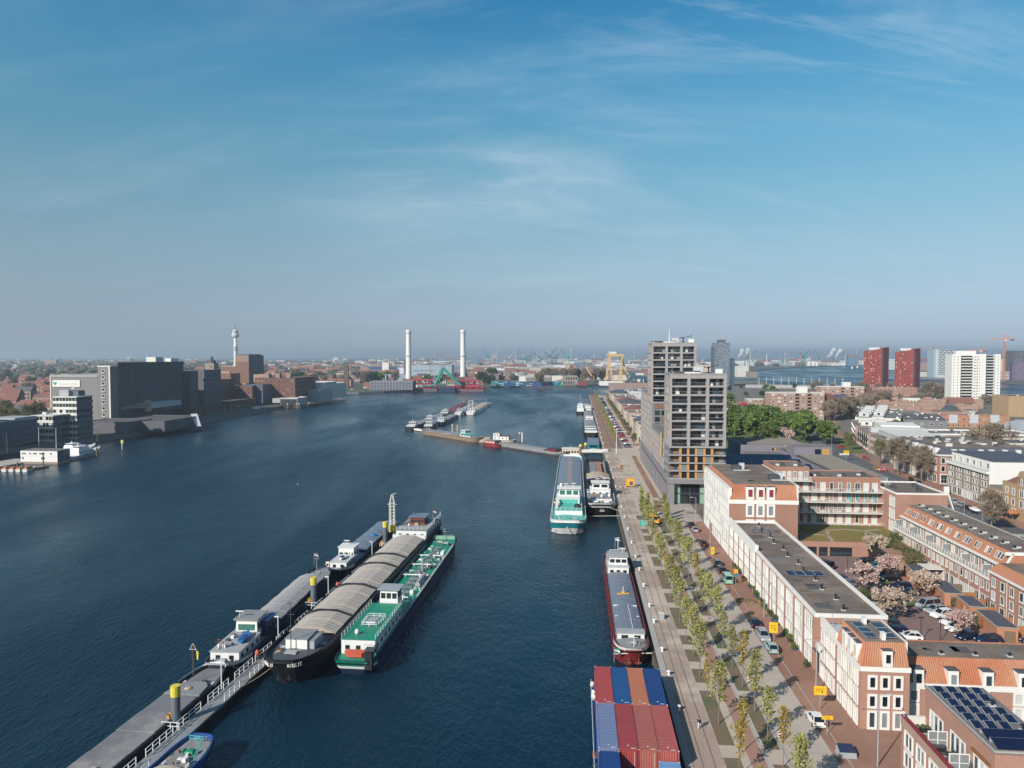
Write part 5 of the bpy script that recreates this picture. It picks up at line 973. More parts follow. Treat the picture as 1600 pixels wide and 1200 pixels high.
for i,(s,t_,c_) in enumerate(((442,131,'white'),(447,132.5,'black'),(456,134,'silver'),(466,137.5,'white'),(475,140.,'white'),(486,143,'black'),(497,146,'white'),(505,152,'silver'),(515,151,'white'),(525,158,'black'),(534,156,'white'),(545,163,'silver'),(520,160,'white'),(510,143,'grey'),(528,149,'grey'),(300,121.5,'navy'),(308,122.,'black'),(365,127.,'grey'),(371,127.6,'red'))):
    car('hatch' if i%2 else 'estate',c_,Q(s,t_,3.06),QZ-.35,'%s car parked along the far boulevard among other parked cars'%dict(white='white',black='black',silver='silver',grey='grey',navy='dark blue',red='dark red')[c_],'cars along the far boulevard '+c_,False)
for i in range(4): o=thing('concrete_block','white concrete block in the short row on the boulevard bend','block',Q(383.7+i*.2,120.5+i*1.3),QZ,'concrete blocks on the boulevard bend'); MB().box(-.4,.4,-.4,.4,0,.9,'white').build('block',o)
sign(363,116,5.,2.4,1.5,'yellow road works sign at the boulevard bend'); lamp_post('tall grey street lamp at the grass verge of the boulevard',Q(236,106.4),QZ,10,1.4); lamp_post('grey street lamp on the boulevard verge near the zebra crossing',Q(226.6,106.8),QZ,6,1.); lamp_post('tall slim mast lamp at the school corner of the boulevard',Q(386.4,117.),QZ,14,1.)
lamp_post('tall lamp mast by the parked cars on the far boulevard',Q(445,138),QZ,15,1.)
o=thing('advert_column','white advertising panel on the boulevard pavement','sign',Q(278,121.4),QZ); MB().box(-.9,.9,-.25,.25,.4,2.9,'white').build('panel',o); MB().box(-.3,.3,-.15,.15,0,.4,'greymetal').build('foot',o)
tree('bare',Q(220.6,106.3),'tall bare tree on the boulevard verge beside the zebra crossing',.95,name='tree'); tree('bare',Q(303.8,124.2),'bare tree in front of the brick corner building on the boulevard',1.05); tree('bare',Q(321.4,122.6),'bare wide tree beside the red car on the boulevard',1.25); tree('olive',Q(372,138.),'yellow green tree in front of the light grey boulevard houses',.95)
tree('bud',Q(352,127.5),'thin budding tree along the boulevard, nearer one',.85,'budding trees on the boulevard'); tree('bud',Q(405,134.),'thin budding tree along the boulevard, middle one',.7,'budding trees on the boulevard'); tree('bud',Q(424,138),'thin budding tree along the boulevard, far one',.6,'budding trees on the boulevard'); tree('olive',Q(212,118),'green bush like tree at the right edge by the parasols',.7); tree('bud',Q(222,120),'brownish budding tree at the right edge before the yellow house',.75)
for i,(s,t_) in enumerate(((240.2,119.8),(236.5,121.0))):
    o=thing('cafe_parasol','orange cafe parasol in front of the ornate yellow house, %s'%('left one','right one')[i],'parasol',Q(s,t_),QZ); MB().tube((0,0,0),(0,0,2.6),.05,n=6,m='greymetal').build('pole',o); MB().lathe([(1.9,2.2),(1.9,2.45),(.9,2.95),(.05,3.15)],10,'machineyellow' if False else 'corange').build('canopy',o)
# ---- buildings beyond the boulevard
YB=Bld('ornate_house','ornate yellow brick corner house with gabled front and red roof','house',Q(226,122.8),QZ,16,19.5)
YB.body(10.5,'brickyellow',roof='tilered',par=.4,pm='brickyellow')
b=MB(); b.loft([[(0.4,.4,10.6),(15.6,.4,10.6),(15.6,19,10.6),(.4,19,10.6)],[(4,5,14.4),(12,5,14.4),(12,14,14.4),(4,14,14.4)]],'tilered'); b.build('roof',YB.root)
b=MB(); b.box(-.35,.9,6.5,11.,0,13.3,'brickyellow'); b.tube((-.35,8.75,13.3),(.9,8.75,13.3),2.25,n=14,m='brickyellow'); b.build('gable',YB.root)
for v in(3.9,7.2): YB.wins('L',[1.8,4.3,13.5,17],[v],1.5,2.3,ft=.2,panes=GL); window(YB.root,YB.fp('L',8.75,v,.35),'L',2.,2.5,.2,2)
window(YB.root,YB.fp('L',8.75,10.9,.35),'L',1.1,2.2,.2); YB.wins('F',[2.5,6,9.5,13],[3.9,7.2],1.5,2.3,ft=.2); YB.wins('L',[1.8,5,8.75,13,17],[.2],2.,3.,ft=.2,panes=['glass','curtaingrey'])
W2=Bld('apartment_block','brown brick apartment block with white penthouse and large plain white end wall','apartment block',Q(256.5,124.5),QZ,22,27.5)
W2.body(11.6,'brickgrey',roof='slate',par=0); beam(W2,'cornice',-.8,.0,-.1,27.5,11.0,11.9,'white'); beam(W2,'penthouse',1.4,21.9,.05,27.4,11.62,15.2,'white'); beam(W2,'penthouse_roof',1.3,22,-.1,27.5,15.202,15.5,'slate'); beam(W2,'end_wall',0.02,22,-.3,-.003,7.5,15.1,'white'); beam(W2,'side_block',.3,20,-9,-.31,0,7.4,'brickgrey'); beam(W2,'side_roof',.3,20,-9,-.31,7.402,7.7,'bitumen2')
W2.wins('L',[1.7,3.8,7.2,9.3,12.7,14.8,18.2,20.3,23.7,25.8],[3.6,6.3,8.9],1.35,2.0,ft=.2,panes=GL+['curtain']); W2.wins('L',rng(0,27,8),[.2],2.7,3.,ft=.24,nx=2,panes=['glass','curtain','curtaingrey'])
for u in rng(1,27,6): window(W2.root,(1.4,u,12.5),'L',1.8,1.9,.2,2)
for u in(-7,-4.5,-2): 
    for v in(.3,4.): window(W2.root,(.3,u,v),'L',1.5,2.4,.2)
railing(W2.root,[(-.7,0,11.92),(-.7,27.4,11.92)],1.,1.6,'whitemetal',.04,2,'roof_railing')
B3=Bld('apartment_block','red brick corner block with slate mansard and tall shop openings at ground floor','apartment block',Q(300,129),QZ,36,42)
B3.body(11.2,'brick2',roof='bitumen2',par=0); beam(B3,'cornice',-.5,36.3,-.5,42,11.21,11.9,'offwhite'); b=MB(); b.loft([[(0,0,11.91),(36,0,11.91),(36,42,11.91),(0,42,11.91)],[(2.4,2.2,14.6),(34.,2.2,14.6),(34,41,14.6),(2.4,41,14.6)]],'slate'); b.build('mansard',B3.root); beam(B3,'roof',2.6,33.8,2.4,40.8,14.604,14.7,'gravel')
for i in range(26): roof_unit(B3,rnd.uniform(4,32),rnd.uniform(4,39),14.7,rnd.uniform(.6,2.4),rnd.uniform(.6,1.4),rnd.uniform(.3,1.4),rnd.choice(['lightgrey','offwhite','darkgrey']))
for u in(6,9,16,20,25,30): MB().box(u-.7,u+.7,-.1,1.8,12.3,13.9,'white').build('dormer',B3.root)
for u in(4,10,16,22,30): MB().box(-.1,1.6,u-1.2,u+1.2,12.1,14.1,'white').build('dormer',B3.root)
for u in(1.6,12.5): B3.wins('F',[u],[5.,8.2],1.7,2.4,ft=.2)
for u in(16.5,19.5,23,26.5,30): B3.wins('F',[u],[5.,8.2],1.7,2.4,ft=.2)
for u in(2,5.2,10.6): window(B3.root,B3.fp('F',u,.1),'F',2.9,4.,.35,2,2,panes=['glass','shadegreen','glass'])
B3.wins('L',rng(1,41,15),[4.9,8.1],1.5,2.3,ft=.22,panes=GL+['curtain']); B3.wins('L',rng(1,41,9),[.2],3.2,3.6,ft=.3,nx=2,panes=['curtain','glass','curtaingrey'])
def lowblock(name,label,s,t_,w,d,h,wm,rm,cat='house',rz=0.,rows=2,nF=5,nL=5,par=.4,pm=None,gable=False,single=False,group=None,ww=1.5,wh=1.5,z=3.,extra=None,xy=None):
    b=Bld(name,label,cat,xy or Q(s,t_,z),QZ+rz,w,d,group); b.body(h,wm,roof=rm,par=0 if gable else par,pm=pm)
    vs=[.9+h/rows*j for j in range(rows)]
    if nF: b.wins('F',rng(.6,w-.6,nF),vs,ww,wh,single=single)
    if nL: b.wins('L',rng(.6,d-.6,nL),vs,ww,wh,single=single)
    if gable:
        e=MB(); x=w/2; r=gable; e.add([(-.3,-.3,h),(w+.3,-.3,h),(w+.3,d+.3,h),(-.3,d+.3,h),(x,-.3,h+r),(x,d+.3,h+r)] if gable>0 else [],[(0,1,4),(2,3,5),(1,2,5,4),(3,0,4,5)],rm); e.build('pitched_roof',b.root)
    for i in range(int(w*d/55)):
        x,y=rnd.uniform(1.5,w-1.5),rnd.uniform(1.5,d-1.5)
        if gable: break
        if i%3: roof_unit(b,x,y,h+.06,rnd.uniform(.6,1.8),rnd.uniform(.5,1.2),rnd.uniform(.3,1.1),rnd.choice(['lightgrey','offwhite','darkgrey']))
        else: e=rnd.uniform(.8,1.5); beam(b,'roof_patch',x-e,x+e,y-e*.8,y+e*.8,h+.065,h+.08,rnd.choice(['bitumen','gravel','concrete']))
    b.done(); return b
def penth(b,specs,m='lightgrey',rm='bitumen2'):
    for x0,x1,y0,y1,z0,z1 in specs:
        beam(b,'roof_room',x0,x1,y0,y1,z0,z1,m); beam(b,'roof_room_cap',x0-.15,x1+.15,y0-.15,y1+.15,z1+.002,z1+.2,'offwhite')
        window(b.root,((x0+x1)/2,y0,z0+.5),'F',min(1.8,(x1-x0)*.6),max(.8,(z1-z0)-1.1),.12)
b=lowblock('terrace_block','brown boulevard terrace with light blue grey roof storey behind the yellow green tree',345,132,26,46,10.2,'brickgrey','bitumen2','terrace',rz=-.12,rows=3,nF=6,nL=14,single=True); penth(b,[(2,24,6,20,10.7,13.4),(3,23,24,42,10.7,13.)],'lightgrey')
b=lowblock('terrace_block','boulevard terrace with recessed dark balconies and white roof hall',395,138.5,30,38,10,'brickpink','bitumen2','terrace',rz=-.22,rows=3,nF=7,nL=11,single=True); penth(b,[(1.5,28,2,10,10.5,12.8)],'lightgrey')
beam(b,'white_hall',8,27,14,36,10.5,13.6,'white'); 
for k in range(5):
    for j in(3.6,6.8): MB().box(-.15,-.02,4+k*7,7.6+k*7,j,j+2.2,'black').box(-1.2,-.16,4+k*7,7.6+k*7,j-.2,j,'darkgrey').build('balcony',b.root)
b=lowblock('terrace_block','pale boulevard corner terrace with stepped white roof boxes at the bend',436,147,24,46,9.8,'brickpink','bitumen2','terrace',rz=-.30,rows=3,nF=5,nL=12,single=True); penth(b,[(3,9,3,9,10.3,13.),(11,17,12,18,10.3,13.),(3,9,22,28,10.3,13),(11,17,32,38,10.3,13.2)],'offwhite')
b=lowblock('terrace_block','grey and white terrace with many square roof boxes beyond the bend',486,165,26,90,11,'offwhite','bitumen2','terrace',rz=-.42,rows=3,nF=5,nL=22); penth(b,[(2+8*(k%2),8+8*(k%2),4+k*11,10+k*11,11.5,14.2) for k in range(8)],'lightgrey')
lowblock('dark_block','long dark blue grey building behind the white roof boxes',470,190,22,60,11,'concretedark','bitumen','building',rz=-.35,rows=3,nF=4,nL=16)
# market halls, school and houses further right
b=lowblock('market_hall','long low hall with white roof edge and blue awnings right of the boulevard',430,160,85,26,6,'brickgrey','bitumen2','hall',rows=1,nF=20,nL=5,par=.9,pm='white'); 
for k in range(4): MB().box(14+k*17,22+k*17,-2.,-.01,3.,3.6,'boatblue').build('awning',b.root)
b=lowblock('market_hall','low flat roofed hall with pale roof edge in front of the blue awnings',385,158,70,24,6.2,'brickgrey','bitumen','hall',rows=1,nF=14,nL=5,par=.8,pm='offwhite'); 
b=lowblock('brick_school','orange red brick school with tall white windows at the right edge',300,172,46,14,11.5,'brickorange','bitumen2','school',rows=1,nF=0,nL=3,par=.5,single=True)
for u in(6,20,34): window(b.root,b.fp('F',u,5.),'F',5.4,4.2,.3,4,2,panes=['curtain','glass','curtaingrey'])
lowblock('green_house','small olive house with one white framed window beside the white end wall',272,147,10,12,9.3,'mossroof','bitumen2','house',rows=3,nF=2,nL=0,single=True)
b=lowblock('gabled_house','small house with red tiled roof and white edged gable above the dark roofs',368,163,9,12,8,'brick2','tilered','house',rows=2,nF=2,nL=3,gable=3.5,single=True)
MB().obox((-.3,-.4,8),(4.5,-.4,11.6),.3,.4,'white').obox((9.3,-.4,8),(4.5,-.4,11.6),.3,.4,'white').build('gable_edge',b.root)
tree('barefar',Q(372,188),'big spreading bare tree above the low halls at right',1.3); tree('barefar',Q(368,178),'bare tree left of the big spreading one at right',1.1); tree('barefar',Q(400,150),'small bare tree by the white roof hall',.8); tree('greenfar',Q(455,178),'round green tree among the pale terraces right of the bend',.95)
b=lowblock('brick_terrace','orange brick terrace with grey gables in the middle distance right',540,232,58,12,8.5,'brickorange','bitumen2','terrace',rows=2,nF=16,nL=3,single=True)
for k in range(4): MB().box(3+k*14,9+k*14,-.3,-.01,3.,9.2,'lightgrey').build('grey_bay',b.root)
k=0
for s,t_,w,lb in((590,228,60,'nearest'),(640,240,78,'second'),(690,262,85,'third'),(738,285,92,'farthest')):
    b=lowblock('pink_terrace','pinkish flat roofed terrace with stepped roof line, %s of the rows before the white tower'%lb,s,t_,w,11,8.2,'brickpink','brickpink','terrace',rows=2,nF=14,nL=2,par=.4)
    for j in range(5): beam(b,'roof_room',3+j*w/5,9+j*w/5,3,8,8.6,10.6,'brickpink')
lowblock('grey_terrace','grey flat terrace left of the pinkish rows',600,212,16,40,8,'concretedark','bitumen2','terrace',rows=2,nF=4,nL=8)
b=lowblock('yellow_hall','ochre blind walled block at the start of the rail viaduct',640,345,40,24,17,'brickyellow','bitumen','building',rows=1,nF=0,nL=0,par=.4); MB().box(22,29,-.1,-.005,6,8.6,'offwhite').build('panel',b.root)
b=lowblock('blue_roof_hall','hall with pale blue hipped metal roof at the right',470,255,36,26,5.,'offwhite','bitumen2','hall',rows=1,nF=6,nL=4,par=0); b=MB(); b.loft([[(-.5,-.5,5.1),(36.5,-.5,5.1),(36.5,26.5,5.1),(-.5,26.5,5.1)],[(9,10,10.5),(27,10,10.5),(27,16,10.5),(9,16,10.5)]],'hatchpale'); o=b.build('metal_roof',None,Q(470,255),QZ); o.parent=[q for q in D.objects if q.name.startswith('blue_roof_hall')][0]; o.location=(0,0,0); o.rotation_euler=(0,0,0)
# rail viaduct sweeping away on the right
o=thing('rail_viaduct','curved dark rail viaduct on pillars sweeping to the right edge','viaduct',(0,0,0)); vp=[(680,385),(705,400),(722,422),(735,450),(742,485),(745,525),(742,580)]
for (s0,t0_),(s1,t1_) in zip(vp,vp[1:]):
    MB().obox(Q(s0,t0_,15.5),Q(s1,t1_,15.5),11,2.2,'concretedark').build('deck',o); MB().obox(Q(s0-5,t0_-2,17.2),Q(s1-5,t1_-2,17.2),.5,1.6,'concrete').build('parapet',o)
    MB().box(-1.2,1.2,-1.2,1.2,0,12,'concretedark').build('pillar',o,Q((s0+s1)/2,(t0_+t1_)/2),.3)
o=thing('rail_viaduct','straight purple grey rail viaduct behind the red towers','viaduct',(0,0,0))
vp=[(905,330),(935,380),(965,425),(990,470)]
for (s0,t0_),(s1,t1_) in zip(vp,vp[1:]):
    MB().obox(Q(s0,t0_,10.5),Q(s1,t1_,10.5),9,2.,'purplegrey').build('deck',o); MB().obox(Q(s0,t0_,12.),Q(s1,t1_,12.),9.4,.8,'brickpink').build('parapet',o); MB().box(-1.2,1.2,-1.2,1.2,0,8,'concretedark').build('pillar',o,Q((s0+s1)/2,(t0_+t1_)/2))
# ================================================================ park and flats beyond the school
strip('park_lawn',58,148,392,700,'grass',.03,kind='stuff')
road('park_path',[(400,95),(450,112),(520,118),(600,125)],4,'gravelpath',.06)
gp=[('greenfar',432,84,1.35),('greenfar',428,96,1.1),('greenfar',440,72,1.3),('greenfar',456,92,1.3),('greenfar',470,80,1.2),('greenfar',442,120,1.25),('greenfar',430,128,1.05),('greenfar',455,126,1.3),('greenfar',470,116,1.2),('greenfar',488,122,1.1),('greenfar',505,112,1.25),('greenfar',520,122,1.2),('greenfar',540,114,1.3),('greenfar',530,104,1.1),('olive',445,104,.8),('olive',500,88,1.0),('greenfar',480,66,1.3),('greenfar',560,105,1.1),('cherryfar',438,110,.9),('cherryfar',450,111,1.),('cherryfar',520,92,1.1),('cherryfar',585,100,1.2),('cherryfar',640,120,1.2),('redfar',600,88,1.6),('redfar',640,128,1.3),('greenfar',660,100,1.3),('greenfar',640,86,1.4),('darkfar',600,74,1.2),('darkfar',680,104,1.4),('darkfar',720,116,1.4),('greenfar',700,128,1.3),('barefar',560,130,1.),('barefar',620,108,1.1),('greenfar',480,100,1.1),('barefar',700,84,1.5),('barefar',740,92,1.5),('barefar',780,104,1.5),('greenfar',498,136,1.1),('greenfar',515,132,1.),('greenfar',446,134,1.)]
KN=dict(greenfar='round bright green park tree',olive='olive green park tree',cherryfar='pale pink blossom tree in the park',redfar='dark pink blossom tree in the park',darkfar='dark green park tree',barefar='bare purple brown park tree')
for k_,s,t_,sc in gp: tree(k_,Q(s,t_),KN[k_]+' beyond the purple grey school','' or sc,'park trees '+k_)
for i in range(17):
    f=i/16; s=585+f*190; t_=186+f*118+rnd.uniform(-6,6); tree('barefar',Q(s,t_),'bare brown tree in the long row between the flats and terraces',rnd.uniform(1.0,1.25),'bare trees before the flats')
for i in range(26): tree('barefar',Q(820+rnd.uniform(-30,50),330+i*7.,3),'low bare shrub like tree below the red towers',rnd.uniform(.55,.8),'bare shrubs below the red towers')
def flats(s,t_,w,d,h,label,nb,floors,rz=0.,wm='brickpink',lift=True):
    b=Bld('apartment_block',label,'apartment block',Q(s,t_),QZ+rz,w,d); b.body(h,wm,roof='bitumen2',par=.5,pm='offwhite'); fh=h/floors
    for j in range(floors):
        MB().box(.0,w,-.12,-.004,j*fh+.05,j*fh+.75,'brick2' if j>floors-4 else 'brickpink').build('band',b.root)
        for i in range(nb):
            u=w*(i+.5)/nb
            if i in(nb//2,nb-3): MB().box(u-1.5,u+1.5,-.16,-.125,j*fh+.8,j*fh+2.3,'black').build('balcony_opening',b.root)
            else: window(b.root,b.fp('F',u,j*fh+.85),'F',2.2,1.45,.14,2,panes=['curtain','glass','curtaingrey'])
    if lift: beam(b,'lift_house',w*.55,w*.72,d*.3,d*.7,h+.1,h+5,'white')
    beam(b,'side_block',w+.01,w+9,4,d+6,0,h-1,'brickdark'); return b
flats(586,137,42,14,21.5,'eight storey pink brick flats with white lift house, the one nearer the park',9,8,.04); flats(780,238,44,14,18.5,'pink brick flats with white lift house beside the first red tower',9,6,.0)
b=flats(676,140,52,12,11,'long low pale flats behind the park trees',11,4,.0,lift=False); lowblock('red_house','dark red gabled house in front of the pale flats',655,152,13,12,12,'redpanel','tilered','house',rows=3,nF=0,nL=1)
# ================================================================ towers by the river
def slab(name,label,u,v,w,d,h,rz,wm,rm='bitumen2'):
    return Bld(name,label,'tower block',at(u,v,3),rz,w,d)
def redtower(u,v,label,w=27,d=21,h=60.5,hb=64.):
    b=Bld('red_tower',label,'tower block',((u-800)/1130*v,v,3),-.92,w,d); o=MB(); o.add([(0,0,0),(w,0,0),(w,d,0),(0,d,0),(0,0,h-3),(w,0,h+1.),(w,d,hb),(0,d,hb-2)],[(0,1,5,4),(1,2,6,5),(2,3,7,6),(3,0,4,7),(4,5,6,7)],'redpanel'); o.build('wall',b.root)
    MB().box(-.05,w+.05,-.15,-.01,0,5,'concretedark').build('base_band',b.root); beam(b,'roof_plant',5,w-6,5,d-5,h-1,h+3.,'lightgrey')
    g=random.Random(int(u))
    for j in range(17):
        for i in range(8):
            if g.random()<.42:
                x=1.6+i*(w-3)/7.5+(.6 if j%2 else 0); f=obj('window',win_mesh(1.5,1.6,.12,1,1,.25,'redpanel'),b.root,(x,0,6.5+j*3.1)); obj('pane',pane_mesh(1.26,1.36,g.choice(['curtain','glass','glass','glass','offwhite']),.12),f,(0,-.01,0))
    MB().box(w+.005,w+.12,2.,5.,4,h-2,'purplegrey').build('side_strip',b.root); return b
redtower(1349.2,1085,'left one of the two dark red slanted roof towers by the river'); redtower(1398,1040,'right one of the two dark red slanted roof towers by the river',26,20,59.,62.)
lowblock('red_plinth','low red block with white windows between the two red towers',0,0,46,14,12,'brick2','brickpink','building',rows=3,nF=10,nL=0,xy=at(1372,621,3),single=False)
WT=Bld('white_tower','tall white tower block with stacked balconies right of the red towers','tower block',at(1486,629,3),-.16,33,17); WT.body(52,'white',roof='bitumen2',par=.8)
beam(WT,'side_wing',33.01,47,4,22,0,52,'lightgrey'); beam(WT,'side_pier',43,48,-1,3.9,0,52.8,'white'); beam(WT,'roof_plant',6,26,5,12,52.8,56.5,'white'); beam(WT,'edge_pier',29.5,33.4,-1.5,-.01,0,53,'white'); beam(WT,'mint_pier',20.5,24.5,-1.2,-.01,0,51,'shadegreen' if False else 'white')
for j in range(16):
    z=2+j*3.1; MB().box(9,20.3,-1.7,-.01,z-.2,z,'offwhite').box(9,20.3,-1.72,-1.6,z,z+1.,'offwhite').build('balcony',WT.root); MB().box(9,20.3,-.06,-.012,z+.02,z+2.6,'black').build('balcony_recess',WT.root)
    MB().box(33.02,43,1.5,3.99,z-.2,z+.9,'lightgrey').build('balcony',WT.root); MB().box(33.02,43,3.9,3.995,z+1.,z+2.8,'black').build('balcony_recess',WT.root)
    for u in(2.,6.,26.,28.): window(WT.root,(u,0 if u<20 else -.0,z+.8),'F',.9,1.2,.1,panes=['glass'],frame='lightgrey')
    window(WT.root,(45.5,-1,z+.8),'F',.9,1.2,.1,panes=['glass'],frame='lightgrey'); window(WT.root,(22.5,-1.2,z+.8),'F',2.2,1.,.1,2,panes=['glass'])
# ================================================================ vessels
def heading(p,q): return -math.atan2(q[0]-p[0],q[1]-p[1])
class Boat:
    """local y runs from the near end (0) to the far end (L), x to the right, z from the waterline"""
    def __init__(s,name,label,cat,p,q,w,group=None,x=0):
        s.rz=heading(p,q); s.L=math.hypot(q[0]-p[0],q[1]-p[1]); s.w=w; s.root=thing(name,label,cat,(p[0],p[1],0),s.rz,group); s.deckz=0
    def outline(s,near,far,inset=0.,lo=0.):
        """plan of the hull; near/far: (length of the curved end, blunt width share)"""
        L,h=s.L,s.w/2-inset; pts=[]; n=7
        def end(k,y0,sgn):
            ln,bl=k; o=[]
            for i in range(n):
                f=i/(n-1); a=math.pi/2*f; o.append((h*(bl+(1-bl)*math.sin(a)**.8), y0+sgn*(lo+inset+(ln-lo)*(1-math.cos(a)) if ln>lo else lo+inset)))
            return o
        a=end(near,0,1); b=end(far,L,-1)
        rt=a+b[::-1]; return [(x,y) for x,y in rt]+[(-x,y) for x,y in rt[::-1]]
    def hull(s,near,far,zd,m,m2=None,band=None,deck='deckgrey',bul=0.,sheer=(0,0),rake=(0,0),bm=None,lowm=None):
        m2=m2 or m; s.zd=zd; L=s.L; b=MB()
        def z_(y,z): 
            e=max(0,1-y/(near[0]*1.6+.1))**2*sheer[0]+max(0,1-(L-y)/(far[0]*1.6+.1))**2*sheer[1]; return z+e
        def ring(z,f,inset=0,raw=False):
            o=[]
            for x,y in s.outline(near,far,inset):
                yn=max(0,1-y/(near[0]+.1)); yf=max(0,1-(L-y)/(far[0]+.1)); y2=y+(1-f)*(rake[0]*yn**1.0-rake[1]*yf**1.0); x2=x*(1-(1-f)*.30*max(yn,yf)); o.append((x2,y2,z if raw else z_(y,z)))
            return o
        zb=band if band is not None else zd*.45
        r=[ring(-.8,-.25,raw=True),ring(.12,0,raw=True),ring(zb,.5),ring(zd+bul,1.),ring(zd+bul,1.,.16),ring(zd,1.,.16)]
        n=len(r[0]); v=[p for q in r for p in q]; o=len(b.v); b.v+=v
        ms=[lowm or 'antifoul',m,m2,bm or m2,bm or m2]
        for k in range(5):
            for i in range(n): b.f.append(tuple(j+o for j in (k*n+i,k*n+(i+1)%n,(k+1)*n+(i+1)%n,(k+1)*n+i))); b.m.append(b.mi(ms[k]))
        ob=b.build('hull',s.root)
        me=ob.data; a=v[0]
        d=MB(); d.add([(p[0],p[1],p[2]+.004) for p in r[5]],[tuple(range(n))],deck); d.build('deck',s.root); s.z_=z_; s.ring=ring
        # rubbing strake
        k=MB(); r1=ring(zd-.25,.93); r2=ring(zd-.05,1.,-.10); r3=ring(zd-.4,.85,-.02); k.loft([r3,r2,r1],m2,closed=True,caps=False); k.build('rubbing_strake',s.root); s.zb=zb; s.zt=zd+bul; return s
    def band(s,name,z0,z1,y0,y1,m):
        if z0<s.zb-.01 and z1>s.zb+.01: s.band(name,z0,s.zb,y0,y1,m); z0=s.zb
        f=lambda z: .5*(z-.12)/(s.zb-.12) if z<s.zb else .5+.5*(z-s.zb)/(s.zt-s.zb)
        r1=s.ring(z0,f(z0),-.06); r2=s.ring(z1,f(z1),-.06); n=len(r1); k=MB()
        for i in range(n):
            a,c=r1[i],r1[(i+1)%n]
            if min(a[1],c[1])>=y0 and max(a[1],c[1])<=y1: k.add([a,c,r2[(i+1)%n],r2[i]],[(0,1,2,3)],m)
        k.build(name,s.root)
    def hatches(s,y0,y1,hw,z,n,m,rise=.5,ribs=0,coam='hullblack',profile='gable',ribm=None,x=0,drop=.9,alt=None):
        b=MB(); b.box(x-hw,x+hw,y0,y1,s.zd,z-.02,coam); b.build('coaming',s.root)
        seg=(y1-y0)/n; me={}
        for i in range(n):
            mm=(alt if (alt and i%2) else m); lift=.10*(i%2)
            if (mm,i%2) not in me:
                k=MB(); e=hw+.12
                prof=[(-e,-.25),(-e,0.),(-hw*.45,rise*.85),(0,rise),(hw*.45,rise*.85),(e,0.),(e,-.25)] if profile=='gable' else [(-e,-.25),(-e,0.),(-hw*.6,rise*.7),(-hw*.2,rise),(hw*.2,rise),(hw*.6,rise*.7),(e,0.),(e,-.25)] if profile=='arc' else [(-e,-.25),(-e,rise*.8),(-e+.25,rise),(e-.25,rise),(e,rise*.8),(e,-.25)]
                k.loft([[(px_,0.04,pz) for px_,pz in prof],[(px_,seg-.04,pz) for px_,pz in prof]],mm,closed=False,caps=True)
                for j in range(ribs):
                    yy=seg*(j+.5)/ribs
                    for (ax,az),(bx_,bz) in zip(prof[1:-1],prof[2:-1]): k.obox((ax,yy,az+.03),(bx_,yy,bz+.03),.10,.07,ribm or mm)
                me[(mm,i%2)]=k.mesh('hatch_cover')
            obj('hatch_cover',me[(mm,i%2)],s.root,(x,y0+i*seg,z+lift))
    def house(s,x0,x1,y0,y1,z0,z1,m='hullwhite',roof='deckgrey',wf=2,wl=3,name='deckhouse',over=.15,ww=.8,wh=.7,glass='glass',taper=0.):
        b=MB(); t=taper
        b.add([(x0,y0,z0),(x1,y0,z0),(x1,y1,z0),(x0,y1,z0),(x0+t,y0+t,z1),(x1-t,y0+t,z1),(x1-t,y1-t,z1),(x0+t,y1-t,z1)],[(0,1,5,4),(1,2,6,5),(2,3,7,6),(3,0,4,7),(4,5,6,7)],m); o=b.build(name,s.root)
        MB().box(x0+t-over,x1-t+over,y0+t-over,y1-t+over,z1+.003,z1+.12,roof).build('roof',o)
        zc=z0+(z1-z0)*.48
        def w_(u,face):
            k=('bw',ww,wh,glass)
            if k not in _wm: e=MB(); e.box(-ww/2,ww/2,-.045,0,-wh/2,wh/2,glass); _wm[k]=e.mesh('window')
            p={'F':(u,y0+t*.5,zc),'B':(u,y1-t*.5,zc),'L':(x0+t*.5,u,zc),'R':(x1-t*.5,u,zc)}[face]; obj('window',_wm[k],o,p,FR[face])
        for u in rng(x0+.15,x1-.15,wf) if wf else []: w_(u,'F'); w_(u,'B')
        for u in rng(y0+.2,y1-.2,wl) if wl else []: w_(u,'L'); w_(u,'R')
        return o
    def part(s,name,b,loc=(0,0,0),**k): return b.build(name,s.root,loc,**k)
    def mast(s,x,y,z,h,m='hullwhite',cross=True,name='mast'):
        b=MB(); b.tube((x,y,z),(x,y,z+h),.09,.05,6,m)
        if cross: b.obox((x-.7,y,z+h*.75),(x+.7,y,z+h*.75),.06,.06,m); b.obox((x-.4,y,z+h*.95),(x+.4,y,z+h*.95),.05,.1,m)
        b.build(name,s.root)
    def radar(s,x,y,z): b=MB(); b.tube((x,y,z),(x,y,z+1.1),.06,n=6,m='hullwhite'); b.box(x-.75,x+.75,y-.08,y+.08,z+1.1,z+1.28,'white'); b.build('radar',s.root)
    def dome(s,x,y,z,r=.3): MB().sphere((x,y,z+r),r,'white',7,1.3).build('radome',s.root,smooth=True)
    def bollards(s,ys,x,z,m='black'):
        for y in ys:
            for sx in(-1,1): b=MB(); b.tube((sx*x,y-.22,z),(sx*x,y-.22,z+.42),.13,n=7,m=m); b.tube((sx*x,y+.22,z),(sx*x,y+.22,z+.42),.13,n=7,m=m); b.box(sx*x-.2,sx*x+.2,y-.45,y+.45,z,z+.06,m); b.build('mooring_bitts',s.root)
    def winch(s,x,y,z,m='greymetal'): b=MB(); b.tube((x-.6,y,z+.4),(x+.6,y,z+.4),.3,n=9,m=m); b.box(x-.75,x-.6,y-.35,y+.35,z,z+.8,m); b.box(x+.6,x+.75,y-.35,y+.35,z,z+.8,m); b.box(x-.2,x+.2,y+.35,y+.7,z,z+.6,m); b.build('winch',s.root)
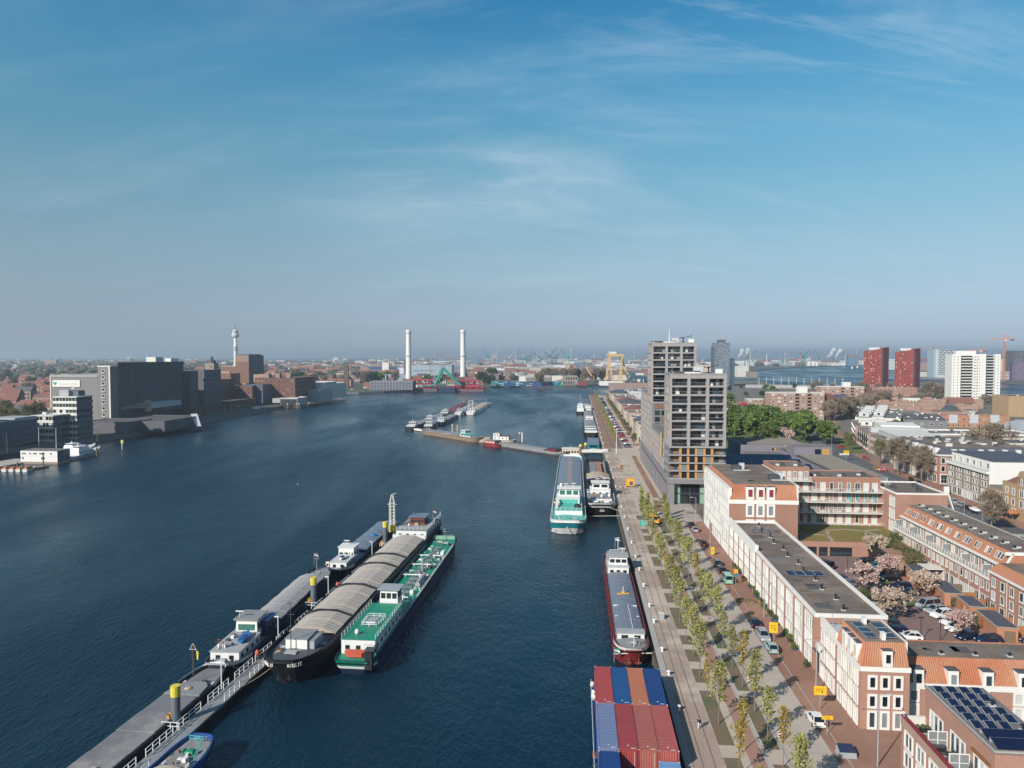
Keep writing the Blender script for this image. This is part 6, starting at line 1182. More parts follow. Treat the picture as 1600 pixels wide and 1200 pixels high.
    def rails(s,pts,h=.9,m='whitemetal',sp=1.6,bars=2,r=.028): railing(s.root,pts,h,sp,m,r,bars)
    def dinghy(s,x,y,z,L=3.8,w=1.5,m='boatblue',rz=0,m2='hullblue'):
        b=MB(); b.loft([[(-.1,-L/2,.1),(.1,-L/2,.1),(w*.36,-L/2,.6),(-w*.36,-L/2,.6)],[(-w*.2,-L*.1,0),(w*.2,-L*.1,0),(w/2,-L*.1,.55),(-w/2,-L*.1,.55)],[(-w*.15,L*.25,.03),(w*.15,L*.25,.03),(w*.42,L*.25,.58),(-w*.42,L*.25,.58)],[(-.03,L/2,.35),(.03,L/2,.35),(.06,L/2,.75),(-.06,L/2,.75)]],m)
        o=b.build('dinghy',s.root,(x,y,z),rz); MB().loft([[(-w*.3,-L*.42,.62),(w*.3,-L*.42,.62),(w*.16,-L*.42,.72),(-w*.16,-L*.42,.72)],[(-w*.36,.2,.60),(w*.36,.2,.60),(w*.18,.2,.78),(-w*.18,.2,.78)]],m2).build('cover',o); return o
    def anchor(s,x,y,z,m='darkgrey'): b=MB(); b.obox((x,y,z+.5),(x,y-.1,z-.5),.14,.14,m); b.obox((x-.5,y-.08,z-.2),(x+.5,y-.08,z-.2),.14,.16,m); b.build('anchor',s.root)
    def flag(s,x,y,z,m='hullred',h=3,m2=None):
        b=MB(); b.tube((x,y,z),(x,y,z+h),.045,n=5,m='greymetal'); o=b.build('flagstaff',s.root); e=MB()
        for k,mm in enumerate((m,'hullwhite',m2 or m)): 
            zt=z+h-.05-.3*k; e.add([(x+.03,y,zt),(x+.6,y+.12,zt-.15),(x+1.0,y-.05,zt-.3),(x+1.0,y-.05,zt-.6),(x+.6,y+.12,zt-.45),(x+.03,y,zt-.3)],[(0,1,4,5),(1,2,3,4)],mm)
        e.build('flag',o)
    def clutter(s,x0,x1,y0,y1,z,n,ms=('darkgrey','rust','white','hullgreen','tan','greymetal')):
        for i in range(n):
            b=MB(); x,y=rnd.uniform(x0,x1),rnd.uniform(y0,y1); k=rnd.random(); m=rnd.choice(ms)
            if k<.35: b.tube((x,y,z),(x,y,z+rnd.uniform(.4,.9)),rnd.uniform(.12,.25),n=7,m=m); nm='deck_vent'
            elif k<.7: b.box(x-rnd.uniform(.2,.5),x+.3,y-.3,y+rnd.uniform(.2,.5),z,z+rnd.uniform(.3,.7),m); nm='deck_box'
            else:
                for j in range(8): a=.785*j; b.obox((x+.35*math.cos(a),y+.35*math.sin(a),z+.1),(x+.35*math.cos(a+.785),y+.35*math.sin(a+.785),z+.1),.16,.18,m)
                nm='rope_coil'
            b.build(nm,s.root)
    def fenders(s,ys,side,z=.9):
        for y in ys: b=MB(); x=side*(s.w/2+.16); b.tube((x,y,z-.4),(x,y,z+.4),.16,n=7,m='rubber'); b.obox((x,y,z+.4),(x*.97,y,s.zd+.2),.03,.03,'tan'); b.build('fender',s.root)
# ---- 1 grey barge in the left foreground
B=Boat('river_barge','grey steel river barge with worn flat hatch covers at the bottom left','barge',(-57.0,58.),(-49.3,119.3),6.2)
B.hull((3,.8),(9,.12),1.5,'hullblack','hullblack',deck='decksteel',bul=.5,sheer=(0,.5),rake=(0,2))
B.hatches(2,51,2.7,2.1,9,'decksteel',.12,0,'hullblack','flat'); 
b=MB(); b.loft([[(-2.9,51.2,2.95),(2.9,51.2,2.95),(2.9,51.2,3.2),(-2.9,51.2,3.2)],[(-2.5,54.2,2.95),(2.5,54.2,2.95),(2.5,54.2,3.15),(-2.5,54.2,3.15)],[(-1.6,55.6,2.95),(1.6,55.6,2.95),(1.6,55.6,3.1),(-1.6,55.6,3.1)]],'deckgrey'); B.part('foredeck_cover',b,(0,0,-.9)); B.part('deck_hatch',MB().lathe([(.55,3.2),(.55,3.3),(.3,3.42)],12,'tan',(0,53,-.9)))
B.clutter(-1.5,1.5,55.8,58.6,1.6,6,('white','brick','darkgrey')); B.band('bow_bulwark',1.5,2.2,55,70,'hullwhite'); B.bollards((52.5,56),2.4,1.55,'white'); B.part('loading_ramp',MB().box(.6,1.2,27.,31,2.4,2.6,'tan').box(1.2,2.2,27,31,2.25,2.4,'darkgrey'))
b=MB(); b.tube((-.9,56.,3),(-.9,56.,8.2),.07,.05,6,'rust'); b.obox((-1.5,56,7.2),(-.3,56,7.2),.06,.06,'hullwhite'); b.obox((-1.4,56,7.2),(-.9,56,8.2),.05,.05,'hullwhite'); b.obox((-.4,56,7.2),(-.9,56,8.2),.05,.05,'hullwhite'); B.part('bow_mast',b)
for x,m_ in((-1.4,'hullnavy'),(-.35,'yellow')): b=MB(); b.add([(x,56,7.1),(x+.35,56.1,6.8),(x+.3,56,5.6),(x+.05,56.05,5.5),(x,56.02,7.1),(x+.35,56.12,6.8),(x+.3,56.02,5.6),(x+.05,56.07,5.5)],[(0,1,2,3),(7,6,5,4)],m_); B.part('flag',b)
# ---- 2 barge with white rounded stern and dark ribbed hatches
B=Boat('river_barge','barge with white rounded stern, green wheelhouse window and blue dinghy beside the jetty','barge',(-49.1,118.2),(-45.6,173),6.6)
B.hull((6.5,.35),(8,.15),1.7,'hullnavy','hullnavy',deck='deckgrey',bul=.55,sheer=(.7,.8),rake=(1.8,2),bm='hullnavy')
B.band('stern_bulwark',1.5,2.3,-2,8,'hullwhite')
B.hatches(20.5,47,2.8,3.1,9,'hatchgrey',.75,4,'hullnavy','gable','hatchpale'); B.house(-2.4,2.6,2.8,11.5,2.,3.7,'hullwhite','hatchpale',2,4); B.house(-2.3,1.8,12.2,16,3.2,5.7,'hullwhite','tan',1,1,'wheelhouse',.35,3.1,1.1,'glassgreen',.15); B.house(1.9,2.9,14,18,2.,5.,'hullnavy','hullblue',0,2,'side_house'); B.part('wheelhouse_roof',MB().box(-2.6,2.0,12.,17,5.75,5.95,'deckgrey'))
B.dinghy(1.2,8.2,3.9,4.6,1.6,'boatblue',.1); B.dome(-1.4,4.2,3.8,.4); B.mast(-1.2,3.6,3.8,1.8,'rust'); B.radar(-1.8,13,5.9); B.clutter(-1.8,.4,4.,11,3.82,8,('rust','brick','white','darkgrey')); B.bollards((2.2,),1.7,2.2); B.winch(0,1.8,2.2); b=MB(); b.obox((-.4,3,2.3),(.9,4,2.9),.12,.12,'rust'); B.part('anchor_davit',b); B.rails([(-3.3,8,2.3),(-3.4,19,2.2)]); B.clutter(-2,2,48.5,53,1.8,6); B.mast(-.3,51,2,5.5,'greymetal'); B.flag(-.9,51,4.5,'hullred',3,'clothdark'); B.part('awning_boom',MB().obox((-2.6,18,3.6),(-.4,20,4.6),.2,.2,'hatchpale'))
# ---- 3 barge beyond it with blue plastic heap
B=Boat('river_barge','barge with pale wheelhouse and dark blue hatches beyond the white sterned one','barge',(-43.2,172.5),(-38.0,226),6.8)
B.hull((6,.35),(8,.15),1.7,'hullnavy','hullnavy',deck='deckgrey',bul=.5,sheer=(.7,.6),rake=(1.8,2))
B.band('stern_bulwark',1.5,2.3,-2,8,'hullwhite')
B.house(-1.6,2.5,2.5,9.5,1.9,3.5,'hullwhite','lightgrey',2,4); B.house(-2.1,2.,10,14.2,1.9,5.2,'hullwhite','hullwhite',3,2,'wheelhouse',.3,.95,.9,'glass',.12); B.hatches(17,49,2.75,2.7,10,'hatchblue',.35,0,'hullnavy','gable'); B.part('tarpaulin',MB().sphere((.8,31.5,3.),.95,'boatblue',7,.55)); B.dome(1.6,9,3.6,.3); B.radar(-.5,12,5.3); B.dinghy(.6,5.4,3.7,3.4,1.3,'hullwhite'); B.house(-3.,-2.2,3.5,6.5,1.9,3.4,'white','black',1,1,'stern_locker',.05,.5,.5); B.clutter(-2.6,-.6,4,14,1.9,6); B.bollards((1.8,50),1.6,2.1); B.clutter(-1.5,1.5,50,52,1.9,4)
# ---- 4 big dry cargo barge with beige covers
B=Boat('river_barge','large dark barge with long beige ribbed hatch covers and brown wheelhouse','barge',(-37.4,114.5),(-25.4,218.5),9.8)
B.hull((10,.14),(7,.5),3.6,'hullblack','hullblack',deck='darkgrey',bul=.7,sheer=(.8,.3),rake=(3.2,1.2)); B.hatches(13.5,80.5,4.2,4.5,17,'hatchbeige',1.0,4,'hullblack','gable','hatchpale')
for y in (21.4,37.2,53.,61): b=MB(); b.obox((-4.6,y,4.9),(-2,y,5.7),.25,.35,'hullblack'); b.obox((-2,y,5.7),(2,y,5.75),.25,.35,'hullblack'); b.obox((2,y,5.7),(4.6,y,4.9),.25,.35,'hullblack'); B.part('cover_joint',b)
B.house(-1.9,1.9,6.6,11.,3.65,5.9,'white','deckgrey',0,0,'deck_container'); B.house(1.95,3.0,7,11,3.65,5.6,'greymetal','deckgrey',0,0,'side_locker'); B.part('bow_locker',MB().box(-1.1,.9,4.2,5.4,3.65,4.6,'greymetal')); B.mast(-.6,5.8,3.7,9.,'darkgrey'); B.clutter(-3.,3.,3.5,6.5,3.7,14,('darkgrey','rust','tan','black','greymetal')); B.winch(-2.4,7.5,3.65); B.winch(3.4,9.5,3.65); B.bollards((2.8,),1.8,3.7); B.anchor(-.9,1.6,1.6,'black'); B.anchor(.9,1.6,1.6,'black')
GLY={'V':((0,1,.1,0),(.2,1,.1,0)),'I':((.1,0,.1,1),),'T':((.1,0,.1,1),(0,1,.2,1)),'A':((0,0,.1,1),(.2,0,.1,1),(.05,.4,.15,.4)),'L':((0,0,0,1),(0,0,.2,0)),'S':((.2,1,0,.8),(0,.8,.2,.35),(.2,.35,0,0))}
rg=[q for q in B.ring(3.75,.93,-.1) if q[0]>0 and q[1]<B.L*.3]
def bow(d,z,sx):   # a point on the bow plating, d metres back from the stem
    for (x0,y0,_),(x1,y1,_) in zip(rg,rg[1:]):
        l=math.hypot(x1-x0,y1-y0)
        if d<=l: return (sx*(x0+(x1-x0)*d/l+.05),y0+(y1-y0)*d/l-.05,z)
        d-=l
for sx in(-1,1):   # the ship's name on either bow
    b=MB()
    for j,ch_ in enumerate('VITALIS'):
        o_=.5+(j if sx>0 else 6-j)*.34
        for g_ in GLY[ch_]: b.obox(bow(o_+(g_[0] if sx>0 else .2-g_[0])*1.2,3.85+g_[1]*.5,sx),bow(o_+(g_[2] if sx>0 else .2-g_[2])*1.2,3.85+g_[3]*.5,sx),.1,.1,'white')
    B.part('name_lettering',b)
B.house(-4.2,4.3,83.5,99,3.65,5.9,'hullwhite','deckgrey',4,6); B.rails([(-4.2,83.6,6.02),(4.3,83.6,6.02),(4.3,99,6.02)],1.0,'whitemetal',1.3,3); B.house(-1.9,2.2,90,94.6,6.03,8.2,'brownwood','hatchblue',4,3,'wheelhouse',.5,.75,.8,'glass'); B.part('wheelhouse_step',MB().box(-.4,.6,89.2,89.9,6.03,6.6,'tan')); B.rails([(4.6,92,6.),(4.9,98,6.),(4.2,102,6.)],1.3,'whitemetal',6,1,.06); B.flag(2.2,101,5.,'hullred',3,'hullblue'); B.rails([(-4.6,82.,4.4),(4.6,82.,4.4)],1.,'whitemetal',1.2,3); B.part('front_wall',MB().box(-4.5,4.5,81.2,81.6,3.65,5.2,'hullwhite')); B.dome(-1.7,88,6.1,.3); B.fenders((30,50,70),1); B.part('tyre_fender',MB().sphere((5.3,97,2.2),.9,'rubber',6))
# ---- 5 green tanker
B=Boat('tanker_barge','green decked tanker barge with pipes along the deck and white stern house','tanker',(-27.0,119.5),(-18.4,204),7.3)
B.hull((4.5,.62),(8.5,.3),2.3,'hullnavy','hullnavy',band=1.1,deck='tankgreen',bul=.35,sheer=(.2,.9),rake=(1.2,1.6),lowm='hullblack')
B.band('stern_stripe',1.0,1.5,-2,3.6,'hullwhite'); B.band('stern_stripe',1.55,2.6,-2,3.6,'hullgreen'); B.band('name_strip',1.75,2.25,-2,1.2,'hullwhite')
B.house(-3.0,3.0,3.8,22,2.35,4.9,'hullwhite','tankgreen',3,7,'stern_house',.12); B.rails([(-3,4,5.03),(-3,21.5,5.03)],.9); B.rails([(3,4,5.03),(3,21.5,5.03)],.9); B.part('stern_lifeboat',MB().loft([[(-1.9,2.2,3.0),(-1.2,1.5,2.8),(1.3,1.5,2.8),(1.9,2.2,3.0)],[(-1.9,2.3,3.6),(-1.2,1.5,3.5),(1.3,1.5,3.5),(1.9,2.3,3.6)],[(-1.7,2.7,3.7),(-1.,2.5,3.75),(1.,2.5,3.75),(1.7,2.7,3.7)]],'lifeboat')); B.part('outboard_unit',MB().box(2.2,3.4,.4,1.6,1.2,4.2,'black').box(2.0,3.6,1.,3.,3.6,4.4,'darkgrey')); B.part('stern_davit',MB().box(1.2,3.2,2.4,3.2,4.3,4.5,'white')); B.dome(-.9,6,5.05,.4); B.clutter(-1.5,2.2,3.,3.7,2.4,5,('white','rust','brick','darkgrey'))
B.part('engine_skylight',MB().loft([[(-.9,10.5,5.03),(1.1,10.5,5.03),(1.5,13.5,5.03),(-1.,13.5,5.03)],[(-.7,10.8,5.5),(.9,10.8,5.5),(1.2,13.3,5.5),(-.8,13.3,5.5)]],'greymetal')); B.rails([(-1.3,9.8,5.03),(1.5,9.8,5.03),(2.,14.2,5.03),(-1.4,14.2,5.03),(-1.3,9.8,5.03)],.8,'whitemetal',1.2,2,.05)
B.part('wheelhouse_base',MB().box(-1.7,2.,22.8,26,2.35,5.2,'hullwhite')); B.house(-1.7,2.,22.8,26,5.2,7.4,'hullwhite','greymetal',3,3,'wheelhouse',.35,.9,1.1,'glass',.15); B.part('sun_screen',MB().box(-2.1,2.4,22.4,26.4,7.5,7.62,'greymetal'))
for x,m_,r_ in((-.9,'greymetal',.12),(-.45,'lightgrey',.1),(.0,'greymetal',.13),(.5,'lightgrey',.09)): B.part('deck_pipe',MB().tube((x,29,2.9),(x,73,2.9),r_,n=6,m=m_))
for i in range(15): y=30+i*3; B.part('pipe_saddle',MB().box(-1.2,.9,y,y+.15,2.35,2.95,'greymetal'))
B.part('deck_tank',MB().tube((1.9,40,3.15),(1.9,47.5,3.15),.55,n=12,m='hatchpale').box(1.5,2.3,41,41.4,2.35,3.,'greymetal').box(1.5,2.3,46,46.4,2.35,3.,'greymetal'))
for y in(31,46.5,55,63): B.part('manifold',MB().tube((-2.9,y,3.3),(2.9,y,3.3),.13,n=6,m='white').tube((-2.4,y,2.4),(-2.4,y,3.5),.2,n=7,m='lightgrey').tube((2.4,y,2.4),(2.4,y,3.5),.2,n=7,m='lightgrey').tube((.9,y,2.4),(.9,y,3.7),.16,n=7,m='white'))
for i in range(16): y=30.5+i*2.6; x=rnd.choice((-1.9,1.9,-2.4,2.3)); B.part('tank_hatch',MB().lathe([(.42,2.36),(.42,2.75),(.25,2.9)],9,rnd.choice(['white','lightgrey','hullgreen']),(x,y,0)))
B.part('deck_crane',MB().tube((.3,52,2.4),(.3,52,5.2),.22,n=8,m='hatchpale').obox((.3,52,5.1),(1.4,60.5,4.6),.3,.35,'hatchpale')); B.part('orange_hatch',MB().lathe([(.6,2.36),(.6,2.8),(.2,2.95)],9,'machineyellow',(.9,28.6,0)))
for sx in(-1,1): B.rails([(sx*3.55,26.5,2.4),(sx*3.6,74,2.4)],1.0,'whitemetal',1.6,2,.04)
B.clutter(-3.,3.,28,73,2.4,70,('white','greymetal','lightgrey','hullgreen','darkgrey','hatchpale')); B.clutter(-2.2,2.2,74.5,79,2.5,14,('black','hullgreen','greymetal','rust')); B.winch(-.6,77,2.7); B.winch(1.2,76,2.7); B.mast(.2,79.5,3,3.2,'shadegreen'); B.part('bow_breakwater',MB().box(-3.0,3.0,80.2,80.4,3.0,4.0,'shadegreen')); B.bollards((75.5,),2.7,2.6)
for x,y in((-2.,60),(2.1,67),(-1.8,70),(1.6,36),(-1.9,38)): B.part('deck_box',MB().box(x-.4,x+.4,y-.4,y+.4,2.36,3.2,'white'))
# ---- 6 small work boat at the bottom
B=Boat('motor_barge','small blue barge bow with teal rail and scattered gear at the bottom of the jetty','barge',(-47.6,58),(-41.6,95.6),5.4)
B.hull((3,.7),(5,.25),1.9,'hullnavy','hullblue',deck='deckgrey',bul=.6,sheer=(0,.7),rake=(0,1.4)); B.hatches(3,31,2.2,2.2,6,'hatchbeige',.5,0,'hullblue','arc'); B.clutter(-1.8,1.8,32,36.5,2.0,20,('shadegreen','brick','darkgrey','tan','white','rust')); B.winch(.2,34.5,2.1,'hullgreen'); B.band('bow_stripe',2.2,2.45,31,60,'tealdeck'); B.rails([(1.9,33,2.5),(1.,36.6,2.9),(-1.,36.6,2.9)],.7,'tealdeck',1.2,2,.05); B.part('blue_tarp',MB().sphere((-1.2,31.6,2.2),.5,'boatblue',6,.5)); B.bollards((32,),1.6,2.1,'white')
# ---- the jetty
JH=R(7.32); JS=(math.sin(JH),math.cos(JH)); JT=(math.cos(JH),-math.sin(JH))
def J(a,c,z=0.): return (a*JS[0]+c*JT[0],a*JS[1]+c*JT[1],z)
J0=62.; jt=thing('floating_jetty','long floating jetty with white railings between the moored barges','jetty',J(J0,0),-JH)
MB().box(-59.6,-57.,0,128,-.6,1.1,'hullblack').build('pontoon',jt)
for i in range(32): MB().box(-59.55,-57.05,i*4+.02,i*4+3.98,1.1,1.42+.015*(i%2),'deckgrey').build('deck_plate',jt)
i=0
for a,b_ in ((1,6),(8,14),(16,22),(24,30),(31,37),(39,45),(47,53),(54,60),(62,68),(70,76),(78,84),(86,92),(94,100),(102,108),(110,116),(118,126)):
    railing(jt,[(-59.45,a,1.42),(-59.45,b_,1.42)],1.15,1.45,'whitemetal',.05,2); 
    if not 19<a<33: railing(jt,[(-57.25,a+.8,1.42),(-57.25,b_-.6,1.42)],1.15,1.45,'whitemetal',.05,2)
for a,c,zt,lab in((32.7,-60.7,6.9,'nearest'),(82.6,-60.9,7.2,'middle'),(131,-60.3,8.0,'far')):
    o=thing('mooring_pile','%s steel mooring pile with yellow top beside the jetty'%lab,'pile',J(J0+a,c),-JH,'yellow topped piles along the jetty'); MB().tube((0,0,-1),(0,0,zt-1.5),.62,n=14,m='pilegrey').build('shaft',o,smooth=False); MB().tube((0,0,zt-1.5),(0,0,zt),.68,n=14,m='yellow').build('cap',o); MB().box(-1.1,-.75,-.5,-.3,1.2,2.8,'machineyellow').box(-1.1,-.75,.3,.5,1.2,2.8,'machineyellow').box(-1.1,-.75,-.5,.5,2.6,2.8,'machineyellow').build('guide_frame',o); railing(o,[(-1.,-1.8,1.42),(1.6,-1.8,1.42)],1.1,1.2,'whitemetal',.05,2,'guard_rail')
o=thing('lattice_mast','tall white lattice mast with yellow base at the far end of the jetty','mast',J(J0+134,-59.2),-JH)
MB().box(-1.5,1.5,-1.5,1.5,-.6,4.6,'black').build('fender_base',o); b=MB(); [b.tube((x,y,z),(x+.02,y,z),.42,n=8,m='rubber') for x in(-1.6,1.6) for y in(-.8,.8) for z in(1,2.3,3.6)]; b.build('tyres',o); MB().box(-.75,.75,-.75,.75,4.6,6.4,'yellow').build('collar',o); b=MB()
for x in(-.6,.6):
    for y in(-.5,.5): b.obox((x,y,6.4),(x,y,12.5),.16,.16,'offwhite'); b.obox((x,y,12.5),(x*.3,y*.3,15),.14,.14,'offwhite')
for z in range(7): b.obox((-.6,-.5,6.6+z),(.6,-.5,7.5+z*.85),.08,.08,'offwhite'); b.obox((-.6,.5,7.5+z*.85),(.6,.5,6.6+z),.08,.08,'offwhite')
b.build('lattice',o); b=MB(); b.obox((0,0,15),(1.2,0,15.5),.12,.12,'offwhite'); b.obox((-1.4,0,12.3),(1.4,0,12.3),.1,.1,'whitemetal'); b.obox((-1.,0,11.6),(.9,0,11.6),.1,.1,'whitemetal'); b.build('cross_arms',o)
for a in(43.5,63.5,88.,118): 
    o=thing('jetty_lamp','slim white lamp post on the jetty, %s'%{43.5:'by the grey barge bow',63.5:'beside the dark bow of the beige barge',88.:'between the yellow piles',118:'near the far pile'}[a],'street lamp',J(J0+a,-59.8,1.42),-JH,'lamp posts on the jetty'); MB().tube((0,0,0),(0,0,4.3),.09,n=6,m='whitemetal').build('pole',o); MB().box(-.7,.15,-.12,.12,4.25,4.4,'whitemetal').build('head',o)
for a in(55.,93.): o=thing('lifebuoy_stand','red lifebuoy case on the jetty railing, %s'%('near the white sterned barge' if a<60 else 'by the pale wheelhouse barge'),'lifebuoy',J(J0+a,-59.6,1.42),-JH); MB().box(-.08,.08,-.08,.08,0,.9,'whitemetal').build('post',o); MB().sphere((0,0,1.0),.42,'lifeboat',7,1.5).build('case',o)
for a,a1,c1 in((44,46.5,-50.),(52,56.5,-59)):
    o=thing('mooring_rope','mooring rope slung from the jetty to a %s'%('dark bow' if a<50 else 'white stern'),'rope',(0,0,0)); p=Vector(J(J0+a,-57.2 if a<50 else -59.9,1.5)); q=Vector((-38.6,118.5,3.4)) if a<50 else Vector((-46.5,118.6,2.3)); b=MB(); pr=p
    for i in range(1,9): f=i/8; c_=p+(q-p)*f-Vector((0,0,1.6*f*(1-f))); b.obox(pr,c_,.09,.09,'tan'); pr=c_
    b.build('strand',o)
# ---- 7 container ship at the bottom
def qxy(s,t): return Q(s,t)[:2]
B=Boat('container_ship','blue container ship loaded with red and blue containers at the bottom edge','ship',qxy(48,-6.1),qxy(114.6,-6.1),10.6)
B.hull((3,.8),(5,.5),1.9,'hullblue','hullblue',deck='hullblue',bul=.4,sheer=(0,.2),rake=(0,1),bm='hullblue'); B.part('coaming',MB().box(-5.0,-4.84,2,63.6,2.2,3.2,'hullblue').box(4.84,5.0,2,63.6,2.2,3.2,'hullblue').box(-4.84,4.84,63.45,63.6,2.2,3.2,'hullblue')); B.part('hold_floor',MB().box(-4.83,4.83,2,63.4,.2,.5,'darkgrey'))
B.rails([(-5.35,4,2.7),(-5.4,64,2.75)],.7,'lightgrey',2,2,.04); B.clutter(-2.4,2.6,64.5,66,2.,8,('white','shadegreen','tan','greymetal')); B.mast(.2,65.6,2.,4.,'black'); B.dome(-5.1,60,2.8,.35); B.dome(-5.1,58.4,2.8,.4); B.dome(-5.2,63,2.7,.35); B.part('bow_arm',MB().obox((-3.,66,2.6),(-3.2,64.5,4.4),.15,.15,'whitemetal')); B.clutter(-5.25,-5.05,30,50,2.25,6,('rust','darkgrey','white'))
def container(x,y,z,col,label,L=11.5,w=2.36,h=2.55,ribs='z'):
    o=thing('shipping_container',label,'container',(0,0,0),QZ,'containers on the ship'); o.location=Q(48+y,-6.1+x,z)
    m=MB(); a=w/2
    n=14
    for yy,sg in((-L/2,-1),(L/2,1)):      # corrugated ends
        pts=[(-a+.12+(w-.24)*i/n, yy-sg*(.0 if i%2 else .06)) for i in range(n+1)]
        m.add([(px_,py_,.15) for px_,py_ in pts]+[(px_,py_,h-.12) for px_,py_ in pts],[(i,i+1,n+1+i+1,n+1+i) if sg<0 else (i+1,i,n+1+i,n+1+i+1) for i in range(n)],col)
    k=44
    for sx in(-1,1):
        pts=[(sx*(a-(.05 if i%2 else 0.01)),-L/2+.1+(L-.2)*i/k) for i in range(k+1)]
        m.add([(px_,py_,.15) for px_,py_ in pts]+[(px_,py_,h-.12) for px_,py_ in pts],[(i,i+1,k+2+i,k+1+i) if sx>0 else (i+1,i,k+1+i,k+2+i) for i in range(k)],col)
    m.build('walls',o); t=MB(); nn=30
    pts=[(-L/2+.1+(L-.2)*i/nn,h-(.035 if i%2 else .01)) for i in range(nn+1)]
    t.add([(-a+.05,py_,pz) for py_,pz in pts]+[(a-.05,py_,pz) for py_,pz in pts],[(i,i+nn+1,i+nn+2,i+1) for i in range(nn)],col); t.build('roof',o)
    f=MB()
    for sx in(-1,1):
        f.box(sx*a-.06,sx*a+.06,-L/2,L/2,h-.12,h+.01,col); f.box(sx*a-.06,sx*a+.06,-L/2,L/2,0,.15,col)
        for sy in(-1,1): f.box(sx*a-.07,sx*a+.07,sy*L/2-.07,sy*L/2+.07,0,h+.02,col)
    for sy in(-1,1): f.box(-a,a,sy*L/2-.06,sy*L/2+.06,h-.12,h+.012,col); f.box(-a,a,sy*L/2-.06,sy*L/2+.06,0,.15,col)
    f.build('frame',o); c=MB()
    for sx in(-1,1):
        for sy in(-1,1): c.box(sx*a-.09,sx*a+.09,sy*L/2-.09,sy*L/2+.09,h+.021,h+.05,'lightgrey')
    c.build('corner_casting',o); d=MB(); d.box(.25,.85,-L/2+.16,-L/2+.26,h+.0125,h+.025,'white'); d.box(-.1,.05,-L/2+.7,-L/2+.9,h+.012,h+.03,'white'); d.build('roof_marks',o)
    return o
xs4=[-3.62,-1.2,1.22,3.66]
for x,c_,nm in zip(xs4,('cred','cblue','corange','cdkblue'),('bright red container on the outer side of the far row','blue container second from the water in the far row','orange container third from the water in the far row','dark blue container nearest the quay in the far row')): container(x,57.4,3.25,c_,nm)
for x,c_,nm in zip(xs4,('clilac','cmaroon','crust','cbrick'),('faded lilac blue container nearest the water in the middle row','maroon container second from the water in the middle row','rust red container third from the water in the middle row','brick red container nearest the quay in the middle row')): container(x,45.6,3.25,c_,nm)
container(xs4[0],33.8,3.0,'cdkblue','dark blue container nearest the water in the near row'); container(xs4[3],33.5,2.2,'clblue','light blue container low at the quay side of the near row')
for x,c_,nm in zip(xs4,('cred','cdkblue','crust','cbrick'),('red container under the bright red one on the outer side','dark blue container in the hold of the far row','rust red container in the hold of the far row','brick red container in the hold at the quay side')): container(x,57.4,.6,c_,nm)
for x,c_,nm in zip(xs4,('cdkblue','crust','corange','cmaroon'),('dark blue container under the lilac one','rust container under the maroon one','orange rust container under the rust red one','maroon container under the brick red one')): container(x,45.6,.6,c_,nm)
for yy,m_ in((39.79,'white'),): 
    for x in(xs4[1],xs4[2]):
        o=thing('number_strip','white number strip on the end wall of the %s container'%('maroon' if x<0 else 'rust red'),'marking',Q(48+39.74,-6.1+x+.72,3.25),QZ); b=MB(); [b.box(-.03,.03,-.03,-.01,.5+.16*k,.6+.16*k,'white') for k in range(11)]; b.build('digits',o)
# ---- 8 red barge
B=Boat('river_barge','red hulled barge with grey sheet hatches and white wheelhouse moored at the quay','barge',qxy(123.5,-4.0),qxy(186,-4.2),6.2)
B.hull((6,.15),(6,.5),2.6,'hullred','hullred',deck='deckgrey',bul=.5,sheer=(.8,.4),rake=(2,1),bm='hullred'); B.band('bow_bulwark',2.5,3.08,-2,7,'hullwhite'); B.hatches(8.5,44.5,2.35,3.3,6,'hatchblue',.38,0,'hullwhite','arc'); B.house(-2.4,2.4,6.4,8.4,2.65,4.0,'hullwhite','hatchpale',0,0,'fore_cabin'); B.part('fore_openings',MB().box(-1.7,-.5,6.35,6.395,2.9,3.7,'black').box(.5,1.7,6.35,6.395,2.9,3.7,'black')); B.winch(0,4.,2.8); B.clutter(-1.4,1.4,2.5,5.,2.8,6,('black','darkgrey','greymetal')); B.mast(.2,2.2,3,2.6,'whitemetal'); B.part('jib_pole',MB().obox((-3.4,.6,2.6),(3.2,1.2,2.7),.14,.14,'offwhite')); B.anchor(-.9,.6,1.4,'rust'); B.anchor(.9,.6,1.4,'rust')
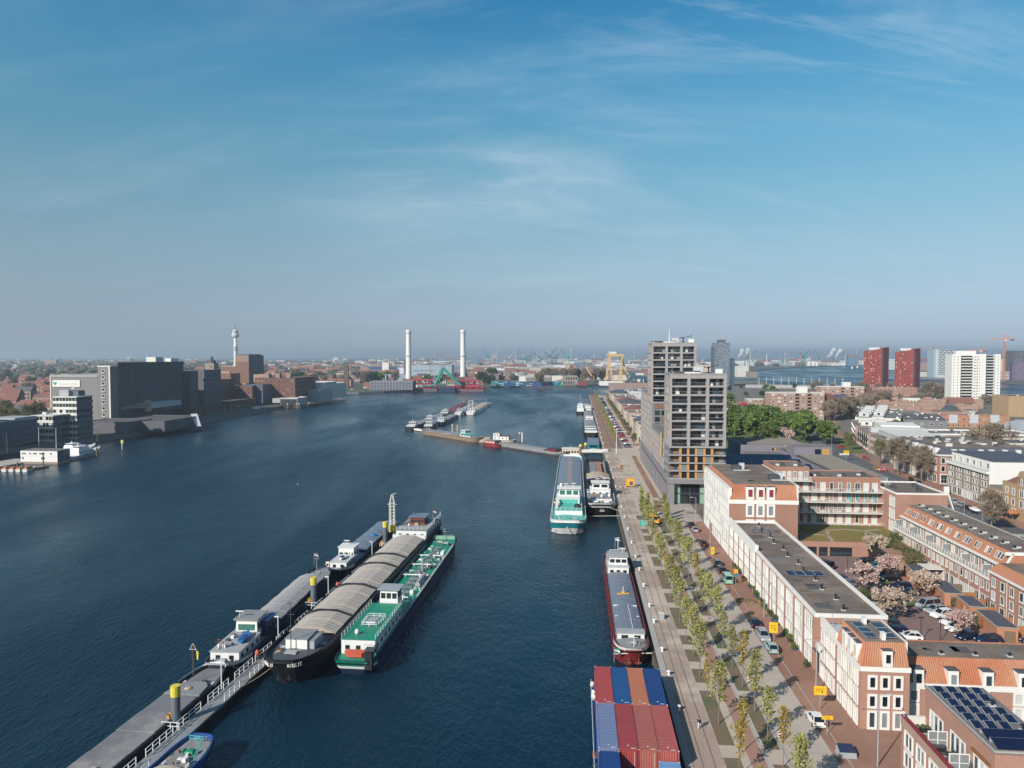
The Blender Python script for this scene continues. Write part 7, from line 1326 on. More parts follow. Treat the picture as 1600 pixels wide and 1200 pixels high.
B.house(-2.4,2.4,45.4,50,2.65,4.6,'hullwhite','lightgrey',3,2); B.house(-2.2,2.2,47,51.5,4.72,6.6,'hullwhite','hatchpale',3,3,'wheelhouse',.35,1.1,.8,'glass',.1); B.house(-2.3,2.3,51.7,58,2.65,4.3,'hullwhite','hatchpale',2,4,'stern_house'); B.mast(.3,52.5,6.7,3.2,'white'); B.dome(-1.7,55.,4.4,.45); B.radar(1.2,50.,6.7); B.part('stern_mast_arm',MB().obox((-1.6,56,5.8),(2.2,56,5.9),.12,.12,'white').tube((2.,56,4.4),(2.,56,5.9),.08,n=6,m='white').tube((-1.4,56,4.4),(-1.4,56,5.9),.08,n=6,m='white')); B.flag(-.4,53,6.4,'hullblue',3.4,'hullblue'); B.part('yellow_frame',MB().obox((-1.2,28.6,3.85),(1.2,29.2,3.85),.35,.25,'machineyellow').obox((0,29,3.9),(.1,29.6,5.1),.2,.2,'tan').box(-.3,.4,28.8,29.5,3.8,4.3,'tan')); B.part('guard_frame',MB().obox((.6,9.5,3.75),(.6,22.5,3.78),.1,.1,'white').obox((-2.3,16.5,3.4),(2.3,16.5,3.4),.1,.4,'white').obox((-2.3,22.5,3.4),(2.3,22.5,3.4),.1,.4,'white')); B.bollards((7.5,44.9),2.7,2.65,'black'); B.flag(-3.3,.4,1.2,'hullgreen',2.6,'hullgreen'); B.fenders((15,25,36),1,1.2); B.rails([(-2.95,9,2.65),(-2.95,44,2.65)],.7,'hullred',2.4,1)
# ---- 9 teal and white barge
B=Boat('river_barge','big white and teal barge with long blue grey covers moored outside the black one','barge',qxy(215,-16.6),qxy(362,-17.4),11.0)
B.hull((6.5,.42),(8,.5),3.3,'hullwhite','hullwhite',band=1.5,deck='tealdeck',bul=.9,sheer=(.8,.5),rake=(2.5,1.5),bm='hullwhite',lowm='hullblack'); B.band('bow_panel',1.0,2.9,-2,9.5,'hullteal'); B.band('bow_panel',.15,1.0,-2,9.5,'hullblack'); B.part('side_panel',MB().box(5.53,5.6,12,132,.3,3.2,'hullblack').box(-5.6,-5.53,14,132,.3,2.1,'hullblack')); B.hatches(36,136,4.6,4.6,24,'hatchblue',.55,0,'hullwhite','arc',alt='hatchblue')
for i in range(24): y=37+i*4.1; B.part('hatch_mark',MB().box(-.9,.9,y,y+1.4,5.17,5.19+.1,'brickpink'))
B.house(-3.9,3.6,23,33,3.4,6.8,'hullwhite','white',4,4); B.house(-3.4,3.6,27.,32,6.9,9.4,'hullwhite','white',3,2,'wheelhouse',.6,1.7,1.5,'glassgreen',.1); B.part('upper_deck',MB().box(-4.2,4.4,12,23,3.4,5.2,'hullwhite','tealdeck')); B.part('teal_front',MB().box(-3.,3.,22.9,22.99,5.3,6.6,'tealdeck')); B.rails([(-4.1,12.1,5.2),(4.3,12.1,5.2),(4.3,22.5,5.2)],1.,'whitemetal',1.6,2); B.part('ladder',MB().obox((-3.8,15,5.2),(-3.6,22,7.),.8,.15,'offwhite')); B.part('black_boat',MB().sphere((2.9,17.5,5.5),1.2,'black',7,.7)); B.dinghy(-4.4,27,4.2,4,1.4,'lifeboat',0,'offwhite'); B.dinghy(4.6,27,4.4,5,1.6,'hullnavy'); B.clutter(-3.5,3.5,4.,10,3.6,16,('white','greymetal','black','tealdeck')); B.winch(-1.5,7,3.5); B.winch(2,7,3.5); B.anchor(-3.6,2.8,1.2,'rust'); B.anchor(3.6,2.8,1.2,'rust'); B.part('bow_rope',MB().obox((-.5,1.1,3.0),(.5,1.1,1.2),.1,.4,'tan')); B.clutter(-3,3,139,144,3.5,10,('white','tealdeck','greymetal')); B.mast(0,141,3.6,6,'white'); B.radar(-1.,29,9.55); B.radar(1.6,30,9.55); B.dome(-2.6,31,9.5,.5); B.rails([(-4.9,3.,4.4),(-5.3,36,3.5)],.9,'whitemetal',2.,1)
# ---- 10 black barge with open hold
B=Boat('river_barge','black and white barge with open hold and brown hatch arch moored against the quay','barge',qxy(242.5,-5.6),qxy(352,-5.7),10.2)
B.hull((6,.4),(7,.5),3.1,'hullblack','hullblack',deck='deckgrey',bul=.7,sheer=(.8,.4),rake=(2.4,1.2),bm='hullblack'); B.band('bow_bulwark',2.2,3.75,-2,6,'hullwhite'); b=MB(); b.box(-4.5,-4.2,28,104,3.1,4.9,'hullblack'); b.box(4.2,4.5,28,104,3.1,4.9,'hullblack'); b.box(-4.2,4.2,28,28.3,3.1,4.9,'hullblack'); b.box(-4.2,4.2,103.7,104,3.1,4.9,'hullblack'); B.part('coaming',b); B.part('hold_floor',MB().box(-4.19,4.19,28.4,52,3.2,3.3,'hullblack').box(-4.19,4.19,52,103.6,3.2,3.35,'decksteel')); B.hatches(46,57,4.45,5.2,1,'tan',1.,0,'darkgrey','gable'); b=MB(); b.obox((-4.6,45.6,5.2),(0,45.6,6.1),.8,.5,'hatchpale'); b.obox((0,45.6,6.1),(4.6,45.6,5.2),.8,.5,'hatchpale'); B.part('hatch_arch',b); B.part('hold_plate',MB().box(-1.2,4,36,44,3.32,3.6,'hatchbeige')); B.part('orange_gantry',MB().box(.6,2.2,62,96,3.36,4.6,'corange')); B.part('crane_boom',MB().obox((3.5,62,5),(4.,98,5.2),.3,.3,'hatchbeige'))
B.house(-3.6,3.6,19,26,3.2,5.6,'hullwhite','white',3,3); B.house(-2.9,3.1,20.5,25.,5.7,7.9,'hullwhite','white',2,2,'wheelhouse',.5,2.2,1.1,'glass',.1); B.part('deckhouse_low',MB().box(-3.7,3.7,9,18.9,3.2,4.3,'hullwhite','deckgrey')); B.dome(.3,11,4.4,.5); B.dome(3.,12.5,4.4,.55); B.part('blue_drum',MB().tube((2.9,14.5,4.4),(2.9,14.5,5.3),.8,n=10,m='boatblue')); B.part('red_hoses',MB().obox((-3,15,4.5),(0,15.4,4.5),.6,.3,'brick')); B.clutter(-3.2,3.4,3.,8.6,3.3,18,('white','black','greymetal')); B.part('white_lockers',MB().box(-2.6,-1.,6,7.2,3.2,4.3,'white').box(1.,2.6,6,7.2,3.2,4.3,'white')); B.anchor(-.3,1.,2.,'offwhite'); B.anchor(.4,1.0,2.,'offwhite'); B.radar(-1.,22,8.); B.radar(1.5,23,8.); B.dinghy(-4.2,22,4.2,3.6,1.3,'hullwhite'); B.rails([(-4.6,8,3.9),(-4.7,27,3.6)],.9,'whitemetal',2,2); B.rails([(4.6,8,3.9),(4.7,27,3.6)],.9,'whitemetal',2,2); B.clutter(-3.,3,105,108,3.2,8)
o=thing('mooring_rope','mooring rope from the black barge bow across to the quay','rope',(0,0,0)); MB().obox(Q(243,-3.5,3.2),Q(236,.6,3.3),.12,.12,'tan').build('strand',o); o=thing('mooring_rope','pale rope hanging level between the teal barge and the quay','rope',(0,0,0)); MB().obox(Q(236,-11.,1.6),Q(233,.2,2.6),.1,.1,'offwhite').build('strand',o)
# ---- gangway and landing stage
o=thing('gangway','white covered gangway bridge from the landing stage to the quay','gangway',Q(388.5,-11.8,2.2),QZ); MB().box(0,13.8,-.9,.9,0,.25,'lightgrey').build('deck',o); railing(o,[(0,-.9,.25),(13.8,-.9,.6)],1.3,1.5,'white',.08,3); railing(o,[(0,.9,.25),(13.8,.9,.6)],1.3,1.5,'white',.08,3); MB().box(0,13.8,-.95,-.88,.3,1.5,'offwhite').build('side_panel',o)
for x in(2.5,5.5,9.): MB().obox((x,-.9,0),(x-.6,-1.2,-2.2),.12,.12,'hullred').build('strut',o)
o=thing('landing_stage','cream two tier landing stage with windows between the long barge and gangway','pontoon',Q(392,-22.6,0),QZ); MB().box(0,10.6,-3,4,-.5,1.,'offwhite').build('pontoon',o); MB().box(.3,9.6,-2.4,3.4,1.,3.6,'cream').build('house',o); MB().box(.1,9.8,-2.6,3.6,3.602,3.8,'offwhite').build('roof',o)
for k in range(6): MB().box(.8+k*1.5,1.7+k*1.5,-2.46,-2.405,1.7,2.8,'glass').build('window',o)
railing(o,[(.2,-2.6,3.81),(9.7,-2.6,3.81)],.9,1.,'white',.05,2)
for i,(s,t_) in enumerate(((389,-12.4),(396,-9.6))): o=thing('mooring_pile','brown pile with yellow domed top beside the landing stage, %s'%('near','far')[i],'pile',Q(s,t_,0),QZ); MB().tube((0,0,-1),(0,0,5.4),.75,n=12,m='timber').build('shaft',o); MB().sphere((0,0,5.6),.95,'yellow',7).build('cap',o)
# ---- vessels farther along the quay
B=Boat('pontoon_boat','teal and blue workboat with flat pale roof tied beyond the gangway','boat',qxy(404,-5.),qxy(446,-5.),7.); B.hull((2,.8),(3,.7),1.4,'hullnavy','hullteal',deck='deckgrey'); B.house(-3.1,3.1,6,36,1.4,4.2,'hullteal','hatchblue',4,8); B.part('front_windows',MB().box(-2.,2.,5.9,5.99,2.2,3.4,'glass')); B.clutter(-2,2,1,5,1.4,6,('tealdeck','white','darkgrey'))
B=Boat('river_barge','pale grey barge seen end on beyond the teal workboat','barge',qxy(478,-5.2),qxy(572,-5.2),9.4); B.hull((5,.6),(6,.4),3.,'hullblack','hullblack',deck='deckgrey',bul=.4); B.part('stern_box',MB().box(-4.2,4.2,1.5,6,3,4.2,'hullwhite')); B.hatches(10,86,4.,4.,9,'hatchgrey',.6,0,'greymetal','arc'); B.part('hatch_car',MB().obox((-3.9,26,5.0),(3.9,26,5.0),.6,.3,'white').obox((-3.9,12,4.9),(3.9,12,4.9),.8,.5,'white'))
B=Boat('river_barge','pale grey barge, second of the row along the far quay','barge',qxy(580,-4.8),qxy(672,-4.8),7.6); B.hull((5,.5),(6,.4),2.6,'hullblack','hullwhite',deck='deckgrey'); B.house(-3,3,3,12,2.6,5,'hullwhite','white',4,3); B.hatches(16,84,3.1,3.6,8,'hatchgrey',.5,0,'greymetal','arc')
B=Boat('river_barge','white topped barge, farthest of the row along the far quay','barge',qxy(680,-4.6),qxy(770,-4.6),7.8); B.hull((5,.5),(6,.4),2.6,'hullwhite','hullwhite',deck='deckgrey'); B.house(-3.,3,3,24,2.6,6,'hullwhite','white',4,5); B.hatches(28,80,3.2,3.6,6,'hatchpale',.5,0,'greymetal','arc')
B=Boat('passenger_boat','white boat with dark hull and mast moored outside the far barges','boat',qxy(668,-11.8),qxy(735,-11.8),7.2); B.hull((4,.5),(7,.3),2.6,'hullblack','hullblack',deck='deckgrey'); B.house(-3.,3,5,50,2.6,5.4,'hullwhite','white',4,10); B.house(-2.2,2.2,18,36,5.6,8.,'hullwhite','white',3,4,'upper_house'); B.mast(0,30,8,9,'white'); B.part('stern_wall',MB().box(-3.2,3.2,2.,4.9,2.6,4.6,'hullwhite'))
# ---- second jetty with its barges
B=Boat('river_barge','long empty brown sided barge lying across the end of the far jetty','barge',at(662,677,0)[:2],at(754,691.5,0)[:2],8.2)
# (its near end is the left one)
B.hull((8,.15),(8,.2),2.3,'hullbrown','hullbrown',deck='decksteel',bul=.4,sheer=(.9,.6),rake=(2.5,2)); L=B.L; B.part('coaming',MB().box(-3.3,-3.1,12,L-22,2.3,3.2,'hatchblue').box(3.1,3.3,12,L-22,2.3,3.2,'hatchblue')); B.part('hold_floor',MB().box(-3.09,3.09,12,L-22,2.35,2.5,'darkgrey')); B.house(-3.,3.2,L-20,L-9,2.3,4.4,'hullwhite','tealdeck',3,5); B.house(-2.2,2.4,L-20,L-15.5,4.5,6.4,'hullwhite','hullwhite',2,2,'wheelhouse',.4,1.2,.9,'glass'); B.part('teal_band',MB().box(3.21,3.26,L-19,L-9,3.5,4.3,'hullteal')); B.part('hatch_plates',MB().box(3.3,4.,L*.45,L*.55,2.3,3.1,'hatchpale')); B.clutter(-2,2,3,9,2.4,8); B.mast(0,8,2.4,4,'white')
B=Boat('river_barge','long dark grey barge with red wheelhouse top along the far jetty','barge',at(770,695,0)[:2],at(886,713,0)[:2],8.0)
B.hull((6,.4),(7,.2),1.6,'darkgrey','hatchgrey',deck='deckgrey',bul=.3,sheer=(.3,.5)); L=B.L; B.hatches(10,L-15,3.4,2.3,10,'hatchgrey',.5,0,'hatchgrey','arc'); B.house(-2.4,2.6,L-13,L-6,1.6,3.2,'hullred','hullblack',3,3); B.fenders((L*.3,L*.6,L*.8),1,1.0)
B=Boat('tug','dark red tug with white window frames beside the far jetty','boat',at(758,696,0)[:2],at(784,699,0)[:2],6.5); B.hull((4,.3),(4,.4),1.8,'hullred','hullred',deck='brickdark',bul=.3); L=B.L; B.house(-2.6,2.6,2.,L-3,1.8,3.7,'hullred','hatchgrey',2,5,'deckhouse',.2,1.0,1.0,'offwhite')
B=Boat('river_barge','beige barge behind the red tug along the far jetty','barge',at(744,690,0)[:2],at(806,692,0)[:2],8.); B.hull((4,.5),(4,.5),2.,'hatchbeige','hatchbeige',deck='hatchbeige'); B.hatches(5,B.L-16,3.4,2.6,7,'hatchbeige',.5,0,'hatchbeige','arc'); B.house(-2.6,2.6,B.L-14,B.L-4,2.,4.,'hullwhite','hullred',2,4); B.house(-2.,2.,B.L-14,B.L-10,4.1,5.8,'hullwhite','tan',2,2,'wheelhouse')
o=thing('floating_jetty','second long floating jetty farther out in the harbour','jetty',at(668,670,0),0); p=Vector(at(646,670,1)); q=Vector(at(880,706,1)); MB().obox(p-o.location,q-o.location,3.,1.2,'offwhite').build('deck',o)
for i,(u,v) in enumerate(((707,676),(715,677),(812,690),(816,690.5))): 
    b_=at(u,v,0); o=thing('mooring_pile','%s mooring pile on the far jetty'%('white topped','gold topped','timber','white')[i],'pile',b_); MB().tube((0,0,-1),(0,0,5),.55,n=9,m=('tan','tan','timber','offwhite')[i]).build('shaft',o); MB().tube((0,0,5),(0,0,5.8),.6,n=9,m='yellow' if i==1 else 'offwhite').build('cap',o)
lamp_post('pale blue lamp post on the far jetty, left one',at(684,675,1),0,9,.8,m='hatchblue'); lamp_post('pale blue lamp post on the far jetty, right one',at(850,700,1),0,9,.8,m='hatchblue')
def barge(u0,v0,u1,v1,w,label,hm,cm,cov=6,house=1,hw=0.,red=False):
    B=Boat('river_barge',label,'barge',at(u0,v0,0)[:2],at(u1,v1,0)[:2],w); B.hull((5,.4),(7,.25),2.0,hm,hm,deck='deckgrey',bul=.4,sheer=(.4,.4)); L=B.L
    if house: B.house(-w*.36,w*.36,3,12,2.,3.6,'hullwhite','lightgrey',3,3); B.house(-w*.28,w*.28,8,12.5,3.7,5.5,'hullwhite','white',3,2,'wheelhouse',.4,1.2,1.); B.radar(0,10,5.6)
    B.hatches(16 if house else 4,L-8,w*.40,3.1,cov,cm,.5,0,hm,'arc'); B.mast(0,L-5,2.4,5,'white'); return B
barge(668,672.5,690,655,8.,'small dark blue sided barge with grey cover at the bend of the far jetty','hullnavy','hatchblue',3)
barge(640,673,697,650,8.5,'long grey covered barge with white stern house at the left tip of the far jetty','hullblack','hatchgrey',7)
barge(686,665,711,652.5,9.,'white and dark blue barge with grey covers inside the bend of the far jetty','hullnavy','hatchgrey',4)
barge(693,652,725,634.,9,'barge with red hold and white wheelhouse in the group beyond the bend','hullnavy','hullred',3); barge(716,650,740,634.,8,'white barge with tall frame mast beside the beige covered one','hullwhite','hatchpale',3)
B=barge(735,648.5,760,633,11,'big white barge with beige cover at the far right of the moored group','hullwhite','hatchbeige',4); B.part('frame_mast',MB().box(-4,-3.6,18,18.4,3,12,'offwhite').box(-.4,0,18,18.4,3,12,'offwhite').box(-4,0,18,18.4,11.6,12,'offwhite'))
barge(668,662,700,648,8,'pale flat topped barge tucked behind the grey covered one','hatchpale','hatchpale',4)
# ================================================================ left bank: the mills
def word(par,txt,loc,rot,size,m,name='lettering'):
    c=D.curves.new(name,'FONT'); c.body=txt; c.size=size; c.extrude=.01; c.materials.append(M[m]); c.resolution_u=2
    f=D.objects.new(name,c); C.objects.link(f); me=D.meshes.new_from_object(f.evaluated_get(bpy.context.evaluated_depsgraph_get())); D.objects.remove(f); return obj(name,me,par,loc,rot=rot)
P('brickmill',(.20,.105,.08),.9,.1,.3); P('brickmillpale',(.26,.185,.15),.9,.1,.3); P('millgrey',(.205,.19,.19),.85,.06,.06,streak=.06); P('milldark',(.10,.10,.115),.8,.08,.2,streak=.08); P('bluegrey',(.085,.105,.15),.7,.08,.3); P('logogreen',(.01,.30,.16),.6,.03)
LZ=-.09
def lf(u,dist,z=3.): return ((u-800)/1130*dist,dist,z)
SI=Bld('grain_silo','huge grey grain silo with a white name board and shade-toned ribbed water side','silo',(-334.8,524.1,3),LZ,46,98)
MB().box(0,36.5,0,97,0,35.6,'millgrey').build('wall',SI.root); MB().box(36.6,46,0,9,0,43,'millgrey').build('stair_tower',SI.root); MB().box(36.8,45.7,9.02,98,0,44.6,'milldark').build('bin_block',SI.root); MB().box(36.3,46.3,8.6,98.4,44.61,46.2,'darkgrey').build('roof_edge',SI.root)  # bin block coloured dark for the shaded water side
MB().box(-.4,36.55,-.3,97,35.61,37.2,'concrete').build('parapet',SI.root); MB().box(36.4,46.2,-.25,8.58,43.01,43.9,'offwhite').build('tower_cap',SI.root); MB().box(45.,46.1,-.35,-.01,0,43,'offwhite').build('corner_strip',SI.root); MB().box(-.2,.5,-.2,-.01,0,35.6,'offwhite').build('corner_strip',SI.root)
for k in range(29): MB().box(45.7,46.15,10.5+k*3.05,10.9+k*3.05,9,44.6,'millgrey').build('bin_rib',SI.root)
for k in range(9): 
    window(SI.root,(40.6,0,3.+k*4.5),'F',2.3,2.2,.2,1,panes=['glass']); MB().box(39.3,41.9,-.7,-.01,2.4+k*4.5,2.75+k*4.5,'offwhite').build('balcony',SI.root)
sb=MB().box(2.,23.,-.5,-.02,28.6,33.4,'white').build('sign_board',SI.root); word(SI.root,'Dossche Mills',(6.9,-.53,29.9),(math.pi/2,0,0),2.55,'lightgrey')
b=MB(); v=[(3.9,-.55,29.1)]
for i in range(13): a=math.pi*i/12; v.append((4.0+1.5*math.cos(a)*.0+ (1.55*math.sin(6.283*i/12)**3),-.55,31.1+1.45*(13*math.cos(6.283*i/12)-5*math.cos(2*6.283*i/12)-2*math.cos(3*6.283*i/12))/15))
b.add(v[1:],[tuple(range(13))],'logogreen'); b.build('heart_logo',SI.root)
MB().box(36,44,60,70,46.21,50,'offwhite').build('roof_house',SI.root); MB().box(40,45,80,92,46.21,49,'white').build('roof_house',SI.root); MB().box(46.0,58.,30,72,11,15.,'lightgrey').build('conveyor_house',SI.root); MB().obox((47,10,12.5),(59,26,14),2.2,2.4,'millgrey').build('conveyor',SI.root); MB().box(55.5,58,26,30,9,17.5,'tan').build('conveyor_head',SI.root)
for y in(34,48,66): MB().box(57,57.6,y,y+.6,0,11,'milldark').build('conveyor_leg',SI.root)
MB().box(46.1,52,97,110,0,38,'milldark').build('end_tower',SI.root)
def mill(name,label,u,dist,w,d,h,wm,rm='bitumen',rows=0,nR=0,nF=0,rz=LZ,par=.5,ww=1.6,wh=1.7,z0=3.,cat='mill building',pm=None):
    b=Bld(name,label,cat,lf(u,dist,z0),rz,w,d); b.body(h,wm,roof=rm,par=par,pm=pm)
    if rows:
        vs=[1.+h/rows*j for j in range(rows)]
        if nR: b.wins('R',rng(1,d-1,nR),vs,ww,wh,single=False,frame='concrete')
        if nF: b.wins('F',rng(.8,w-.8,nF),vs,ww,wh,single=False,frame='concrete')
    b.done(); return b
b=mill('quay_warehouse','low dark quay shed with sloping roof in front of the silo',128,478,32,26,7.,'milldark','bitumen'); b=mill('quay_warehouse','long low quay warehouse with pale flat roof below the silo',172,490,38,48,6.5,'milldark','bitumen')
MB().add([(34,40,8.6),(44,30,.5),(46,33,.5),(37,44,8.6)],[(0,1,2,3)],'white').build('white_gable',b.root)
mill('mill_block','dark stepped mill block at the far end of the silo',275,640,26,30,38,'milldark',rows=9,nR=6,nF=0); mill('blue_silo','pale blue ribbed steel silo block',296,700,10,18,30,'hatchblue',cat='silo')
mill('mill_block','dark old mill with rows of windows beside the pale blue silo',305,715,24,34,27,'brickdark',rows=6,nR=7,nF=4); b=mill('mill_tower','slim mill tower with domed grey cap above the old mill',320,760,10,10,43,'brickgrey',rows=8,nF=2,nR=2); MB().lathe([(4.5,0),(4.2,2),(2,4),(1,7)],10,'slate',(5,5,43.3)).build('cap',b.root); MB().tube((4,4,43),(4,4,47),.25,n=6,m='darkgrey').build('mast',b.root)
mill('mill_chimney','pale round chimney in the old mill yard',331,745,3,3,34,'lightgrey',cat='chimney')
b=mill('brick_mill','brick mill block with pale top storey, left of the big brick tower',333,840,21,24,30,'brickmill',rows=3,nF=5,nR=5); MB().box(2,20,-.1,3,30.6,33,'brickpink').build('roof_house',b.root)
b=mill('brick_mill','wide lower brick mill with white roof edge below the big brick tower',345,905,34,30,38.,'brickmill',rows=3,nF=6,nR=4,pm='offwhite')
b=mill('brick_mill_tower','big square brick mill tower with pale upper part and shade-toned water side',368,902,17,43,43,'brickmill',rows=0); MB().box(0.,17,0.,43,43.5,51.8,'brickmillpale').build('upper_part',b.root); MB().box(17.03,17.3,0,43,1,51.6,'milldark').build('shade_sheet',b.root); MB().box(2,15,4,40,51.81,53.,'darkgrey').build('roof_plant',b.root)  # dark sheet puts the shade of the water side into colour
mill('mill_block','dark brick warehouse row along the mill quay, left part',335,742,40,44,20,'brickdark',rows=5,nR=10,nF=6); b=mill('mill_block','small gabled brick house between the dark warehouses',372,750,8,10,22,'brickorange',rows=4,nF=2); mill('mill_block','dark blue warehouse along the mill quay',378,748,22,30,21,'bluegrey',rows=5,nR=6,nF=5)
mill('mill_block','pale gabled building behind the dark warehouses',396,800,16,12,30,'brickpink',rows=4,nF=4); b=mill('mill_block','big dark brick warehouse beside the boat shed',398,768,44,60,27.,'brickdark',rows=6,nR=14,nF=9)
for k in range(3): MB().box(6+k*12,11+k*12,10,16,27.5,32,'brickgrey').build('roof_house',b.root)
mill('brick_house','small orange brick house with white windows before the white sheds',462,800,10,12,24,'brickorange',rows=6,nF=3,nR=3); 
b=mill('white_shed','white rounded factory shed at the point',474,830,24,44,20,'offwhite','white',cat='factory'); b=mill('white_shed','lower white factory shed stepping down to the water',480,795,14,40,13,'hatchpale','offwhite',cat='factory'); b=mill('white_shed','white factory shed at the far end of the point',490,860,20,60,17,'offwhite','hatchpale',cat='factory')
b=mill('boat_shed','open dark boat shed with pale flat roof on piles in the water',437,742,18.5,27,9.5,'milldark','offwhite',z0=.5,par=.8,pm='offwhite',cat='shed'); MB().box(1.,17.3,-.12,-.005,.3,8.4,'black').build('doorway',b.root); MB().box(18.51,18.7,0,27,0,9.4,'hatchpale').build('side_cladding',b.root); MB().box(-9,-.01,2,14,5.,9.6,'hatchpale').build('annex',b.root)
for i,(u,dd) in enumerate(((449,738),(463,736),(467,740),(472,746),(476,750),(482,752))): o=thing('mooring_pile','thick white topped pile before the boat shed','pile',lf(u,dd,0),0,'piles before the boat shed'); MB().tube((0,0,-1),(0,0,4.5),.8,n=9,m='timber').build('shaft',o); MB().tube((0,0,4.5),(0,0,5.4),.85,n=9,m='offwhite').build('cap',o)
o=thing('white_sign','white board on legs standing in the water by the dark warehouses','sign',lf(400,690,0)); MB().box(-3.5,3.5,-.2,.2,3,6,'white').build('board',o); MB().box(-3,-2.6,-.2,.2,0,3,'white').box(2.6,3,-.2,.2,0,3,'white').build('legs',o)
mill('quay_wall_shed','long low dark brick quay building under the mills',262,600,20,60,6.5,'brickdark',rows=1,nR=16); mill('quay_wall_shed','long low brick arcade along the mill quay',330,680,16,60,7.5,'brickdark',rows=1,nR=16,ww=2.5,wh=3.5)
# ---- office, blue hall
def bands(b,w,d,h,n,x0=0,y0=0):
    fh=h/n
    MB().box(x0+.3,x0+w-.3,y0+.3,y0+d-.3,0,h,'milldark').build('core_wall',b.root)
    for j in range(n+1):
        z=j*fh; MB().box(x0,x0+w,y0,y0+d,z-.1,z+(1.35 if j<n else .5),'offwhite').build('floor_band',b.root)
        if j==n: continue
        MB().box(x0+w+.002,x0+w+.06,y0+.2,y0+d-.2,z,z+1.3,'bluegrey').build('side_band',b.root)
        for i in range(7): u=x0+.9+i*(w-1.)/7; window(b.root,(u,y0+.3,z+1.36),'F',(w-1.6)/7,fh-1.5,.08,1,panes=['glass','glass','glassblue','curtain','doororange' if j==0 else 'glass'],depth=.1)
        for i in range(9): u=y0+1.2+i*(d-2)/9; window(b.root,(x0+w-.3,u,z+1.36),'R',(d-2.)/9,fh-1.5,.08,1,panes=['glass'],depth=.1,frame='bluegrey')
OB=Bld('office_block','stepped office block with white horizontal bands between the yachts and the silo','office',(-286,428.3,3),LZ,14.3,14); bands(OB,14.3,14,15.2,4); bands(OB,15.5,15,25.6,7,3.6,14.02)
MB().box(5,11,18,24,26.2,30,'hatchpale').build('roof_house',OB.root); MB().box(10.5,16,20,26,26.2,29.5,'bluegrey').build('roof_house',OB.root); MB().box(3,4,6,7.5,15.8,17.2,'white').box(5,6,5,6.5,15.8,17,'white').build('roof_unit',OB.root)
fl=thing('flag','grey flag on a pole on the office roof','flag',(-272.5,447,29)); MB().tube((0,0,0),(0,0,7),.1,n=5,m='whitemetal').build('pole',fl); MB().add([(.1,0,6.8),(1.6,.2,5.6),(1.5,.1,3.6),(.1,0,4.6)],[(0,1,2,3)],'lightgrey').build('cloth',fl)
b=Bld('blue_hall','long blue grey office hall with two window rows at the left edge','office',(-303,325,3),LZ,18,97); b.body(14.5,'bluegrey',roof='bitumen2',par=.8,pm='hatchpale'); b.wins('R',rng(4,93,13),[5.2,9.4],3.4,1.6,nx=4,frame='bluegrey',panes=['glass']); MB().box(18.01,18.3,1,96,.2,3.6,'glass').build('ground_glazing',b.root); MB().box(2,18,80,96.5,15.31,16.2,'hatchpale').build('roof_edge',b.root)
# ---- moorings at the left edge
o=thing('houseboat','white two tier houseboat with small windows beside the yachts','houseboat',(-245.5,359.6,0),LZ); MB().box(0,19.6,0,9,-.5,1.2,'brickgrey').build('pontoon',o); MB().box(0,19.5,0.05,9,1.2,3.9,'white').build('lower_deck',o); MB().box(0,19.6,-.05,9.05,3.95,6.7,'white').build('upper_deck',o); MB().box(-.2,19.8,-.2,9.2,6.702,6.85,'bitumen2').build('roof',o); MB().box(19.52,19.6,.1,9,1.3,6.6,'bluegrey').build('end_cladding',o)
for x in(1.2,2.4,5.2,7.2,8.2,10.6,11.6,12.4,16.2): window(o,(x,-.05,4.9),'F',.9,.9,.08,panes=['glass'],frame='lightgrey')
for x in(1.2,11.4,12.4): window(o,(x,.05,2.4),'F',.9,1.2,.08,panes=['glass'],frame='lightgrey')
def yacht(x,y,L,w,rz,label):
    o=thing('motor_yacht',label,'yacht',(x,y,0),rz); b=MB(); r=[]
    for f,ww,zd in((0,.86,1.9),(.3,1.,2.0),(.65,.95,2.4),(.88,.5,3.),(1.,.06,3.5)):
        y_=f*L; a=w/2*ww; r.append([(-a*.6,y_-(.0 if f<.9 else .12*L),-.5),(a*.6,y_-(.0 if f<.9 else .12*L),-.5),(a,y_,zd),(-a,y_,zd)])
    b.loft(r,'hullwhite'); b.build('hull',o,smooth=False); b=MB()
    def cab(y0,y1,w0,z0,z1,m,k=.5): b=MB(); b.loft([[(-w0,y0,z0),(w0,y0,z0),(w0*.85,y0+.4,z1),(-w0*.85,y0+.4,z1)],[(-w0*.8,y1,z0),(w0*.8,y1,z0),(w0*.6,y1-2.2*k*2,z1),(-w0*.6,y1-2.2*k*2,z1)]],m); return b
    cab(L*.2,L*.72,w*.40,2.,4.2,'hullwhite').build('saloon',o); cab(L*.22,L*.70,w*.405,2.7,3.7,'glass').build('saloon_windows',o); cab(L*.22,L*.56,w*.34,4.21,5.6,'hullwhite').build('flybridge',o); MB().box(-w*.3,w*.3,L*.25,L*.42,6.2,6.35,'white').box(-w*.28,-w*.25,L*.28,L*.31,5.6,6.2,'white').box(w*.25,w*.28,L*.28,L*.31,5.6,6.2,'white').build('radar_arch',o); MB().sphere((0,L*.33,6.8),.55,'white',7).build('radome',o)
    for k in range(5): MB().box(w*.485,w*.51,L*(.3+.1*k),L*(.35+.1*k),1.1,1.5,'glass').build('porthole',o)
    railing(o,[(w*.4,L*.6,2.5),(w*.2,L*.88,3.1),(0,L*.98,3.5)],.8,'whitemetal' if False else 1.5,'whitemetal',.04,2); return o
yacht(-229.5,371,31,7,.02,'sleek white motor yacht with dark windows, the nearer of two'); yacht(-240,382,34,7.4,.02,'large white motor yacht with domes behind the nearer one')
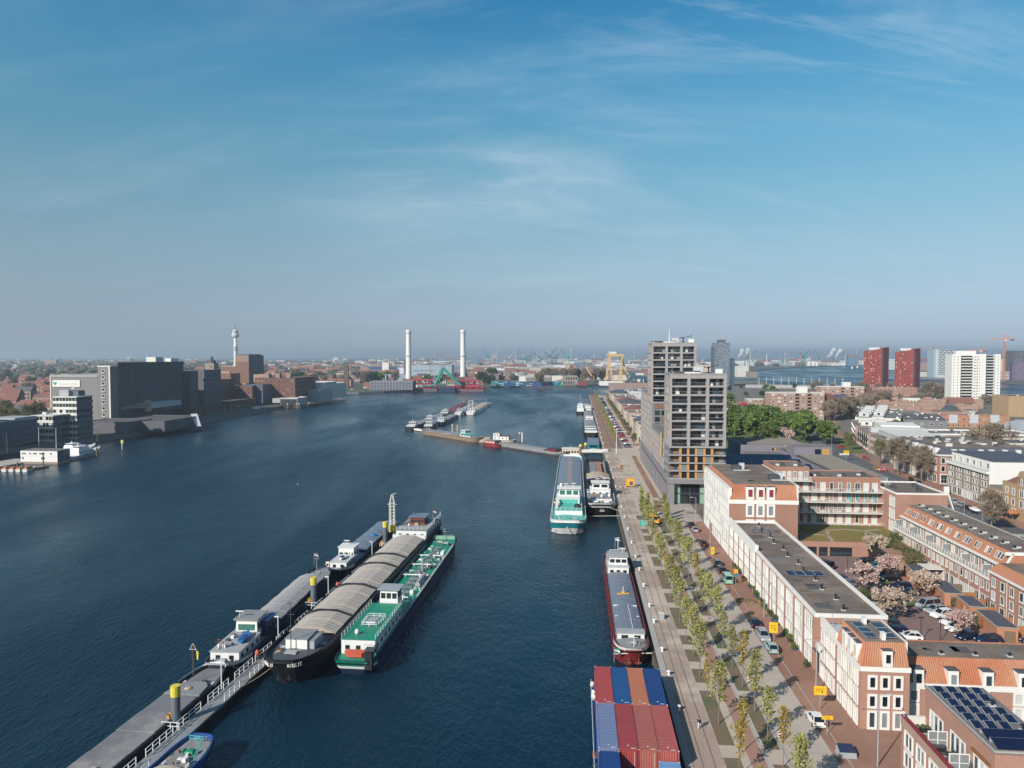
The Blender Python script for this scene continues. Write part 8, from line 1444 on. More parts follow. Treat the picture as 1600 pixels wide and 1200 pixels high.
for i,x in enumerate((-244,-240.5,-237,-233.5,-230.,-226.8)):
    o=thing('small_motorboat','small white motorboat with orange cover at the left edge','boat',(x,335+rnd.uniform(-.4,.4),0),.05,'orange covered motorboats'); b=MB(); b.loft([[(-.9,0,-.2),(.9,0,-.2),(1.1,0,1.1),(-1.1,0,1.1)],[(-.9,5,-.2),(.9,5,-.2),(1.2,5,1.2),(-1.2,5,1.2)],[(-.1,8,.3),(.1,8,.3),(.15,8,1.4),(-.15,8,1.4)]],'hullwhite'); b.build('hull',o); b=MB(); b.loft([[(-1.,.2,1.12),(1.,.2,1.12),(.5,.5,2.0),(-.5,.5,2.0)],[(-1.,5,1.22),(1.,5,1.22),(.5,4.6,2.1),(-.5,4.6,2.1)]],'doororange'); b.build('cover',o)
o=thing('mooring_jetty','low dark timber jetty beside the orange covered boats','jetty',(-231,336,0),-.3); MB().box(0,3,0,14,.2,.8,'timber').build('deck',o); [MB().tube((x,y,-1),(x,y,4.5 if y<10 else 7.5),.3,n=7,m='timber').build('post',o) for x,y in((0,0),(3,0),(1.5,12))]
o=thing('mooring_jetty','light slatted boat ramp and jetties at the left edge','jetty',(-262,352,0),-.2)
for k in range(7): MB().box(k*2.3,k*2.3+1.9,0,22,.3,.7+.02*k,'tan' if k%2 else 'lightgrey').build('plank_deck',o)
for i,(u,v,h) in enumerate(((11,706,10.5),(61,701,12),(88,699,11),(116,690,6),(152,688,8))): o=thing('flag_mast','slim pale mast on the left quay, %s'%('at the left edge','before the office','beside the office','first post behind the yachts','second post behind the yachts')[i],'mast',at(u,v,2)); MB().tube((0,0,-1),(0,0,h),.22,.12,6,'offwhite' if i<3 else 'timber').build('pole',o); MB().sphere((0,0,h),.25,'tan',5).build('finial',o)
o=thing('marker_buoy','yellow and white marker post standing alone in the water','marker',at(191,702,0)); MB().tube((0,0,-1),(0,0,5),.3,n=7,m='offwhite').build('post',o); MB().box(-.7,.7,-.1,.1,3.4,5.4,'yellow').build('board',o)
for i,(x,y) in enumerate(((-228,366),(-222,385))): o=thing('mooring_pile','dark timber pile beside the nearer yacht','pile',(x,y,0),0,'piles beside the yachts'); MB().tube((0,0,-1),(0,0,5),.45,n=8,m='timber').build('shaft',o)
# ================================================================ far shore across the harbour
HZ=0.
def fb(name,label,u0,u1,dist,h,d,wm,rm='bitumen2',rows=0,n=0,cat='building',z=3.,rz=0.,par=0,pm=None,ww=2.,wh=1.8,fr='white'):
    w=(u1-u0)/1130*dist; b=Bld(name,label,cat,lf(u0,dist,z),rz,w,d); b.body(h,wm,roof=rm,par=par,pm=pm)
    if rows and n: b.wins('F',rng(.5,w-.5,n),[1+h/rows*j for j in range(rows)],ww,wh,single=False,frame=fr); b.done()
    return b
P('plantblue',(.30,.37,.42),.6,.05,.1,streak=.05); P('plantwhite',(.56,.60,.62),.6,.05,.1); P('reddeck',(.38,.035,.05),.7,.08,.2); P('cranegreen',(.02,.24,.19),.6,.08,.3); P('hallgrey',(.40,.40,.39),.7,.06,.2); P('towerblue',(.16,.20,.25),.5,.1,.4); P('purple',(.17,.12,.20),.7,.08,.3)
for i,u in enumerate((638.5,723.5)):
    o=thing('chimney','tall white round chimney, %s of the pair across the harbour'%('left','right')[i],'chimney',lf(u,1290)); MB().lathe([(5.2,0),(4.6,50),(4.2,93),(4.5,95),(4.4,97)],16,'white').build('shaft',o,smooth=True); MB().lathe([(5.3,50),(5.6,50.5),(5.6,52),(5.3,52.4)],16,'lightgrey').build('platform',o); MB().lathe([(4.7,91),(4.8,91.2),(4.6,94),(4.4,94.2)],16,'lightgrey').build('cap_band',o)
b=fb('power_hall','large pale blue windowless power hall behind the left chimney',640,706,1480,32,60,'plantblue',cat='power hall'); 
for k in range(9): MB().box(b.w*k/9,b.w*k/9+.8,-.25,-.01,0,32,'plantwhite').build('cladding_rib',b.root)
MB().box(8,50,-.3,-.02,10,11.4,'hatchblue').build('louvre_band',b.root); MB().box(8,50,-.3,-.02,20,21.4,'hatchblue').build('louvre_band',b.root)
fb('power_hall','lower pale power plant block with white end left of the chimney',596,634,1400,15,40,'plantblue',cat='power hall'); fb('power_hall','tall white lift block of the power plant',624,631,1440,27,10,'plantwhite',cat='power hall'); b=fb('power_hall','white end block of the power plant',596,603,1395,15.5,10,'plantwhite',cat='power hall')
b=fb('storehouse','white rounded storehouse in front of the power hall',659,680,1330,14,20,'plantwhite',cat='hall'); fb('power_hall','blue steel hall in the distance left of the chimney',578,640,1900,22,40,'hullblue',cat='hall'); fb('billboard_block','white cube shaped building on the skyline',597,607.5,1850,34,18,'white')
b=fb('car_park','long grey blue multi storey car park at the water',577,645,1075,13,34,'bluegrey',rm='concrete',cat='car park')
for j in range(4): MB().box(-.2,b.w+.2,-.5,-.02,1.4+j*3.2,2.6+j*3.2,'purplegrey').build('deck_band',b.root)
for k in range(14): MB().box(2+k*b.w/14,2.5+k*b.w/14,-.55,-.51,0,13,'lightgrey').build('pillar',b.root)
def frame_hall(u0,u1,dist,label,z0,h,lv):
    o=thing('floating_dock',label,'floating dock',lf(u0,dist,0)); w=(u1-u0)/1130*dist
    MB().box(-1,w+1,0,26,-.5,z0,'milldark').build('base',o)
    for j in range(lv+1): MB().box(0,w,0,24,z0+j*h/lv,z0+j*h/lv+1.5,'reddeck').build('deck',o)
    n=max(3,int(w/9))
    for k in range(n+1): MB().box(w*k/n-.6,w*k/n+.6,.2,1.6,z0+1.51,z0+h,'reddeck').box(w*k/n-.6,w*k/n+.6,22,23.4,z0+1.51,z0+h,'reddeck').build('post',o)
    return o
frame_hall(643,682,1090,'red steel framed pontoon beside the car park',4.,13,2); frame_hall(711,749,1110,'red steel framed dock, right of the green sheerlegs',8.,7,1); frame_hall(694,755,1085,'low red floating dock deck at the waterline',3.,3.5,1)
o=thing('sheerlegs_crane','teal A frame sheerlegs crane on a dark barge','crane',lf(694,1075,0)); MB().box(-8,16,0,30,-.5,7,'hullnavy').build('hull',o)
MB().obox((-14,6,12),(-3,3,36),3,3,'cranegreen').obox((24,6,10),(-3,3,36),3.6,3.6,'cranegreen').build('boom',o); MB().obox((-14,8,11),(-40,14,8),1.4,1.4,'cranegreen').obox((24,20,10),(-2,20,35),2.4,2.4,'cranegreen').obox((-12,20,12),(-2,20,35),2.2,2.2,'cranegreen').build('back_stay',o); MB().obox((-14,6,12),(24,6,12),1.4,1.4,'cranegreen').build('cross_beam',o)
o=thing('ferris_wheel','faint pink and white ferris wheel behind the sheerlegs','ferris wheel',lf(692,1420)); b=MB(); R_=26; n=28
for i in range(n):
    a=6.283*i/n; a2=6.283*(i+1)/n
    for yy in(-1.5,1.5): b.obox((R_*math.cos(a),yy,30+R_*math.sin(a)),(R_*math.cos(a2),yy,30+R_*math.sin(a2)),.8,.8,'brickpink')
b.build('rim',o); b=MB(); [b.obox((0,0,30),(R_*math.cos(6.283*i/14),0,30+R_*math.sin(6.283*i/14)),.35,.35,'purple') for i in range(14)]; b.build('spokes',o); MB().obox((-12,0,0),(0,0,30),1.2,1.2,'offwhite').obox((12,0,0),(0,0,30),1.2,1.2,'offwhite').build('legs',o)
for i in range(14): a=6.283*(i+.5)/14; MB().box(R_*math.cos(a)-1.,R_*math.cos(a)+1.,-1.,1.,29+R_*math.sin(a)-1.6,29+R_*math.sin(a)+.6,'purple' if i%2 else 'brickpink').build('gondola',o)
b=fb('shipyard_hall','white shipyard hall with big dark doors across the harbour',811,862,1290,15,40,'hallgrey','offwhite',cat='hall')
MB().box(.5,b.w*.2,-.3,-.02,0,14,'white').build('white_bay',b.root); MB().box(b.w*.22,b.w*.97,-.3,-.02,2,12.5,'millgrey').build('door',b.root); MB().box(b.w*.51,b.w*.64,-.36,-.31,2,12.4,'hullnavy').build('door_opening',b.root)
b=fb('shipyard_hall','pale shipyard hall with gabled front next to the big doors',861,880,1290,15,40,'offwhite','offwhite',cat='hall'); MB().add([(1,-.2,2),(b.w-1,-.2,2),(b.w-1,-.2,10),(1,-.2,5)],[(0,1,2,3)],'brickgrey').build('sloped_panel',b.root); b=fb('shipyard_hall','brownish glazed shipyard hall at the right of the row',879,903,1285,15,36,'brickgrey','hallgrey',rows=2,n=6,cat='hall',ww=3.,wh=4.5)
for k,(u0,u1,h,c_,lb) in enumerate(((768,788,8,'hullteal','green'),(788,806,8,'hullblue','blue'),(806,832,9,'hullnavy','dark blue'),(832,862,9,'hullblue','blue white'),(862,878,6,'hullteal','teal'))):
    for j in range(3 if u1-u0>12 else 2):
        for i in range(max(2,int((u1-u0)/5))): 
            o=thing('shipping_container','stacked %s container on the quay across the harbour'%lb,'container',lf(u0+i*5.2,1215,3+j*2.65),0,'containers across the harbour '+lb); MB().box(0,5.4,0,2.4,0,2.6,rnd.choice([c_,c_,'hullblue','cranegreen'])).build('body',o); MB().box(.1,5.3,-.06,-.005,1.2,1.9,rnd.choice(['white',c_,c_])).build('side_band',o)
def gantry():
    o=thing('gantry_crane','tall yellow portal gantry crane at the shipyard across the harbour','crane',lf(963,1290)); b=MB()
    for x0,x1,y in((-20,-11,0),(-3,-11,22),(4,10,0),(26,12,22),(14,11,22)): b.obox((x0,y,0),(x1,y,52),2.6,2.6,'craneyellow')
    b.build('legs',o); MB().obox((-14,0,52),(13,0,52),4,4,'craneyellow').obox((-14,22,52),(14,22,52),4,4,'craneyellow').build('girder',o); MB().box(-12,0,2,12,54.6,58.5,'offwhite').build('trolley',o); MB().obox((7,0,24),(18,22,24),1.4,1.4,'craneyellow').build('brace',o); return o
gantry()
o=thing('harbour_crane','yellow slewing harbour crane with raised jib at the shipyard','crane',lf(925,1320)); MB().box(-2,2,-2,2,0,14,'milldark').build('tower',o); MB().obox((0,0,13),(-12,0,32),2.2,2.2,'craneyellow').obox((0,0,14),(3,0,10),4,4,'craneyellow').build('jib',o)
o=thing('harbour_crane','small yellow ship crane among the yard buildings','crane',lf(886,1800)); MB().box(-2,2,-2,2,0,20,'craneyellow').build('tower',o); MB().obox((0,0,18),(-10,0,36),2.4,2.4,'craneyellow').obox((0,0,18),(6,0,28),2.4,2.4,'craneyellow').build('jib',o)
B=Boat('navy_ship','pale grey ship moored before the yellow gantry crane','ship',at(972,602,0)[:2],at(1016,600.5,0)[:2],14); B.hull((8,.1),(6,.5),7,'hatchpale','hatchpale',deck='deckgrey',bul=.5); B.house(-4,4,18,B.L-6,7,15,'hullwhite','white',3,8); B.house(-3,3,24,B.L-14,15.2,21,'hullwhite','white',3,4,'bridge'); B.mast(0,28,21,12,'white')
b=fb('yard_shed','white boat halls under the yellow gantry crane',938,974,1240,7,24,'white','white',cat='shed'); fb('yard_shed','pale yard building with two gables right of the gantry crane',985,1006,1340,19,24,'offwhite','hallgrey',rows=2,n=6,cat='building'); fb('yard_shed','red roofed kiosk left of the white boat halls',904,917,1240,6.5,14,'redpanel','tilered',cat='shed')
for i,(u0,u1,c_) in enumerate(((547,560,'craneyellow'),(566,577,'hullgreen'),(578,592,'machineyellow'),(590,606,'corange'),(596,618,'hullblue'),(606,622,'tan'),(620,636,'greymetal'),(640,652,'hatchpale'),(655,672,'hatchgrey'))):
    lb='%s work barge moored in the row by the car park'%('yellow','green','amber','orange','blue','tan','grey','pale grey','dark grey')[i]; B=Boat('work_barge',lb,'boat',at(u0,612.5+(-i*.35),0)[:2],at(u1,612.2+(-i*.35),0)[:2],6.5); B.hull((2,.7),(3,.5),2.0,c_,c_,deck='deckgrey'); B.house(-2,2,2,min(7,B.L*.4),2,4.4,c_ if i%2 else 'offwhite','white',2,2); B.clutter(-1.5,1.5,B.L*.5,B.L*.9,2,5,('corange','white','hullgreen','machineyellow'))
fb('dark_chimney_house','slim dark brick chimney stack standing alone left of the car park',538.5,544.,1150,36,6,'brickdark',cat='chimney')
o=thing('tv_tower','slender pale television tower on the skyline behind the brick mill','tower',lf(368.5,1400)); MB().lathe([(4,0),(3.4,60),(3.0,86)],14,'offwhite').build('shaft',o,smooth=True); 
for z in(62,66): MB().lathe([(3,z),(5.,z+.6),(5.,z+1.6),(3,z+2)],14,'hatchpale').build('platform',o)
MB().lathe([(3,86),(6.6,88),(7.,92),(5,95),(5.6,97),(5.6,100),(2.4,102)],14,'lightgrey').build('pod',o); MB().tube((0,0,102),(0,0,112),.9,.3,7,'redpanel').build('antenna',o)
# ---- district of houses on the left and behind the harbour
def hbox(b,w,d,h,r,wm,rm,flat=False):
    b.add([(0,0,0),(w,0,0),(w,d,0),(0,d,0),(0,0,h),(w,0,h),(w,d,h),(0,d,h)],[(0,1,5,4),(1,2,6,5),(2,3,7,6),(3,0,4,7)],wm)
    if flat: b.add([(0,0,h),(w,0,h),(w,d,h),(0,d,h)],[(0,1,2,3)],rm)
    else: b.add([(-.2,-.2,h),(w+.2,-.2,h),(w+.2,d+.2,h),(-.2,d+.2,h),(-.2,d/2,h+r),(w+.2,d/2,h+r)],[(0,1,5,4),(2,3,4,5),(1,2,5),(3,0,4)],rm)
HM=[]
for wm,rm,fl_ in(('brick2','tilered',0),('brickpink','tilered',0),('brick','tilered',0),('brickgrey','slate',0),('offwhite','bitumen2',1),('brickpink','bitumen2',1),('cream','tilered',0)):
    a=MB(); e=MB(); w_,d_,h_=14,9,8
    a.box(0,w_,0,d_,0,h_,wm); 
    for x in rng(.6,w_-.6,5):
        for z in(1,4.4): a.quad((x-.7,-.03,z),(x+.7,-.03,z),(x+.7,-.03,z+1.7),(x-.7,-.03,z+1.7),'glass' if (x*7+z)%2>1 else 'curtain')
    if fl_: e.box(-.2,w_+.2,-.2,d_+.2,h_+.01,h_+.6,rm)
    else: e.add([(-.2,-.3,h_),(w_+.2,-.3,h_),(w_+.2,d_+.3,h_),(-.2,d_+.3,h_),(-.2,d_/2,h_+4),(w_+.2,d_/2,h_+4)],[(0,1,5,4),(2,3,4,5),(1,2,5),(3,0,4)],rm)
    HM.append((a.mesh('house'),e.mesh('roof'),wm,rm))
HN=dict(brick2='red brick',brickpink='pink brick',brick='dark red brick',brickgrey='brown brick',offwhite='white rendered',cream='cream rendered'); RN=dict(tileorange='orange roof',tilered='red roof',slate='dark slate roof',bitumen2='flat grey roof')
cnt=0
def house_at(x,y,rz,k,sc,where):
    global cnt; a,e,wm,rm=HM[k]; cnt+=1
    lb='%s house, %s, %s'%(HN[wm],RN[rm],where); o=thing('town_house',lb,'house',(x,y,3),rz,'%s houses with %s, %s'%(HN[wm],RN[rm],where),a,scale=(sc*rnd.uniform(.8,1.5),sc,sc*rnd.uniform(.8,1.25))); obj('roof',e,o)
for row in range(14):      # terraces of the district on the left
    y=560+row*55; x0=-.71*y
    for i in range(16):
        x=x0+i*18+rnd.uniform(-2,2); u=800+x/y*1130
        if x>-300-.12*(y-500) or (290<u<520 and y<1000): continue
        if rnd.random()<.2: continue
        house_at(x,y+rnd.uniform(-9,9),rnd.choice((0,0,.05,1.5)),rnd.choice((0,1,2,2,1,0,3,5)),rnd.uniform(.9,1.2),'left of the silo')
for i in range(130):       # between the mills and the chimneys
    u=rnd.uniform(400,760); y=rnd.uniform(1120,1900); x=(u-800)/1130*y
    if -262<x<-70 and y<1120: continue
    house_at(x,y,rnd.choice((0,.1,-.1,1.5)),rnd.randrange(7),rnd.uniform(.9,1.3),'behind the harbour basin')
for i in range(60):        # right of the tower
    house_at(*Q(rnd.uniform(560,900),rnd.uniform(200,340))[:2],rnd.choice((0,.2,1.5,-.3)),rnd.choice((1,5,5,4,1,3)),rnd.uniform(.8,1.1),'streets before the river towers') if rnd.random()<.35 else None
# long quayside houses beyond the towers
for i,(s,w_,d_,h_,wm,rm) in enumerate(((372,9,16,12,'brickpink','tilered'),(392,10,22,12,'cream','tilered'),(418,11,24,12.5,'cream','bitumen2'),(446,11,24,12,'brickpink','slate'),(474,11,26,12,'cream','bitumen2'),(504,12,28,13,'brickpink','bitumen2'),(536,12,30,12,'cream','tilered'),(570,12,30,12.5,'brickorange','bitumen2'),(604,12,34,13,'cream','slate'),(642,12,36,12,'brickpink','tilered'),(682,13,40,13,'brick2','bitumen2'),(726,13,46,12,'cream','bitumen2'),(776,13,60,12,'brickorange','slate'))):
    b=lowblock('quay_house','%s quay house with small windows, %s in the row beyond the towers'%(HN.get(wm,'orange brick'),ordn(i)),s,21.2,w_*1.5,d_-1,h_-1.5,wm,rm,'house',rows=4,nF=3,nL=int(d_/3.2),par=.5 if rm=='bitumen2' else 0,gable=2.5 if rm!='bitumen2' else False,ww=1.2,wh=1.6)
b=lowblock('pink_warehouse','big pink roofed warehouse at the end of the quay',945,28,52,60,9,'brickpink','brickpink','warehouse',rows=1,nF=0,nL=12,par=0); MB().add([(-.5,-.5,9.1),(52.5,-.5,9.1),(52.5,60,14),(-.5,60,14),(-.5,60,9.1),(52.5,60,9.1)],[(0,1,2,3),(0,3,4),(1,5,2),(3,2,5,4)],'brickpink').build('pink_roof',b.root)
lowblock('grey_warehouse','grey roofed warehouse before the pink one',860,30,46,60,9,'lightgrey','bluegrey','warehouse',rows=2,nF=8,nL=14)
for i in range(34):
    s=404+i*7.2; c_=rnd.choice(('silver','black','grey','white','navy','red','black','grey'))
    if 536<s<546: continue
    car('hatch' if i%2 else 'estate',c_,Q(s,13.6,3.05),QZ+1.57,'%s car in the row by the far quay houses'%dict(silver='silver',black='black',grey='grey',white='white',navy='dark blue',red='red')[c_],'cars by the far quay '+c_,False)
for i in range(22):
    s=650+i*13; c_=rnd.choice(('silver','black','grey','white','navy')); car('hatch',c_,Q(s,13.4,3.05),QZ+1.57,'%s car in the row by the far quay houses'%dict(silver='silver',black='black',grey='grey',white='white',navy='dark blue')[c_],'cars by the far quay '+c_,False)
car('lorry','white',Q(541,13.8,3.05),QZ,'white box lorry parked among the cars by the far quay houses',None,True,'lorry','lorry')
for i in range(12): tree('bud',Q(415+i*32,18.+rnd.uniform(-.5,.5)),'thin budding street tree before the far quay houses',.55,'street trees before the far quay houses')
# ================================================================ skyline
g=np.random.default_rng(11)
def mass(name,n,u0,u1,d0,d1,size,height,mt,jit=.35,flat=.8,lat=3):
    """a far wood that reads as one mass: many lumpy crowns"""
    import bmesh
    bm=bmesh.new(); bmesh.ops.create_icosphere(bm,subdivisions=lat-1,radius=1); base=np.array([v.co[:] for v in bm.verts]); fs=np.array([[v.index for v in f.verts] for f in bm.faces]); bm.free()
    V=[];F=[];o=0
    for i in range(n):
        dist=math.exp(g.uniform(math.log(d0),math.log(d1))); u=g.uniform(u0,u1); x=(u-800)/1130*dist; sz=size*g.uniform(.6,1.4); hh=height*g.uniform(.7,1.3)
        p=base*(1+g.normal(size=(len(base),1))*jit*.5); V.append(p*np.array([sz,sz,hh*.5])+np.array([x,dist,3+hh*.45])); F.append(fs+o); o+=len(base)
    V=np.concatenate(V); F=np.concatenate(F); me=D.meshes.new(name); me.vertices.add(len(V)); me.vertices.foreach_set('co',V.astype(np.float32).ravel()); me.loops.add(F.size); me.loops.foreach_set('vertex_index',F.astype(np.int32).ravel()); me.polygons.add(len(F)); me.polygons.foreach_set('loop_start',np.arange(0,F.size,3,dtype=np.int32)); me.polygons.foreach_set('loop_total',np.full(len(F),3,np.int32)); me.materials.append(M[mt]); me.update(calc_edges=True)
    o=obj(name,me); o['kind']='stuff'; return o
mass('far_wood',1500,-300,560,1500,5200,11,17,'wood_mass'); mass('far_wood',700,-300,1500,3500,9500,22,15,'wood_mass'); mass('far_wood',420,400,1010,1500,3200,8,12,'wood_mass'); mass('far_wood',500,1140,1900,4200,9000,20,14,'wood_mass')
def town(name,n,u0,u1,d0,d1,wr,hr,wm,rm,flat=.5):
    b=MB()
    for i in range(n):
        dist=math.exp(g.uniform(math.log(d0),math.log(d1))); u=g.uniform(u0,u1); x=(u-800)/1130*dist; w=g.uniform(*wr); d=g.uniform(wr[0],wr[1]*.6); h=g.uniform(*hr)*(1.6 if g.random()<.06 else 1); o=len(b.v); e=MB(); hbox(e,w,d,h,h*.45,wm,rm,g.random()<flat); b.add([(p[0]+x,p[1]+dist,p[2]+3) for p in e.v],[],wm)
        for f,mi in zip(e.f,e.m): b.f.append(tuple(k+o for k in f)); b.m.append(b.mi(e.mats[mi]))
    o=b.build(name); o['kind']='stuff'; return o
town('far_district',420,-250,520,1300,3200,(10,26),(7,12),'farwall','farroof',.3); town('far_district',700,420,1010,1500,3600,(12,40),(7,15),'farwall','farroof',.5); town('far_industry',500,700,1080,1700,6000,(20,70),(8,20),'industry','farroof',.9); town('far_industry',620,1130,1900,3700,7500,(25,110),(8,26),'industry','farroof',.9); town('far_industry',300,380,1100,3500,7500,(25,80),(9,24),'industry','farroof',.9); town('far_district',220,-250,420,3200,7000,(20,60),(9,20),'farwall','farroof',.8)
for i in range(60): u=rnd.uniform(-40,520); y=rnd.uniform(700,1500); x=(u-800)/1130*y; (tree('barefar',(x,y,3),'bare brown tree among the houses behind the left bank',rnd.uniform(1.,1.5),'bare trees behind the left bank') if x<-300 and not 280<u<470 else None)
for i in range(8): tree('bud',lf(rnd.uniform(-10,62),rnd.uniform(470,560)),'budding grey brown tree behind the blue hall',rnd.uniform(1.1,1.4),'trees behind the blue hall')
for i in range(40): u=rnd.uniform(410,1000); y=rnd.uniform(1180,1700); tree(rnd.choice(('barefar','barefar','darkfar','greenfar')),lf(u,y),'tree on the far shore behind the quays',rnd.uniform(1.,1.6),'trees on the far shore')
for i,(u,y,k) in enumerate(((858,1450,'barefar'),(868,1450,'barefar'),(880,1440,'barefar'),(893,1440,'barefar'),(915,1400,'barefar'),(932,1430,'barefar'),(940,1450,'barefar'),(902,1460,'darkfar'),(850,1480,'greenfar'),(765,1600,'greenfar'),(772,1600,'darkfar'),(580,1180,'darkfar'),(590,1190,'greenfar'),(570,1170,'barefar'),(476,1150,'olive'),(470,1160,'darkfar'))): tree(k,lf(u,y),'tall tree standing behind the shipyard halls' if u>840 else 'tree standing near the car park across the harbour',1.9,'tall trees behind the shipyard' if u>840 else 'trees near the car park')
for i in range(16): tree('barefar',Q(rnd.uniform(1090,1200),rnd.uniform(330,470)),'bare tree on the river bank behind the red towers',rnd.uniform(.6,.9),'bare trees on the river bank')
for i in range(12): tree('barefar',at(1448+i*3.5+rnd.uniform(-2,2),622+rnd.uniform(-1,2),3),'bare purple tree on the bank left of the white tower',rnd.uniform(1.0,1.4),'bare trees left of the white tower')
for i in range(30): tree('barefar',Q(rnd.uniform(760,1150),rnd.uniform(60,150)),'bare tree on the headland beyond the park',rnd.uniform(.6,.95),'bare trees on the headland')
for i in range(14): tree(rnd.choice(('darkfar','greenfar')),Q(rnd.uniform(900,1150),rnd.uniform(150,330)),'dark green tree along the river road',rnd.uniform(.45,.7),'dark trees along the river road')
o=thing('river_jetty','long grey landing with white poles along the near river bank','jetty',at(1165,606,3.2),-.35); MB().box(0,150,0,14,0,5,'concrete').build('deck',o)
for k in range(12): MB().tube((20+k*11,2,5),(20+k*11,2,17),.35,n=6,m='offwhite').build('pole',o)
# cranes, masts and stacks on the skyline
def port_crane(u,dist,h,m,label,grp,k):
    o=thing('harbour_crane',label,'crane',lf(u,dist),rnd.uniform(-.6,.6),grp); b=MB()
    for x in(-.16,.16): b.obox((x*h,0,0),(x*h*.5,0,h*.55),h*.03,h*.03,m)
    b.obox((-.1*h,0,h*.55),(.12*h,0,h*.55),h*.09,h*.09,m); b.build('tower',o); e=MB(); a=rnd.uniform(.5,1.25); e.obox((0,0,h*.55),(k*h*.62*math.cos(a),0,h*.55+h*.62*math.sin(a)),h*.028,h*.035,m); e.obox((0,0,h*.55),(-k*h*.15,0,h*.75),h*.025,h*.03,m); e.build('jib',o)
for i in range(46):
    u=rnd.choice((rnd.uniform(690,1000),rnd.uniform(760,900),rnd.uniform(1150,1340))); m_=rnd.choice(('towerblue','towerblue','cranegreen','hatchpale','bluegrey')); port_crane(u,rnd.uniform(2600,4800),rnd.uniform(45,88),m_,'distant %s harbour crane on the skyline'%dict(towerblue='blue grey',cranegreen='green',hatchpale='pale',bluegrey='dark')[m_],'distant cranes '+m_,rnd.choice((-1,1)))
for i in range(26):
    u=rnd.choice((rnd.uniform(560,1010),rnd.uniform(1140,1350))); o=thing('chimney','thin pale chimney stack on the far skyline','chimney',lf(u,rnd.uniform(3500,6000)),0,'thin stacks on the skyline'); MB().tube((0,0,0),(0,0,rnd.uniform(50,100)),2.2,1.4,7,rnd.choice(('hatchpale','offwhite','brickpink'))).build('shaft',o)
for i in range(9):
    u=rnd.uniform(800,1000); o=thing('wind_turbine','white wind turbine far off on the skyline','wind turbine',lf(u,rnd.uniform(5200,6800)),0,'wind turbines on the skyline'); MB().tube((0,0,0),(0,0,80),2.,1.2,7,'white').build('tower',o); b=MB(); a0=rnd.uniform(0,2)
    for k in range(3): b.obox((0,-2,80),(32*math.cos(a0+2.094*k),-2,80+32*math.sin(a0+2.094*k)),2.4,.6,'white')
    b.build('rotor',o)
for i,(u,h,c_) in enumerate(((1172,70,'offwhite'),(1198,60,'offwhite'),(1250,95,'brickpink'),(1229,55,'hatchpale'),(1330,75,'hatchpale'))): o=thing('refinery_stack','%s refinery stack beyond the river, %s from the left'%('pale' if c_!='brickpink' else 'red and white banded',ordn(i)),'chimney',lf(u,3900)); MB().tube((0,0,0),(0,0,h),4,2.2,9,c_).build('shaft',o); MB().tube((0,0,h*.6),(0,0,h*.72),3.1,2.9,9,'redpanel' if c_=='brickpink' else 'lightgrey').build('band',o)
for i,u in enumerate((1264,1271,1276)): o=thing('storage_tank','round white storage tank on the far river bank','tank',lf(u,3700),0,'white tanks on the far bank'); MB().lathe([(11,0),(11,14),(8,18),(1,20)],16,'white').build('shell',o)
m=D.materials.new('steam'); m.use_nodes=True; pb=m.node_tree.nodes['Principled BSDF']; pb.inputs['Base Color'].default_value=(.8,.8,.8,1); pb.inputs['Alpha'].default_value=.35; pb.inputs['Roughness'].default_value=1; M['steam']=m
for u,dx in((1293,1),(1305,.8),(1154,.6),(1164,.5)):
    b=MB()
    for k in range(7): b.sphere((k*6*dx+g.normal()*2,g.normal()*3,k*7+g.normal()*2),5+k*1.6,'steam',6)
    o=b.build('steam_plume',None,lf(u,4300,44),0,smooth=True); o['kind']='stuff'
# towers on the skyline at right
b=fb('dark_tower','dark slab tower rising behind the twin towers',1117,1140,1210,73,22,'towerblue',rows=22,n=9,cat='tower block',ww=2.,wh=1.5,fr='lightgrey'); MB().box(8,18,2,18,73,78,'milldark').build('roof_house',b.root); MB().box(-1.5,0,2,20,0,66,'bluegrey').build('side_wing',b.root); [MB().tube((x,6,78),(x,6,88),.3,n=5,m='greymetal').build('mast',b.root) for x in(9,14)]
fb('white_block','slim white block beside the dark slab tower',1141,1148,1230,47,10,'white',cat='tower block'); fb('round_hall','white round hall on the far river corner',1153,1170,1750,26,30,'offwhite','white',cat='hall'); fb('brown_hall','brown brick hall on the far river corner',1172,1184,1700,14,30,'brickgrey',cat='hall'); fb('pale_block','pale block behind the far tower',1080,1116,1500,32,20,'cream',rows=6,n=10)
b=fb('checker_tower','blue and white chequered tower on the river pier',1466,1491,1690,66,30,'plantwhite',cat='tower block'); fb('blue_wing','plain blue glass wing of the chequered tower',1458,1466,1700,66,25,'plantblue',cat='tower block')
cw=b.w/8
for j in range(14):
    for i in range(8):
        z=6+j*4.3; e=MB(); x=i*cw; s_=(i+j)%2; e.add([(x+.1,-.12,z+(0 if s_ else 1.9)),(x+cw-.1,-.12,z+(1.9 if s_ else 0)),(x+cw-.1,-.12,z+(4. if s_ else 2.1)),(x+.1,-.12,z+(2.1 if s_ else 4.))],[(0,1,2,3)],'slate'); e.build('facade_panel',b.root)
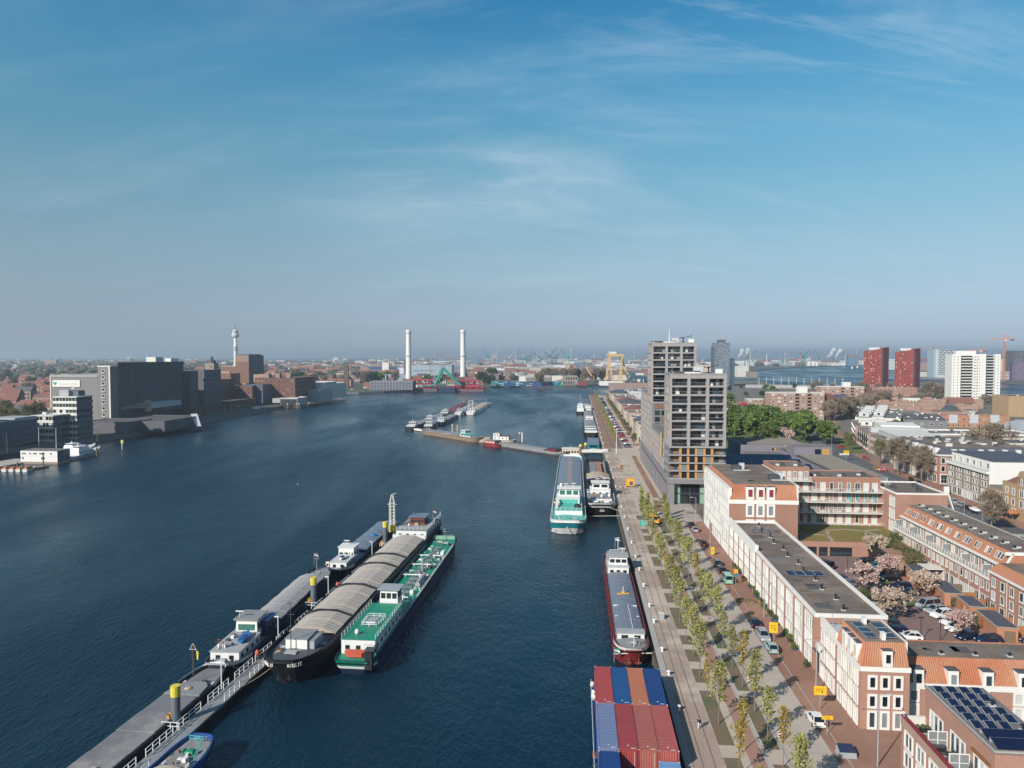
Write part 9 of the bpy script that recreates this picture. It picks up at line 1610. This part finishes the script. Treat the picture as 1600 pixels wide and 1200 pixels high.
fb('dark_tower','dark gridded tower with purple lower block at the right edge',1583,1606,1560,62,30,'milldark',rows=16,n=8,cat='tower block',ww=2.,wh=1.8,fr='lightgrey'); fb('purple_block','purple block below the dark gridded tower',1586,1602,1500,38,14,'purple',rows=8,n=5); fb('pier_block','grey pier hall with white dormers across the river',1560,1584,1520,18,30,'hallgrey',rows=3,n=10); fb('pier_block','cream block on the river pier behind the crane',1560,1582,1900,42,20,'cream',rows=6,n=6); fb('pier_block','low grey pier building beside the chequered tower',1496,1560,1700,20,40,'hallgrey',rows=4,n=18); fb('pier_house','white square house on the end of the pier',1441,1450,1750,12,12,'offwhite',rows=2,n=2); fb('blue_shed','bright blue shed on the island across the river',1392,1437,2700,16,40,'boatblue','bitumen2'); fb('white_hall','white lattice office beyond the left red tower',1388,1398,2600,40,20,'plantwhite',rows=5,n=5); fb('pink_yard','pinkish far riverside terraces',1438,1466,2500,24,30,'brickpink',rows=4,n=10)
def tower_crane(u,dist,h,m,label,jl,jr):
    o=thing('tower_crane',label,'crane',lf(u,dist)); b=MB()
    for x in(-1.2,1.2):
        for y in(-1.2,1.2): b.obox((x,y,0),(x,y,h),.7,.7,m)
    for k in range(int(h/6)): b.obox((-1.2,-1.2,k*6),(1.2,-1.2,k*6+6),.5,.5,m); b.obox((-1.2,-1.2,k*6+3),(1.2,-1.2,k*6+3),.5,.5,m)
    b.build('tower',o); MB().obox((0,0,h+1),(-jl,0,h+1),1.4,1.6,m).build('jib',o); MB().obox((0,0,h+1),(jr,0,h+1),1.6,1.8,m).box(jr-5,jr,-1.5,1.5,h-2.5,h+.1,'darkgrey').build('counter_jib',o); MB().obox((0,0,h),(0,0,h+10),1.2,1.2,m).obox((0,0,h+10),(-jl*.6,0,h+1.5),.4,.4,m).obox((0,0,h+10),(jr*.8,0,h+1.5),.4,.4,m).build('apex',o); MB().box(-1.6,1.6,-3,-1.3,h-4,h-.5,'white').build('cab',o)
P('craneorange',(.62,.22,.10),.6,.05,.3)
tower_crane(1568.5,1450,84,'craneorange','tall orange tower crane on the skyline at right',32,18); tower_crane(1531,1800,64,'craneorange','smaller pink orange tower crane behind the white tower',40,16); tower_crane(1453,2600,80,'brickpink','distant pink tower crane beside the chequered tower',30,12)
B=Boat('river_boat','small white boat out on the far river','boat',at(1339,575,0)[:2],at(1346,574.8,0)[:2],9); B.hull((4,.4),(4,.2),4,'hullwhite','hullwhite'); B.house(-3,3,4,B.L-8,4,9,'white','white',2,3)
B=Boat('river_boat','second small white boat out on the far river','boat',at(1331,576.3,0)[:2],at(1336,576,0)[:2],9); B.hull((4,.4),(4,.2),4,'hullwhite','hullwhite'); B.house(-3,3,4,B.L-8,4,9,'white','white',2,3)
# gulls over the water
for i,(u,v) in enumerate(((235,725),(465,757),(617,776))):
    o=thing('gull','white gull flying low over the water, %s'%('left one','middle one','right one')[i],'bird',at(u,v,1.5),rnd.uniform(0,3),'gulls over the water'); b=MB(); b.loft([[(-.03,-.3,0),(.03,-.3,0),(.03,-.3,.05),(-.03,-.3,.05)],[(-.1,0,-.05),(.1,0,-.05),(.1,0,.12),(-.1,0,.12)],[(-.02,.32,.05),(.02,.32,.05),(.02,.32,.09),(-.02,.32,.09)]],'white')
    b.add([(-.08,.12,.08),(-.08,-.1,.08),(-.5,-.05,.22),(-.5,.12,.22),(-.95,-.1,.12),(.08,.12,.08),(.08,-.1,.08),(.5,-.05,.22),(.5,.12,.22),(.95,-.1,.12)],[(0,1,2,3),(3,2,4),(6,5,8,7),(7,8,9)],'white'); b.build('body',o)
# ---- things that share a label are told apart by their place, counted from the left
def ordw(i):
    if i<20: return ORD[i]
    t,k=divmod(i+1,10); T=('twenty','thirty','forty','fifty')[t-2] if t<6 else None
    return None if T is None else ((T[:-1]+'ieth') if k==0 else T+' '+ORD[k-1])
_by={}
for o in C.objects:
    if o.parent is None and 'category' in o: _by.setdefault(o['label'],[]).append(o)
for lb,os_ in _by.items():
    if 1<len(os_)<=48 and len(lb.split())<=12:
        os_.sort(key=lambda o:o.location.x/max(1,o.location.y))
        for i,o in enumerate(os_):
            w_=ordw(i)
            if w_: o['label']=lb+', %s from left'%w_
